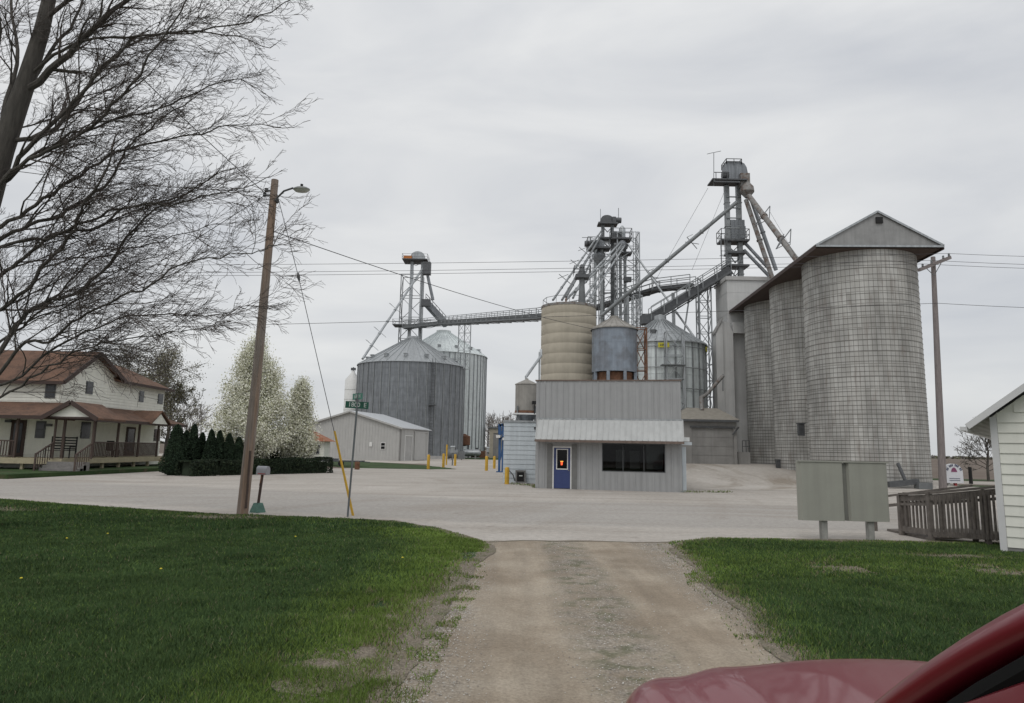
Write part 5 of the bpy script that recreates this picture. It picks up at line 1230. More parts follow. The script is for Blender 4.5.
# ground floor openings (seen under the porch)
win_y(33.5,43.5,421,438); win_x(85,422,438.5,1.0); win_x(156.5,429,441,.9)
def door_y(px0,px1,py0):
    x0, x1 = X(px0,YA_), X(px1,YA_); z1_ = Z(px0,py0,YA_); q = MB(); q.bx(x0,x1,YA_-.07,YA_-.02,.85,z1_); d = q.build('door','trim_brown', t); q = MB(); q.bx(x0+.2,x1-.2,YA_-.09,YA_-.07,1.1,z1_-.2); q.build('pane','glass_house', d)
door_y(9,24,419.5)
dy = None
d_ = CM @ V(((129.5-512)/F, -(440-341.5)/F, -1)); yd = d_.y*(XF/d_.x); q = MB(); q.bx(XF+.02,XF+.07,yd-.6,yd+.6,.85,W(129,427,yd).z); dd = q.build('door','trim_brown', t); q = MB(); q.bx(XF+.07,XF+.085,yd-.4,yd+.4,1.2,W(129,429,yd).z); q.build('pane','glass_house', dd)
# porch
XP, YP = -25.35, 40.2; zd = .86; zpe = 3.15; zpt = 4.05
b = MB(); b.slab([(-42,YP,zd),(XP,YP,zd),(XP,54.2,zd),(XF+.03,54.2,zd),(XF+.03,YA_-.03,zd),(-42,YA_-.03,zd)],(0,0,-.06)); 
b.bx(-42,XP,YP-.04,YP,zd-.32,zd-.005); b.bx(XP,XP+.04,YP-.04,54.2,zd-.32,zd-.005); b.build('porch_deck','deck_tan', t)
for i in range(9): b = MB(); b.bx(-41+i*1.9,-40.85+i*1.9,YP+.1,YP+.25,ZG,zd-.06); b.build('deck_post','deck_tan', t)
for i in range(8): b = MB(); b.bx(XP-.25,XP-.1,YP+.6+i*1.85,YP+.75+i*1.85,ZG,zd-.06); b.build('deck_post','deck_tan', t)
b = MB(); b.slab([(-42,YP-.3,zpe),(XP+.3,YP-.3,zpe),(XF,YA_,zpt),(-42,YA_,zpt)],(0,0,.1)); b.slab([(XP+.3,YP-.3,zpe),(XP+.3,54.5,zpe),(XF,52.8,zpt),(XF,YA_,zpt)],(0,0,.1)); b.slab([(XP+.3,54.5,zpe),(XF-1.2,54.5,zpe),(XF-1.2,52.8,zpt),(XF,52.8,zpt)],(0,0,.1)); b.build('porch_roof','shingle_brown', t)
b = MB(); b.bar((-42,YP-.33,zpe),(XP+.3,YP-.33,zpe),.08,.2); b.bar((XP+.33,YP-.3,zpe),(XP+.33,54.5,zpe),.08,.2); b.build('porch_fascia','trim_brown', t)
b = MB(); b.slab([(-42,YP-.25,zpe-.04),(XP+.25,YP-.25,zpe-.04),(XP+.25,54.4,zpe-.04),(XF,54.4,zpe-.04),(XF,YA_,zpe-.04),(-42,YA_,zpe-.04)],(0,0,.03)); b.build('porch_ceiling','white_siding', t)
# corner entry gable facing the road
gxa, gxb = X(46,YP-.7,420), X(94,YP-.7,420); gxm = (gxa+gxb)/2; zg = Z(71,403,YP-.7)
b = MB(); b.slab([(gxa,YP-.6,zpe),(gxb,YP-.6,zpe),(gxm,YP-.6,zg-.05)],(0,.08,0)); b.build('porch_gable','white_siding', t)
b = MB(); b.slab([(gxa-.2,YP-.8,zpe-.1),(gxm,YP-.8,zg),(gxm,YP+2.2,zg),(gxa-.2,YP+2.2,zpe-.1)],(0,0,.1)); b.slab([(gxm,YP-.8,zg),(gxb+.2,YP-.8,zpe-.1),(gxb+.2,YP+2.2,zpe-.1),(gxm,YP+2.2,zg)],(0,0,.1)); b.build('gable_roof','shingle_brown', t)
b = MB(); b.bar((gxa-.25,YP-.84,zpe-.08),(gxm,YP-.84,zg+.05),.07,.24); b.bar((gxm,YP-.84,zg+.05),(gxb+.25,YP-.84,zpe-.08),.07,.24); b.bar((gxa,YP-.62,zpe),(gxb,YP-.62,zpe),.06,.1); b.build('gable_trim','trim_brown', t)
# second small gable near the far end
yg = 50.2; b = MB(); b.slab([(XP+.42,yg-1.1,zpe+.02),(XP+.42,yg+1.1,zpe+.02),(XP+.42,yg,zpe+.75)],(-.06,0,0)); b.build('porch_gable','white_siding', t)
b = MB(); b.slab([(XP+.55,yg-1.4,zpe-.02),(XP+.55,yg,zpe+.87),(XP-1.4,yg,zpe+.87),(XP-1.4,yg-1.4,zpe-.02)],(0,0,.08)); b.slab([(XP+.55,yg,zpe+.87),(XP+.55,yg+1.4,zpe-.02),(XP-1.4,yg+1.4,zpe-.02),(XP-1.4,yg,zpe+.87)],(0,0,.08)); b.build('gable_roof','shingle_brown', t)
# posts, railings
for x in (-34.5,-31,-28.1): q=MB(); q.bx(x-.06,x+.06,YP+.02,YP+.14,zd,zpe-.04); q.build('porch_post','wood_brown', t)
for y in (YP+.05,43.2,45.8,48.4,51.0,53.6): q=MB(); q.bx(XP-.14,XP-.02,y,y+.12,zd,zpe-.04); q.build('porch_post','wood_brown', t)
def pickets(a, c, z, h=.95, st=.16):
    a, c = V(a), V(c); q = MB(); n = int((c-a).length/st)
    q.bar((a.x,a.y,z+h),(c.x,c.y,z+h),.08,.07); q.bar((a.x,a.y,z+.1),(c.x,c.y,z+.1),.05)
    for i in range(n+1): p = a.lerp(c,i/n); q.bar((p.x,p.y,z+.1),(p.x,p.y,z+h),.045)
    q.build('porch_railing','wood_brown', t)
pickets((-41,YP+.08,0),(-28.1,YP+.08,0),zd); pickets((XP-.08,43.2,0),(XP-.08,50.9,0),zd); pickets((XP-.08,53.0,0),(XP-.08,54.1,0),zd)
# steps at the corner
b = MB()
for i in range(4): b.bx(gxa+.25,gxb-.35,YP-.35-.3*(i+1)+.05,YP-.3*i-.05,ZG,zd-.17*(i+1))
b.build('steps','weathered_light', t)
for x in (gxa+.2,gxb-.3):
    q = MB(); q.bar((x,YP-.1,zd+.9),(x,YP-1.5,ZG+.9),.07); q.bar((x,YP-1.5,ZG),(x,YP-1.5,ZG+.95),.08); q.bar((x,YP-.1,zd),(x,YP-.1,zpe-.05),.09)
    for i in range(1,7): p=i/7; zz = (zd)*(1-p)+ZG*p; q.bar((x,YP-.1-1.4*p,zz),(x,YP-.1-1.4*p,zz+.9),.035)
    q.build('step_railing','wood_brown', t)
b = MB(); 
for i in range(3): b.bx(XP+.04+.28*i,XP+.32+.28*i,51.3,52.7,ZG,zd-.2*(i+1))
b.build('steps','deck_tan', t)
for (px,py) in ((6,421),(47,425)): 
    x_ = X(px,YA_); z_ = Z(px,py,YA_); q = MB(); q.box((x_,YA_-.1,z_),(.35,.15,.16)); q.build('porch_light','steel_dark', t)
# porch furniture
def bench(label, x, y, rz):
    t = thing('porch_bench', label, 'bench', (x,y,zd), rz)
    b = MB(); [b.bx(-.75,.75,-.05+j*.14-.2,.05+j*.14-.2,.42,.46) for j in range(4)]; b.build('seat','dark_gap', t, local=True)
    b = MB(); [b.bx(-.75,.75,.28,.32,.5+j*.16,.58+j*.16) for j in range(5)]; [b.bx(i,i+.05,.26,.34,0,1.25) for i in (-.75,-.02,.70)]; b.build('backrest','dark_gap', t, local=True)
    for i in (-.72,.68):
        q = MB(); q.bx(i,i+.05,-.28,-.22,0,.62); q.bx(i,i+.05,-.28,.3,.62,.67); q.build('armrest','dark_gap', t, local=True)
bench('dark slatted bench on the porch beside the corner steps of the white house', -26.35, 41.6, 0)
tt = thing('porch_chair', 'dark chair on the porch near the middle posts of the white house', 'chair', (-26.3,47.0,zd), R(80))
b = MB(); b.bx(-.28,.28,-.28,.25,.40,.45); b.build('seat','dark_gap', tt, local=True); b = MB(); [b.bx(-.28+i*.11,-.22+i*.11,.22,.27,.45,1.0) for i in range(6)]; b.bx(-.28,.33,.2,.28,1.0,1.06); b.build('backrest','dark_gap', tt, local=True)
for i in (-.26,.22):
    for j in (-.26,.2): q = MB(); q.bx(i,i+.05,j,j+.05,0,.4); q.build('leg','dark_gap', tt, local=True)

# ------------------------------------------------------------------ utility pole with lamp, wires, guy
pb = gpt(242,515); pt = W(275,180,pb.y+.1); 
t = thing('utility_pole', 'leaning brown wooden utility pole with a street lamp arm at the lawn edge', 'utility pole', pb)
b = MB(); b.tube([pb-V((0,0,.2)), pb.lerp(pt,.35)+V((.03,0,0)), pt], [.152,.132,.10], 14); b.build('pole','pole_wood', t, smooth=True)
def pp(f): return pb.lerp(pt,f)
l0 = W(278,197,pb.y); l1 = W(284,191,pb.y-.1); l2 = W(293,188,pb.y-.2)
b = MB(); b.tube([l0-V((.08,0,.12)), l0, l1, l2], .028, 8); b.build('lamp_arm','steel_dark', t, smooth=True)
lc = W(301.5,189.3,pb.y-.2); s_ = .24
b = MB(); b.lathe((0,0,0),[(.02,.07),(.13,.06),(.20,.02),(.21,-.01)],16); ob = b; 
for i in range(len(ob.v)): v=ob.v[i]; ob.v[i]=(v[0]*1.15+lc.x, v[1]*.75+lc.y, v[2]+lc.z)
ob.build('lamp_head','lamp_grey', t, smooth=True)
b = MB(); b.lathe((0,0,0),[(.20,-.012),(.15,-.07),(.02,-.09)],16)
for i in range(len(b.v)): v=b.v[i]; b.v[i]=(v[0]*1.15+lc.x, v[1]*.75+lc.y, v[2]+lc.z)
b.build('lamp_lens','lamp_glass', t, smooth=True)
b = MB(); b.lathe((lc.x,lc.y,lc.z+.06),[(.04,0),(.04,.09),(.01,.1)],10,cap1=True); b.build('photocell','dark_gap', t)
b = MB(); 
for f,dx in ((.965,-.22),(.95,-.25),(.93,.12)): p = pp(f); b.bar(p,p+V((dx,0,0)),.05); b.lathe(p+V((dx,0,-.04)),[(.03,0),(.06,.03),(.04,.08),(.06,.1),(.02,.12)],8)
b.build('insulator','steel_dark', t, smooth=True)
b = MB(); b.tube([pp(.02)+V((.13,-.12,0)), pp(.10)+V((.12,-.13,0)), pp(.18)+V((.10,-.12,0))],.03,6); b.build('ground_wire_cover','wood_brown', t)
gt = W(353,517,pb.y+.4); gt.z = 0; guard_top = W(334.5,431,pb.y+.2); gi = W(298.5,277,pb.y+.1); g0_ = pp(.955)+V((.1,0,0))
gy = thing('guy_wire', 'steel guy wire with a yellow plastic guard anchoring the utility pole', 'guy wire', gt)
b = MB(); b.tube([g0_,gi],.009,4); b.tube([gi,guard_top.lerp(gt,.5),gt],.009,4); b.build('strand','cable', gy)
b = MB(); b.tube([gi+V((-.02,0,.12)),gi+V((0,0,0)),gi+V((.03,0,-.12))],[.02,.05,.02],8); b.build('insulator','steel_dark', gy)
b = MB(); b.tube([guard_top,gt],[.028,.034],8); b.build('guard','yellow', gy, smooth=True)
wire('wire','upper service wire running from the pole top into the bare tree', pp(.955)+V((-.22,0,0)), W(60,-5,14), .1, .013)
wire('wire','thin service wire sloping from the pole down left through the bare branches', pp(.95)+V((-.25,0,0)), W(-40,375,30), .2, .013)
wire('wire','upper left wire crossing the bare tree to the pole', pp(.96)+V((-.2,0,0)), W(-60,160,19), .15, .01)
wire('wire','service wire drooping from the pole across to the office roof', pp(.84), W(598,330,43), .25, .013)

# right utility pole with crossarm and lines
Yp = 41.0; rb = W(943,489,Yp); rb.z = 0; rt = W(933,257,Yp+.2)
t = thing('utility_pole', 'purple grey wooden utility pole with a crossarm right of the nearest silo', 'utility pole', rb)
b = MB(); b.tube([rb,rb.lerp(rt,.5),rt],[.21,.17,.125],12); b.build('pole','pole_far', t, smooth=True)
ca, cb_ = W(919,270,Yp-.8), W(950,257.5,Yp+.8)
b = MB(); b.bar(ca,cb_,.17,.19); b.build('crossarm','pole_far', t)
b = MB(); m_ = ca.lerp(cb_,.45); b.bar(ca.lerp(cb_,.2),m_-V((0,0,.7)),.03); b.bar(ca.lerp(cb_,.75),m_-V((0,0,.7)),.03); b.build('arm_brace','steel_mid', t)
ins = []
for f in (.12,.40,.78,.97):
    p = ca.lerp(cb_,f); q = MB(); q.lathe(p+V((0,0,.08)),[(.03,0),(.07,.05),(.05,.12),(.07,.16),(.02,.22)],8); q.build('insulator','steel_mid', t, smooth=True); ins.append(p+V((0,0,.28)))
for i,(p,ly,ry) in enumerate(((ins[0],284,268),(ins[1],281,264),(ins[3],273,255))):
    a_ = W(-120,ly+(-120-512)*.0125,Yp+2); wire('power_line', ['lowest of the three power lines crossing behind the elevator towers','middle one of the three power lines crossing the sky','topmost of the three power lines crossing the sky'][i], a_, p, .25, .012, 'power lines on the right pole', 24)
    c_ = W(1180,ry+3,Yp-3); wire('power_line', ['power line leaving the right pole toward the right, lowest of three','power line leaving the right pole toward the right, middle of three','power line leaving the right pole toward the right, topmost of three'][i], p, c_, .1, .012, 'power lines on the right pole', 8)
p = rb.lerp(rt,.79); wire('power_line','single lower line crossing low over the tan silo to the right pole', W(-120,332,Yp), p-V((0,.2,0)), .2, .013, 'power lines on the right pole', 24)
wire('power_line','single lower line leaving the right pole toward the right edge', p-V((0,.2,0)), W(1180,311,Yp-3), .1, .013, 'power lines on the right pole', 8)

# ------------------------------------------------------------------ street sign
sb = gpt(347.5,517); st = W(358.3,393,sb.y)
t = thing('street_sign', 'leaning steel post with green crossing street name blades at the lawn edge', 'street sign', sb)
b = MB(); b.bar(sb-V((0,0,.1)),st,.066,.04); b.build('post','post_galv', t)
def textmesh(s, size, m, parent, loc, rot, name='lettering', ext=.001):
    dg = None
    cu = bpy.data.curves.new(name,'FONT'); cu.body = s; cu.size = size; cu.align_x = 'CENTER'; cu.align_y = 'CENTER'; cu.extrude = ext
    o = bpy.data.objects.new(name, cu); C.objects.link(o); cu.materials.append(M[m]); dg = bpy.context.evaluated_depsgraph_get(); me = bpy.data.meshes.new_from_object(o.evaluated_get(dg)); bpy.data.objects.remove(o); bpy.data.curves.remove(cu); me.name = name
    o = bpy.data.objects.new(name, me); C.objects.link(o); o.parent = parent; o.location = loc; o.rotation_euler = rot; return o
cen = W(357,405,sb.y-.02)
lean = atan2(st.x-sb.x, st.z-sb.z)
bw, bh = .62, .185
b = MB(); Rm = Matrix.Rotation(R(5),3,'Z') @ Matrix.Rotation(lean*.9,3,'Y'); 
b.box(cen,(bw,.006,bh),M3=Rm); bl = b.build('name_blade','sign_green', t)
tm = textmesh('1800  E', .17, 'sign_letter', bl, (cen-sb)+Rm@V((.01,-.008,-.0)), (Rm@Matrix.Rotation(pi/2,3,'X')).to_euler())
tm.scale = (.95,1,1)
cen2 = W(356.5,396.5,sb.y); Rm2 = Matrix.Rotation(R(-52),3,'Z') @ Matrix.Rotation(lean*.3,3,'Y')
b = MB(); b.box(cen2+V((.03,0,0)),(.60,.006,.17),M3=Rm2); bl2 = b.build('name_blade','sign_green_light', t)
textmesh('600 N', .15, 'sign_letter', bl2, (cen2+V((.03,0,0))-sb)+Rm2@V((0,-.008,0)), (Rm2@Matrix.Rotation(pi/2,3,'X')).to_euler())
b = MB(); b.box(cen2-V((0,0,.09)),(.05,.05,.05)); b.box(cen2-V((0.0,0,.27)),(.05,.05,.05)); b.build('bracket','steel_dark', t)

# ------------------------------------------------------------------ mailbox
mb = gpt(257.5,512.5); zt = Z(262,474,mb.y); zt2 = Z(262,466,mb.y); xm_ = X(263.5,mb.y,470)
t = thing('mailbox', 'grey metal mailbox on a leaning post in a teal bucket base', 'mailbox', mb)
b = MB(); b.lathe(mb,[(.215,0),(.20,.06),(.125,.25),(.12,.26),(.02,.26)],4,a0=R(20)); b.build('base','teal', t)
b = MB(); b.bar(mb+V((0,0,.2)),(xm_-.02,mb.y,zt-.02),.06); b.build('post','trim_brown', t)
b = MB(); b.bar((xm_-.07,mb.y,zt-.32),(xm_-.02,mb.y-.02,zt),.05,.03); b.build('brace','rust', t)
Rz = Matrix.Rotation(R(-28),3,'Z'); hw_, hl, hh = .075, .18, zt2-zt+.02
b = MB(); pr = [(-hw_,0)]+[(hw_*cos(a),hh-.085+.085*sin(a)) for a in [pi*k/10 for k in range(10,-1,-1)]]+[(hw_,0)]
# body long axis seen obliquely
b.slab([Rz@V((-hl+.0,x,z))+V((xm_,mb.y,zt-.02)) for x,z in pr], Rz@V((2*hl,0,0))); bo=b.build('box','mailbox_grey', t, smooth=True)
b = MB(); b.slab([Rz@V((-hl-.012,x*1.05,z*1.02-.002))+V((xm_,mb.y,zt-.02)) for x,z in pr], Rz@V((.015,0,0))); b.build('door','galv', t)
b = MB(); b.box(V((xm_,mb.y,zt+.01))+Rz@V((0.02,-hw_-.01,0)),(.27,.012,.022),M3=Rz); b.build('red_stripe','red', t)

# ------------------------------------------------------------------ back of sign boards, right
Yd = 15.9; sx0, sx1 = X(798.5,Yd,490), X(889.5,Yd,490); zb0, zt0 = Z(843,521,Yd), Z(843,462.5,Yd); xm_ = X(846,Yd,490)
t = thing('sign_board', 'two grey metal sign panels seen from behind on two short concrete posts', 'sign board', ((sx0+sx1)/2,Yd,0))
for (x0,x1,sgn) in ((sx0,xm_-.02,0),(xm_+.015,sx1,1)):
    b = MB(); q0 = .05
    b.bx(x0+.06,x1-.06,Yd-.03,Yd+.10,zb0,zt0)
    b.slab([(x0,Yd+.07,zb0),(x0+.06,Yd-.03,zb0),(x0+.06,Yd-.03,zt0),(x0,Yd+.07,zt0)],(0,.03,0)); b.slab([(x1-.06,Yd-.03,zb0),(x1,Yd+.07,zb0),(x1,Yd+.07,zt0),(x1-.06,Yd-.03,zt0)],(0,.03,0)); b.build('panel','board_grey', t)
b = MB(); b.bx(xm_-.07,xm_+.08,Yd+.03,Yd+.09,zb0+.01,zt0-.02); b.build('centre_post','board_dark', t)
b = MB(); b.bx(sx0+.01,sx1-.01,Yd-.05,Yd+.12,zt0+.002,zt0+.03); b.build('cap_rail','board_grey', t)
for px in (821.5,867.5): q = MB(); q.bx(X(px-2.9,Yd),X(px+2.9,Yd),Yd+.02,Yd+.16,0,zb0-.004); q.build('post','post_conc', t)

# ------------------------------------------------------------------ ramp railing
A = gpt(903,535.5); B = gpt(933,541.5); Cc = V((X(1003,15.6,540),15.3,0))
A.z = B.z = 0
t = thing('ramp_railing', 'weathered brown wooden ramp railing joined to the white sided building', 'railing', B)
zA_, zB_, zC_ = Z(899,494,A.y), Z(930,493,B.y), Z(999,485.5,Cc.y)
def pk(a, c, za, zc, n, zlow=.14, skip=()):
    b = MB(); b.bar((a.x,a.y,za),(c.x,c.y,zc),.12,.05); b.bar((a.x,a.y-.02,za-.10),(c.x,c.y-.02,zc-.10),.035,.13); b.bar((a.x,a.y-.02,zlow+.02),(c.x,c.y-.02,zlow+.06),.035,.12)
    b.bar((a.x,a.y+.05,za-.24),(c.x,c.y+.05,zc-.26),.05,.06); b.build('rail','weathered', t)
    for i in range(1,n):
        f = i/n; p = a.lerp(c,f); zt_ = za+(zc-za)*f; q = MB(); q.bar((p.x,p.y-.05,zlow-.02),(p.x,p.y-.05,zt_-.06),.04,.035); q.build('picket','weathered', t)
pk(B, Cc, zB_, zC_, 19); pk(A, B, zA_, zB_, 8)
for p,z in ((A,zA_),(B,zB_),(B.lerp(Cc,.72),zC_-.08)): q = MB(); q.bar((p.x,p.y+.04,-.05),(p.x,p.y+.04,z-.02),.10); q.build('post','weathered', t)
b = MB(); off = V((-.2,.9,0)); b.bar(A+off+V((0,0,zA_-.15)),Cc+off+V((0,0,zC_-.05)),.09,.05); b.bar(A+off+V((0,0,zA_-.38)),Cc+off+V((0,0,zC_-.3)),.05,.07)
for f in (0,.35,.7,1): p = A.lerp(Cc,f)+off; b.bar(p,p+V((0,0,1.0)),.09)
b.build('far_rail','weathered', t)
b = MB(); b.slab([B+V((0,.1,.06)),Cc+V((0,.1,.28)),Cc+V((-.2,1.0,.28)),A+V((.1,.9,.06))],(0,0,-.05)); b.build('ramp_floor','weathered', t)

# ------------------------------------------------------------------ near white building, right
K = V((X(1002.5,14.4,548),14.4,0)); th_ = R(-38); 
t = thing('white_shed', 'white lap sided building corner with a gabled eave at the right edge', 'building', K, th_)
WL = 5.2; ez = Z(999,430,14.4); 
sl = .77
b = MB(); xm2 = WL/2
ez += .26
b.slab([(0,0,.0),(WL,0,.0),(WL,0,ez),(xm2,0,ez+xm2*sl),(0,0,ez)],(0,.15,0)); b.bx(0,.15,.15,7,0,ez); b.bx(WL-.15,WL,.15,7,0,ez); b.bx(0,WL,7,7.15,0,ez)
z = .12; st_ = .205
while z < ez+xm2*sl-.2:
    if z < ez: x0, x1 = .09, WL-.09
    else: x0 = (z+st_-ez)/sl; x1 = WL-x0
    if x1-x0 > .3: b.slab([(x0,-.028,z),(x1,-.028,z),(x1,-.004,z+st_),(x0,-.004,z+st_)],(0,.012,0))
    if z < ez-st_: b.slab([(-.028,.09,z),(-.028,6.9,z),(-.004,6.9,z+st_),(-.004,.09,z+st_)],(.012,0,0))
    z += st_
b.build('wall','near_siding', t, local=True)
b = MB(); b.bx(-.035,.085,-.035,.0,.02,ez); b.bx(-.035,.0,0,.085,.02,ez); b.build('corner_trim','gutter_white', t, local=True)
ov, oh = .40, .36
b = MB()
e0 = (-ov,-oh,ez-ov*sl+.10); e1 = (xm2,-oh,ez+xm2*sl+.10)
for sgn in (0,1):
    def mx_(p): return (WL-p[0],p[1],p[2]) if sgn else p
    q0, q1 = mx_(e0), mx_(e1); q2, q3 = (q1[0],7.3,q1[2]), (q0[0],7.3,q0[2]); b.slab([q0,q1,q2,q3],(0,0,.06))
b.build('roof','steel_mid', t, local=True)
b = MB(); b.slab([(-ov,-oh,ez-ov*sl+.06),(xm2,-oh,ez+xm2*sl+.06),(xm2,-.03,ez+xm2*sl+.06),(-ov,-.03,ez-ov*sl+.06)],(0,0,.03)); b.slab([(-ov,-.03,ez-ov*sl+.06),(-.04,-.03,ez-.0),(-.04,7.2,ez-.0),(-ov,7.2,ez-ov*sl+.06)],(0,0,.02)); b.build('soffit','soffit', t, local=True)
b = MB(); b.bar((-ov,-oh-.02,ez-ov*sl+.10),(xm2,-oh-.02,ez+xm2*sl+.10),.03,.12); b.bar((WL+ov,-oh-.02,ez-ov*sl+.10),(xm2,-oh-.02,ez+xm2*sl+.10),.03,.15); b.bx(-ov-.02,-ov,-oh-.03,7.3,ez-ov*sl+.0,ez-ov*sl+.14); b.build('fascia','gutter_white', t, local=True)
b = MB(); b.bx(-ov-.13,-ov-.022,-oh-.02,7.3,ez-ov*sl+.02,ez-ov*sl+.10); b.build('gutter','gutter_white', t, local=True)
b = MB(); b.bx(.02,WL-.02,-.01,.0,-.05,.12); b.build('foundation','concrete_dark', t, local=True)

# ------------------------------------------------------------------ arched sign far right
Ys = 44.; ax_ = X(954,Ys,470); zb_ = Z(954,483,Ys); zt_ = Z(954,463.8,Ys); w_ = (X(963,Ys)-X(945.5,Ys))/2
t = thing('arched_sign', 'white arched business sign on red and grey posts beyond the wooden railing', 'sign', (ax_,Ys,0))
hz = zt_-zb_-w_
pr = [(-w_,0),(w_,0)]+[(w_*cos(a),max(hz,.1)+w_*sin(a)) for a in [pi*k/14 for k in range(0,15)]]
b = MB(); b.slab([(ax_+x,Ys,zb_+z) for x,z in pr],(0,.35,0)); b.build('panel','arch_white', t)
b = MB()
for k in range(2,15):
    a = pi*k/16; r1 = w_*.86; b.box((ax_+r1*cos(a),Ys-.012,zb_+max(hz,.1)+r1*sin(a)),(.06,.02,.13),M3=Matrix.Rotation(pi/2-a,3,'Y') ) if k%4 else None
b.build('arc_lettering','arch_mark', t)
b = MB(); b.lathe((0,0,0),[(.02,.0)],3) if False else None
b.slab([(ax_-w_*.35+.0,Ys-.01,zb_+hz+.05),(ax_+w_*.35,Ys-.01,zb_+hz+.05),(ax_+w_*.2,Ys-.01,zb_+hz+.25),(ax_,Ys-.01,zb_+hz+.33),(ax_-w_*.25,Ys-.01,zb_+hz+.25)],(0,-.01,0)); b.build('emblem','arch_purple', t)
b = MB(); b.bx(ax_-w_*.6,ax_+w_*.6,Ys-.02,Ys-.003,zb_+.14,zb_+.17); b.bx(ax_-w_*.6,ax_+w_*.6,Ys-.02,Ys-.003,zb_+.26,zb_+.29); b.build('lettering','arch_mark', t)
for dx,mm in ((.12,'red'),(-.3,'concrete_light')): q=MB(); q.bx(ax_+dx-.07,ax_+dx+.07,Ys+.1,Ys+.24,0,zb_); q.build('post',mm, t)
g_ = V((X(970,52,470),52,0)); b = MB(); b.tube([(0,0,0),(0,0,Z(970,467,52))],[.13,.11],8); o = b.build('field_post','dark_gap'); o.location = g_; tag(o,'dark wooden post standing at the edge of the brown field','post')

# ------------------------------------------------------------------ red van
CAR = (1.48, .57); CYAW = R(4.5)
t = thing('minivan', 'red minivan beside the camera, bonnet and windscreen pillar at the lower right', 'car', (CAR[0],CAR[1],0), CYAW)
# local: y forward, nose at 2.38
def sec(y, pts): return [(x,y,z) for x,z in pts]
def body_profile(y):
    # half width, belt z, top z (bonnet) as functions of y
    nose = max(0,(y-1.45)/1.05); hw = .98-.40*nose**6.0
    if y < -2.0: hw = .93-.25*((-2.0-y)/.4)**2
    return hw
def loft(mb, secs, close=True):
    n = len(secs[0]); vs = [p for s in secs for p in s]; fs = [(i*n+k, i*n+(k+1)%n, (i+1)*n+(k+1)%n, (i+1)*n+k) for i in range(len(secs)-1) for k in range(n)]
    fs += [tuple(reversed(range(n))), tuple(range((len(secs)-1)*n, len(secs)*n))]
    mb.add(vs, fs)
HN = CARH = 1.04
ys = [-2.4,-2.2,-1.8,-1.0,0,.8,1.2,1.6,1.9,2.1,2.25,2.36,2.44,2.5]
secs = []
for y in ys:
    hw = body_profile(y)
    if y < 1.15: zt_ = 1.08
    else: q = (y-1.15)/1.35; zt_ = 1.10-.035*q-.22*max(0,(q-.72)/.28)**2
    zl = .24
    p = []
    half = [(hw*.92,zl),(hw,zl+.14),(hw+.01,.62),(hw-.005,.82),(hw-.035,zt_-.10),(hw-.09,zt_-.035),(hw-.17,zt_-.008),(hw*.72,zt_-(.018 if y>1.15 else 0)),(hw*.60,zt_+(.026 if y>1.15 else 0)),(hw*.48,zt_+(.018 if y>1.15 else 0)),(hw*.25,zt_+(.045 if y>1.15 else 0)),(0.0001,zt_+(.05 if y>1.15 else 0))]
    p = half + [(-x,z) for x,z in reversed(half[:-1])]
    secs.append(sec(y,p))
b = MB(); loft(b, secs); body = b.build('body','car_red', t, smooth=True, local=True)
body.data.set_sharp_from_angle(angle=R(60)); sd_ = body.modifiers.new('sub','SUBSURF'); sd_.levels = sd_.render_levels = 2
# bonnet shut line strips and sculpted ridges
b = MB()
b.tube([(-.38,2.505,.66),(0,2.51,.67),(.38,2.505,.66)],.012,6); b.build('bumper_strip','car_black', t, local=True)
# cowl
b = MB(); b.slab([(-.72,1.18,1.10),(.72,1.18,1.10),(.74,1.36,1.112),(-.74,1.36,1.112)],(0,0,.012)); b.build('cowl','car_black', t, local=True)
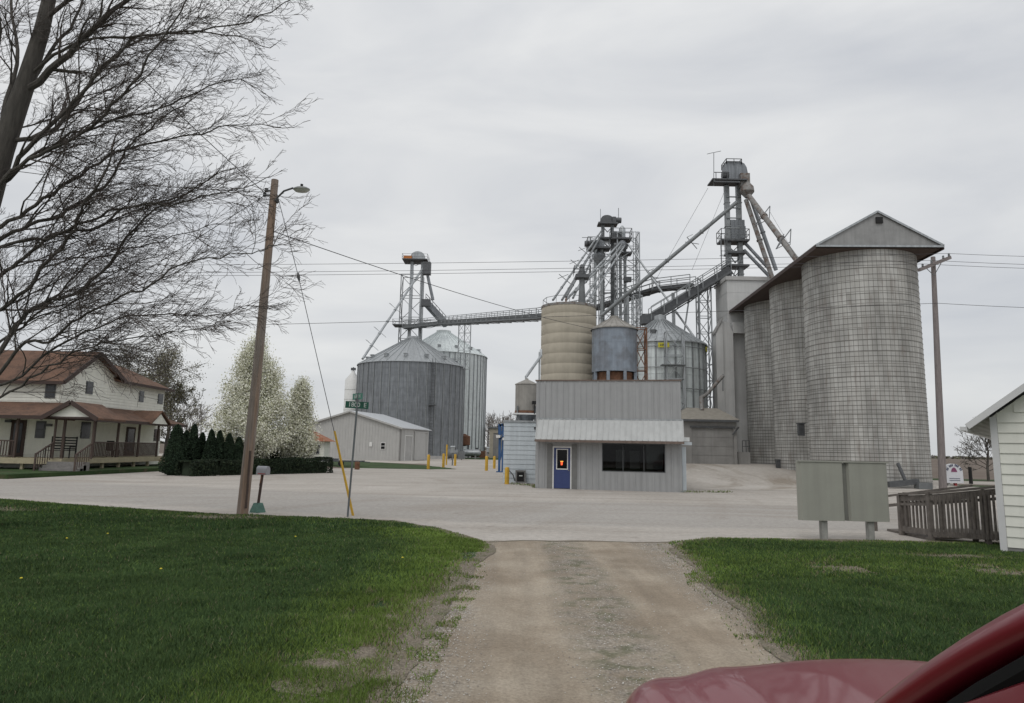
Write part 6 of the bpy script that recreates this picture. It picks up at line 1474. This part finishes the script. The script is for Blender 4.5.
# pillars, roof
def PL(s): return (s*.735,1.22,1.085), (s*.70,.33,1.735)
for s in (-1,1):
    a, c = PL(s); a, c = V(a), V(c); q = MB()
    ctrl = [a, a.lerp(c,.35)+V((0,0,.035)), a.lerp(c,.7)+V((0,0,.045)), c]
    NC = 3
    ax_s = []
    for i,p in enumerate(ctrl):
        tt_ = (ctrl[min(i+1,3)]-ctrl[max(i-1,0)]).normalized(); sd2 = tt_.cross(V((0,0,1))).normalized()*s; nn = sd2.cross(tt_)*s
        if nn.z < 0: nn = -nn
        sx = V((s,0,0))
        cs = [(-.045,.012),(-.02,.022),(.02,.018),(.042,.0),(.05,-.02),(.03,-.045),(-.03,-.04),(-.05,-.01)]
        ax_s.append([tuple(p+sx*u+nn*v) for u,v in cs])
    loft(q, ax_s); pl = q.build('pillar','car_red', t, smooth=True, local=True); pl.data.set_sharp_from_angle(angle=R(80)); md_ = pl.modifiers.new('sub','SUBSURF'); md_.levels = md_.render_levels = 2
    q = MB(); off_ = V((s*.035,0,-.06)); q.tube([a+off_+V((0,-.10,0)), ctrl[1]+off_+V((0,-.03,-.02)), ctrl[2]+off_+V((0,-.03,-.02)), c+off_],[.022,.024,.024,.02],8); q.build('window_seal','car_black', t, smooth=True, local=True)
    q = MB(); oo = V((s*.045,0,-.125)); q.tube([p_+oo for p_ in ctrl],[.03]*4,8); q.build('window_frame','car_red', t, smooth=True, local=True)
    # door frame rail and belt
    q = MB(); q.tube([(s*.83,.95,1.10),(s*.80,.62,1.33),(s*.77,.33,1.56),(s*.72,.1,1.68),(s*.69,-.3,1.72),(s*.66,-1.5,1.70)],[.03]*6,8); q.build('door_frame','car_red', t, smooth=True, local=True)
    q = MB(); q.add([(s*.82,1.12,1.09),(s*.80,-2.0,1.09),(s*.66,-1.6,1.64),(s*.68,-.3,1.70),(s*.69,.28,1.70)],[(0,1,2,3,4)]); q.build('side_glass','car_glass', t, local=True)
    q = MB(); q.bx(s*.93-.0,s*.93+s*.03,.25,.45,.86,.90); q.build('door_handle','car_red', t, local=True)
    # wheels
    for y in (1.45,-1.45):
        q = MB(); q.tube([(s*.72,y,.33),(s*.945,y,.33)],.33,28); wv = q.build('wheel','tyre', t, smooth=True, local=True)
        q = MB(); q.tube([(s*.94,y,.33),(s*.955,y,.33)],.21,20)
        q.build('rim','rim', wv, smooth=True, local=True)
    q = MB(); q.slab([(s*.42,2.47,.62),(s*.74,2.30,.62),(s*.74,2.30,.78),(s*.42,2.46,.76)],(0,.03,.0)); q.build('headlight','lamp_glass', t, local=True)
    q = MB(); q.box((s*1.03,.62,1.12),(.20,.10,.14)); q.bar((s*.86,.62,1.08),(s*.95,.62,1.10),.05)
    if s > 0: q.build('side_mirror','car_black', t, local=True)
b = MB(); b.add([(-.70,1.22,1.10),(.70,1.22,1.10),(.68,.35,1.725),(-.68,.35,1.725)],[(0,1,2,3)]); b.build('windscreen','car_glass', t, local=True)
b = MB(); rs = []
for y,hw,z in ((.36,.68,1.735),(-.3,.67,1.80),(-1.4,.63,1.76),(-2.0,.60,1.70),(-2.35,.68,1.10)):
    rs.append([(-hw,y,z),(-hw*.6,y,z+.035),(0,y,z+.05),(hw*.6,y,z+.035),(hw,y,z),(hw*.9,y,z-.05),(0,y,z-.02),(-hw*.9,y,z-.05)])
loft(b, rs); b.build('roof','car_red', t, smooth=True, local=True)
b = MB(); b.bx(-.45,.45,2.47,2.52,.34,.58); [b.bx(-.4,.4,2.52,2.53,.36+i*.05,.38+i*.05) for i in range(4)]; b.build('grille','car_black', t, local=True)
b = MB(); b.tube([(.1,1.28,1.13),(-.35,1.15,1.165),(-.62,1.0,1.25)],.010,6); b.tube([(.62,1.28,1.13),(.25,1.15,1.165),(.0,1.05,1.25)],.010,6); b.build('wiper','car_black', t, local=True)
# ------------------------------------------------------------------ vegetation
# big bare tree, upper left
def bare_tree():
    rt = random.Random(21)
    base = V((X(-66,14.2,470),14.2,0))
    t = thing('maple_tree', 'big bare maple tree whose branches reach in from the upper left', 'tree', base)
    trunk = MB(); limbs = MB(); twigs = MB()
    T = [base-V((0,0,.2)), W(-58,430,14.1), W(-42,330,14.0), W(-22,235,14.0), W(2,150,14.0), W(25,85,14.1), W(42,30,14.2), W(58,-40,14.3), W(75,-140,14.4), W(85,-260,14.6)]
    Tr = [.48,.32,.28,.25,.22,.18,.15,.11,.09,.05]
    trunk.tube(T, Tr, 12); trunk.build('trunk','bark', t, smooth=True)
    cnt = [0]
    def smooth(pts, k=4):
        out = []
        n = len(pts)
        for i in range(n-1):
            p0, p1, p2, p3 = pts[max(i-1,0)], pts[i], pts[i+1], pts[min(i+2,n-1)]
            for j in range(k):
                u = j/k; out.append(.5*((2*p1)+(-p0+p2)*u+(2*p0-5*p1+4*p2-p3)*u*u+(-p0+3*p1-3*p2+p3)*u**3))
        out.append(pts[-1]); return out
    def grow(p, d, L_, r, lev):
        "one wandering branch; returns nothing, adds geometry"
        n = max(3, int(L_/(.22 if lev < 3 else .11))); pts = [p.copy()]; q = p.copy(); d = d.normalized(); st = L_/n
        wob = .17 if lev < 3 else .24
        for i in range(n):
            d = (d + V((rt.gauss(0,wob), rt.gauss(0,wob), rt.gauss(0,wob)+.012))*.75).normalized(); q = q+d*st; pts.append(q.copy())
        rs = [max(.0034, r*(1-.78*i/n)) for i in range(n+1)]
        (limbs if lev <= 1 else twigs).tube(pts, rs, 6 if lev <= 1 else (4 if lev == 2 else 3), cap=False); cnt[0] += 1
        if lev >= 4: return
        kids = {1: 10, 2: 9, 3: 5}[lev]
        kids = max(2,int(kids*min(1.3,L_/{1:2.4,2:1.1,3:.5}[lev])))
        for k in range(kids):
            f = .18+.80*(k+rt.random())/kids; i = min(n-1,int(f*n)); pp_ = pts[i].lerp(pts[i+1], f*n-i); dd = (pts[i+1]-pts[i]).normalized()
            side = dd.cross(V((rt.gauss(0,1),rt.gauss(0,1),rt.gauss(0,1)))).normalized()
            nd = (dd*rt.uniform(.75,1.1) + side*rt.uniform(.45,.95) + V((.40,0,-.01))).normalized()
            grow(pp_, nd, L_*rt.uniform(.32,.56)*(1.1-.35*f), max(.003,r*(1-.7*f)*.5), lev+1)
    def limb(px, r0, r1, y0, y1, dens=1.0):
        n = len(px); pts = [W(a,c,y0+(y1-y0)*i/(n-1)) for i,(a,c) in enumerate(px)]
        P_ = smooth(pts); N_ = len(P_); 
        for i in range(2,N_-1): P_[i] = P_[i]+V((rt.gauss(0,.015),rt.gauss(0,.03),rt.gauss(0,.02)))
        rs = [(r0+(r1-r0)*(i/(N_-1))**.75)*.68 for i in range(N_)]
        limbs.tube(P_, rs, 8, cap=False)
        tot = sum((P_[i+1]-P_[i]).length for i in range(N_-1)); kids = int(tot*3.9*dens)
        for k in range(kids):
            f = .15+.83*(k+rt.random())/kids; i = min(N_-2,int(f*(N_-1))); dd = (P_[i+1]-P_[i]).normalized()
            side = dd.cross(V((rt.gauss(0,1),rt.gauss(0,1),rt.gauss(0,1)))).normalized()
            nd = (dd + side*rt.uniform(.35,.85)+V((.12,0,.03))).normalized()
            rr = rs[i]; grow(P_[i], nd, rt.uniform(1.1,2.5)*(1.05-.66*f), max(.0065,min(.026,rr*.5)), 1 if rr > .022 and rt.random() < .5 else 2)
        grow(P_[-1], P_[-1]-P_[-2], .5, r1, 3)
    k = .75
    limb([(20,95),(60,62),(92,30),(122,0),(160,-50)], .12,.05, 14.1,13.2)
    limb([(30,75),(62,50),(95,38),(140,36),(200,30),(250,22),(285,2)], .055,.012, 14.1,12.6)
    limb([(28,88),(50,52),(75,20),(90,-20)], .07,.03, 14.1,14.8,.8)
    limb([(8,142),(55,128),(84,92),(105,66),(135,42),(175,33),(225,34),(270,48)], .08,.012, 14,15.3)
    limb([(-10,190),(20,158),(58,118),(88,88),(98,70),(130,40)], .085,.03, 14,13.4)
    limb([(-20,215),(10,172),(48,150),(90,128),(118,98),(140,72),(160,42),(182,10)], .07,.02, 14,12.8)
    limb([(-18,205),(20,168),(60,140),(110,122),(150,112),(190,96),(232,80),(262,92)], .06,.010, 14,14.8)
    limb([(-25,240),(10,222),(45,200),(80,175),(120,152),(160,142),(200,132),(240,125),(282,128)], .07,.010, 14,13.6)
    limb([(-30,262),(5,235),(40,222),(78,205),(110,178),(128,150),(150,128),(178,108)], .075,.02, 14,14.6)
    limb([(-32,290),(0,246),(45,238),(90,220),(130,206),(170,205),(200,198),(235,190),(262,180)], .06,.010, 14,12.9)
    limb([(-32,292),(0,274),(25,258),(58,233),(98,228),(125,208),(160,204),(198,185),(228,170)], .07,.014, 14,14)
    limb([(-38,330),(-5,312),(20,296),(48,262),(70,236),(84,205),(100,182),(112,150)], .07,.025, 14,13.3)
    limb([(-45,395),(-5,360),(14,326),(42,304),(75,294),(108,266),(126,240),(150,212),(182,196),(210,178)], .085,.014, 14,14.2)
    limb([(-48,400),(-5,378),(20,345),(50,340),(80,318),(112,302),(150,284),(188,262),(230,256),(258,252),(272,245),(281,236)], .06,.006, 14,12.6)
    limb([(-50,400),(8,382),(48,352),(85,334),(118,320),(160,314),(205,316),(240,308),(262,306)], .05,.006, 14,13.5)
    limb([(-46,380),(0,342),(28,322),(62,290),(90,262),(120,252),(162,240),(205,228),(240,222)], .05,.008, 14,15.2)
    limb([(-52,420),(0,398),(40,372),(75,352),(110,342),(150,336),(190,330),(225,322)], .045,.006, 14,12.9)
    limb([(-8,178),(-50,90),(-90,10),(-120,-80)], .14,.05, 14,14.5,.5)
    limb([(-36,300),(-100,240),(-190,180),(-280,120)], .15,.04, 14,15,.5)
    limb([(0,160),(6,100),(18,50),(12,0),(20,-60)], .09,.03, 14,15.4,.6)
    limb([(0,140),(-10,80),(2,30),(-8,-20)], .08,.03, 14,12.8,.5)
    limb([(45,20),(90,-20),(160,-60),(240,-90)], .08,.01, 14.2,13,.8)
    limb([(50,0),(110,-30),(190,-35),(250,-30),(290,-10)], .05,.008, 14.2,14.2,.8)
    limbs.build('limbs','bark', t, smooth=True); twigs.build('twigs','twig', t); print('branches', cnt[0], len(twigs.f))
bare_tree()

def small_branch_tree(name, label, base, h, spread, seed, leafm=None, nleaf=0, ls=.1, m='far_twig', shape=None, group=None, r0=.25, levels=3, tw=.02, trunk_h=.22):
    rt = random.Random(seed); base = V(base); t = thing(name, label, 'tree', base, 0, group)
    tr = MB(); br = MB(); tips = []
    top = base+V((0,0,h*.62)); tr.tube([base-V((0,0,.1)), base+V((rt.gauss(0,.1),0,h*.2)), base+V((rt.gauss(0,.15),0,h*.42)), top],[r0,r0*.8,r0*.6,r0*.3],8); tr.build('trunk', m if m != 'far_twig' else 'bark_pear', t, smooth=True)
    def g(p, d, L_, r, lev):
        n = 5; pts = [p]; q = p; d = d.normalized()
        for i in range(n): d = (d+V((rt.gauss(0,.16),rt.gauss(0,.16),rt.gauss(0,.12)+.05))).normalized(); q = q+d*L_/n; pts.append(q)
        br.tube(pts, [max(tw,r*(1-.7*i/n)) for i in range(n+1)], 4 if lev < 2 else 3, cap=False)
        for i in range(2,n+1): tips.append((pts[i],lev))
        if lev >= levels: return
        for k in range(5 if lev < 2 else 4):
            i = rt.randint(1,n); s_ = V((rt.gauss(0,1),rt.gauss(0,1),rt.gauss(0,.7))).normalized(); dd = (pts[i]-pts[i-1]).normalized()
            g(pts[i], dd*.8+s_*.75, L_*rt.uniform(.42,.62), r*.5, lev+1)
    for k in range(14):
        f = trunk_h+.78*(1-trunk_h)*k/13; a = k*2.4+rt.random(); p = base.lerp(top, min(1,f)) 
        el = .35+.9*f; d = V((cos(a)*cos(el),sin(a)*cos(el),sin(el)))
        wd = spread*(1.15-.55*abs(f-.45)/.55) if shape is None else shape(f)*spread
        g(p, d, wd, r0*.35*(1.1-f), 1)
    br.build('branches', m, t)
    if nleaf:
        cen = []; 
        pts = [p for p,l in tips if l >= 2]
        for i in range(nleaf):
            p = rt.choice(pts); cen.append((p.x+rt.gauss(0,spread*.06),p.y+rt.gauss(0,spread*.06),p.z+rt.gauss(0,spread*.05)))
        cen = np.array(cen)-np.array(base); leaf_mesh('crown', cen, rng.uniform(ls*.6,ls*1.3,len(cen)), leafm, rng.integers(0,len(leafm),len(cen)), t)
    return t

# blossom pears
def pear(label, px, Y, top_py, left_px, right_px, seed, n):
    rt = random.Random(seed); cx = X(px,Y); H = Z(px,top_py,Y); rad = (X(right_px,Y)-X(left_px,Y))/2; base = V((cx,Y,0))
    t = thing('pear_tree', label, 'tree', base, 0, 'white blossoming pear trees behind the hedge')
    b = MB(); b.tube([base, base+V((0,0,H*.2)), base+V((.05,0,H*.55)), base+V((0,0,H*.95))],[.16,.14,.08,.015],8); b.build('trunk','bark_pear', t, smooth=True)
    br = MB(); cen = []; sz = []
    def envelope(f):    # f height fraction 0..1 from z .12H
        return rad*max(.03, min(1, (f/.22)**.5)*(1-f)**.80*1.36) if f > 0 else 0
    nb = 230
    for k in range(nb):
        f0 = rt.random()**1.15*.82; z0 = H*(.12+.80*f0); a = rt.uniform(0,2*pi)
        f1 = min(.97, f0+rt.uniform(.03,.20)); R_ = envelope(f1)*rt.uniform(.68,1.10); z1 = H*(.10+.90*f1)
        p0 = base+V((0,0,z0)); p1 = base+V((R_*cos(a),R_*sin(a),z1)); mid = p0.lerp(p1,.5)+V((cos(a)*.1,sin(a)*.1,-.12*R_))
        br.tube([p0,mid,p1],[.022,.012,.004],4,cap=False)
        for j in range(int(n/nb)):
            u = rt.random()**.55; q = p0.lerp(mid,u*2) if u < .5 else mid.lerp(p1,(u-.5)*2)
            s_ = .10+.16*(u); cen.append((q.x+rt.gauss(0,s_)-base.x,q.y+rt.gauss(0,s_)-base.y,q.z+rt.gauss(0,s_))); sz.append(rt.uniform(.04,.085))
    br.build('branches','bark_pear', t)
    cen = np.array(cen); mi = rng.choice(4, len(cen), p=[.46,.34,.15,.05])
    leaf_mesh('blossom_crown', cen, sz, ['blossom','blossom2','blossom3','bud_green2'], mi, t, aspect=.8)
pear('bigger white blossoming pear tree behind the utility pole', 250, 46.5, 332, 209, 289, 3, 74000)
pear('smaller white blossoming pear tree right of the bigger one', 297.5, 49, 376, 281, 314, 5, 34000)

# arborvitae
def arbor(label, px, Y, top_py, wpx, seed):
    rt = np.random.default_rng(seed); cx = X(px,Y,470); H = Z(px,top_py,Y); rad = wpx/2*1.12*Y/F; base = (cx,Y,0)
    t = thing('arborvitae', label, 'evergreen shrub', base, 0, 'row of dark arborvitae left of the blossom trees')
    b = MB(); b.tube([(cx,Y,0),(cx,Y,H*.8)],[.06,.02],6); b.build('trunk','bark_pear', t)
    n = 7500; f = rt.random(n)**1.25; a = rt.uniform(0,2*pi,n); 
    prof = np.minimum(1,(f/.10+.35))*np.maximum(0,(1-f))**.50*(1+.14*np.sin(a*3+f*9+seed)+.08*np.sin(a*7+f*23+seed*2)); rr = rad*prof*np.sqrt(rt.uniform(.45,1.12,n))
    cen = np.stack([rr*np.cos(a), rr*np.sin(a), f*H+.03],1)
    leaf_mesh('foliage', cen, rt.uniform(.05,.12,n), ['arbor','arbor2'], (rt.random(n)<.35).astype(int), t, aspect=.4, vertical=.0)
    b = MB(); b.lathe((cx,Y,.05),[(rad*.55,0),(rad*.72,H*.1),(rad*.6,H*.45),(rad*.35,H*.75),(.03,H*.93)],14); b.build('inner_foliage','arbor', t, smooth=True)
for i,(px,Y,tp,wd) in enumerate(((174,41.5,425,22),(183.5,43.5,431,13),(191,43,424.5,14),(199.5,43.6,433,12),(208.5,43,430,13),(217,43.4,431,13),(227,43.6,434,14),(237,44,437,14),(258,48,444,16),(272,49,443,16),(285,50,441,15),(299,50.5,444,13))):
    labs_ = ['dark arborvitae, the first and widest cone at the left end of the row','dark slim arborvitae second from the left in the row','tall dark arborvitae third in the row, with a pointed top','dark arborvitae fourth in the row, behind the hedge end','dark arborvitae fifth in the row, left of the big pear tree','dark arborvitae sixth in the row, at the left edge of the blossoms','dark arborvitae below the left side of the big pear tree','dark arborvitae showing right beside the utility pole foot','dark arborvitae below the middle of the big pear tree','dark arborvitae below the right side of the big pear tree','dark arborvitae between the two blossoming pear trees','dark arborvitae at the right end, below the smaller pear tree']
    arbor(labs_[i], px, Y, tp, wd, i+1)
def hedge(label, px0, px1, Y0, Y1, top0, top1, dep=1.0, seed=0):
    rt = np.random.default_rng(seed); a = V((X(px0,Y0,468),Y0,0)); c = V((X(px1,Y1,468),Y1,0)); L_ = (c-a).length; d = (c-a)/L_; nn = V((-d.y,d.x,0)); H0, H1 = Z(px0,top0,Y0), Z(px1,top1,Y1)
    t = thing('hedge', label, 'hedge', a, 0, 'clipped dark hedges along the road')
    n = int(L_*2600); u = rt.random(n); q = rt.uniform(-.5,.5,n)*dep; hz = rt.random(n); 
    face = rt.integers(0,4,n); u = np.where(rt.random(n) < .10, np.where(rt.random(n)<.5, rt.random(n)*.25/L_, 1-rt.random(n)*.25/L_), u); q = np.where(face == 0, -dep/2+rt.normal(0,.04,n), q); hz = np.where(face >= 2, 1+rt.normal(0,.02,n), hz); q = np.where(face==1, dep/2+rt.normal(0,.04,n), q)
    wav = .06*np.sin(u*L_*2.1+seed)+.04*np.sin(u*L_*5.3); H = (H0+(H1-H0)*u)*(1+wav*.6); rnd = 1-.10*np.maximum(0,hz-.8)/.2
    x = a.x+d.x*u*L_+nn.x*q*rnd*(1+wav); y = a.y+d.y*u*L_+nn.y*q*rnd*(1+wav); z = hz*H
    cen = np.stack([x,y,z],1)-np.array(a)
    leaf_mesh('foliage', cen, rt.uniform(.035,.075,n), ['hedge','hedge2','arbor'], rt.choice(3,n,p=[.5,.25,.25]), t)
    b = MB(); w_ = dep*.36; k = nn*w_; a, c = a+d*.3, c-d*.3; b.slab([a-k+V((0,0,.02)),c-k+V((0,0,.02)),c+k+V((0,0,.02)),a+k+V((0,0,.02))],(0,0,min(H0,H1)*.86)); b.build('inner_foliage','hedge', t)
hedge('long clipped hedge under the blossom trees right of the pole', 213, 325, 42.5, 50, 460.5, 458.5, 1.4, 2)
hedge('short clipped hedge between the first arborvitae and the pole', 183, 209, 40.5, 42, 461, 461, 1.3, 4)

# trees behind the house and far trees
small_branch_tree('budding_tree','brown green budding tree rising behind the right roof of the white house', (X(137,72),72,0), Z(137,338,72)*1.0, 5.2, 11, ['bud_green','bud_green2','far_twig'], 26000, .075, 'bark_pear', r0=.4, tw=.025)
small_branch_tree('budding_tree','second budding tree lower behind the far end of the white house', (X(166,78),78,0), Z(170,365,78), 3.0, 13, ['bud_green','bud_green2'], 6000, .09, 'bark_pear', r0=.25, tw=.03)
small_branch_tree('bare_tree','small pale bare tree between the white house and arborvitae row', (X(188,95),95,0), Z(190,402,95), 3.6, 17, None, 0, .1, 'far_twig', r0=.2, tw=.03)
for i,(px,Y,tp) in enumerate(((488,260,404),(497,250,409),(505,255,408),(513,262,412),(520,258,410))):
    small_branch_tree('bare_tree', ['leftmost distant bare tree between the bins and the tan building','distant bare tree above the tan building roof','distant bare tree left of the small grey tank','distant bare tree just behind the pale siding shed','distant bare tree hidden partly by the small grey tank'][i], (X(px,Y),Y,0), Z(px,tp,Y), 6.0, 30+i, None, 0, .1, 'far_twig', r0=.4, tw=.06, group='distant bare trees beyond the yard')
small_branch_tree('bare_tree','small twiggy budding tree against the sky behind the white building eave', (X(986,60),60,0), Z(988,412,60), 2.1, 51, ['far_twig','bud_green'], 4500, .035, 'bark_pear', r0=.12, tw=.018)
# horizon tree line
def treeline():
    n = 9000; x = rng.uniform(-900,1500,n); h = 3+3*lown(x,np.zeros(n),40,2); cen = np.stack([x, 1500+rng.normal(0,12,n), rng.random(n)*h],1)
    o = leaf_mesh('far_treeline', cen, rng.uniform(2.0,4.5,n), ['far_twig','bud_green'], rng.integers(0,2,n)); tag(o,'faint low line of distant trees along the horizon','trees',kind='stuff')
treeline()
# dry weeds along the office foot and yard edges
def weeds(label, pts, n, h, seed):
    rt = np.random.default_rng(seed); P_ = np.array(pts); k = rt.integers(0,len(P_)-1,n); u = rt.random(n)[:,None]; c = P_[k]*(1-u)+P_[k+1]*u; c = c+rt.normal(0,.06,c.shape)
    cen = np.concatenate([c, rt.uniform(.01,h,n)[:,None]],1); o = leaf_mesh('weeds', cen, rt.uniform(.015,.04,n), ['blade_dry','blade_mid','blade_light'], rt.integers(0,3,n)); tag(o,label,'weeds',kind='stuff')
weeds('sparse weeds growing along the foot of the office wall', [(OL.x-1.2,OL.y+3.3),(OL.x,OL.y+1.5),(OL.x,OL.y-.1)], 500, .12, 1)
weeds('sparse weeds right of the office corner', [(OR.x,OR.y-.1),(OR.x+1.2,OR.y+.4),(OR.x+2.5,OR.y+.6)], 400, .10, 2)
weeds('weeds and debris along the kerb at the silo bases', [(20.1,43),(20.4,50),(20.9,58)], 700, .15, 3)
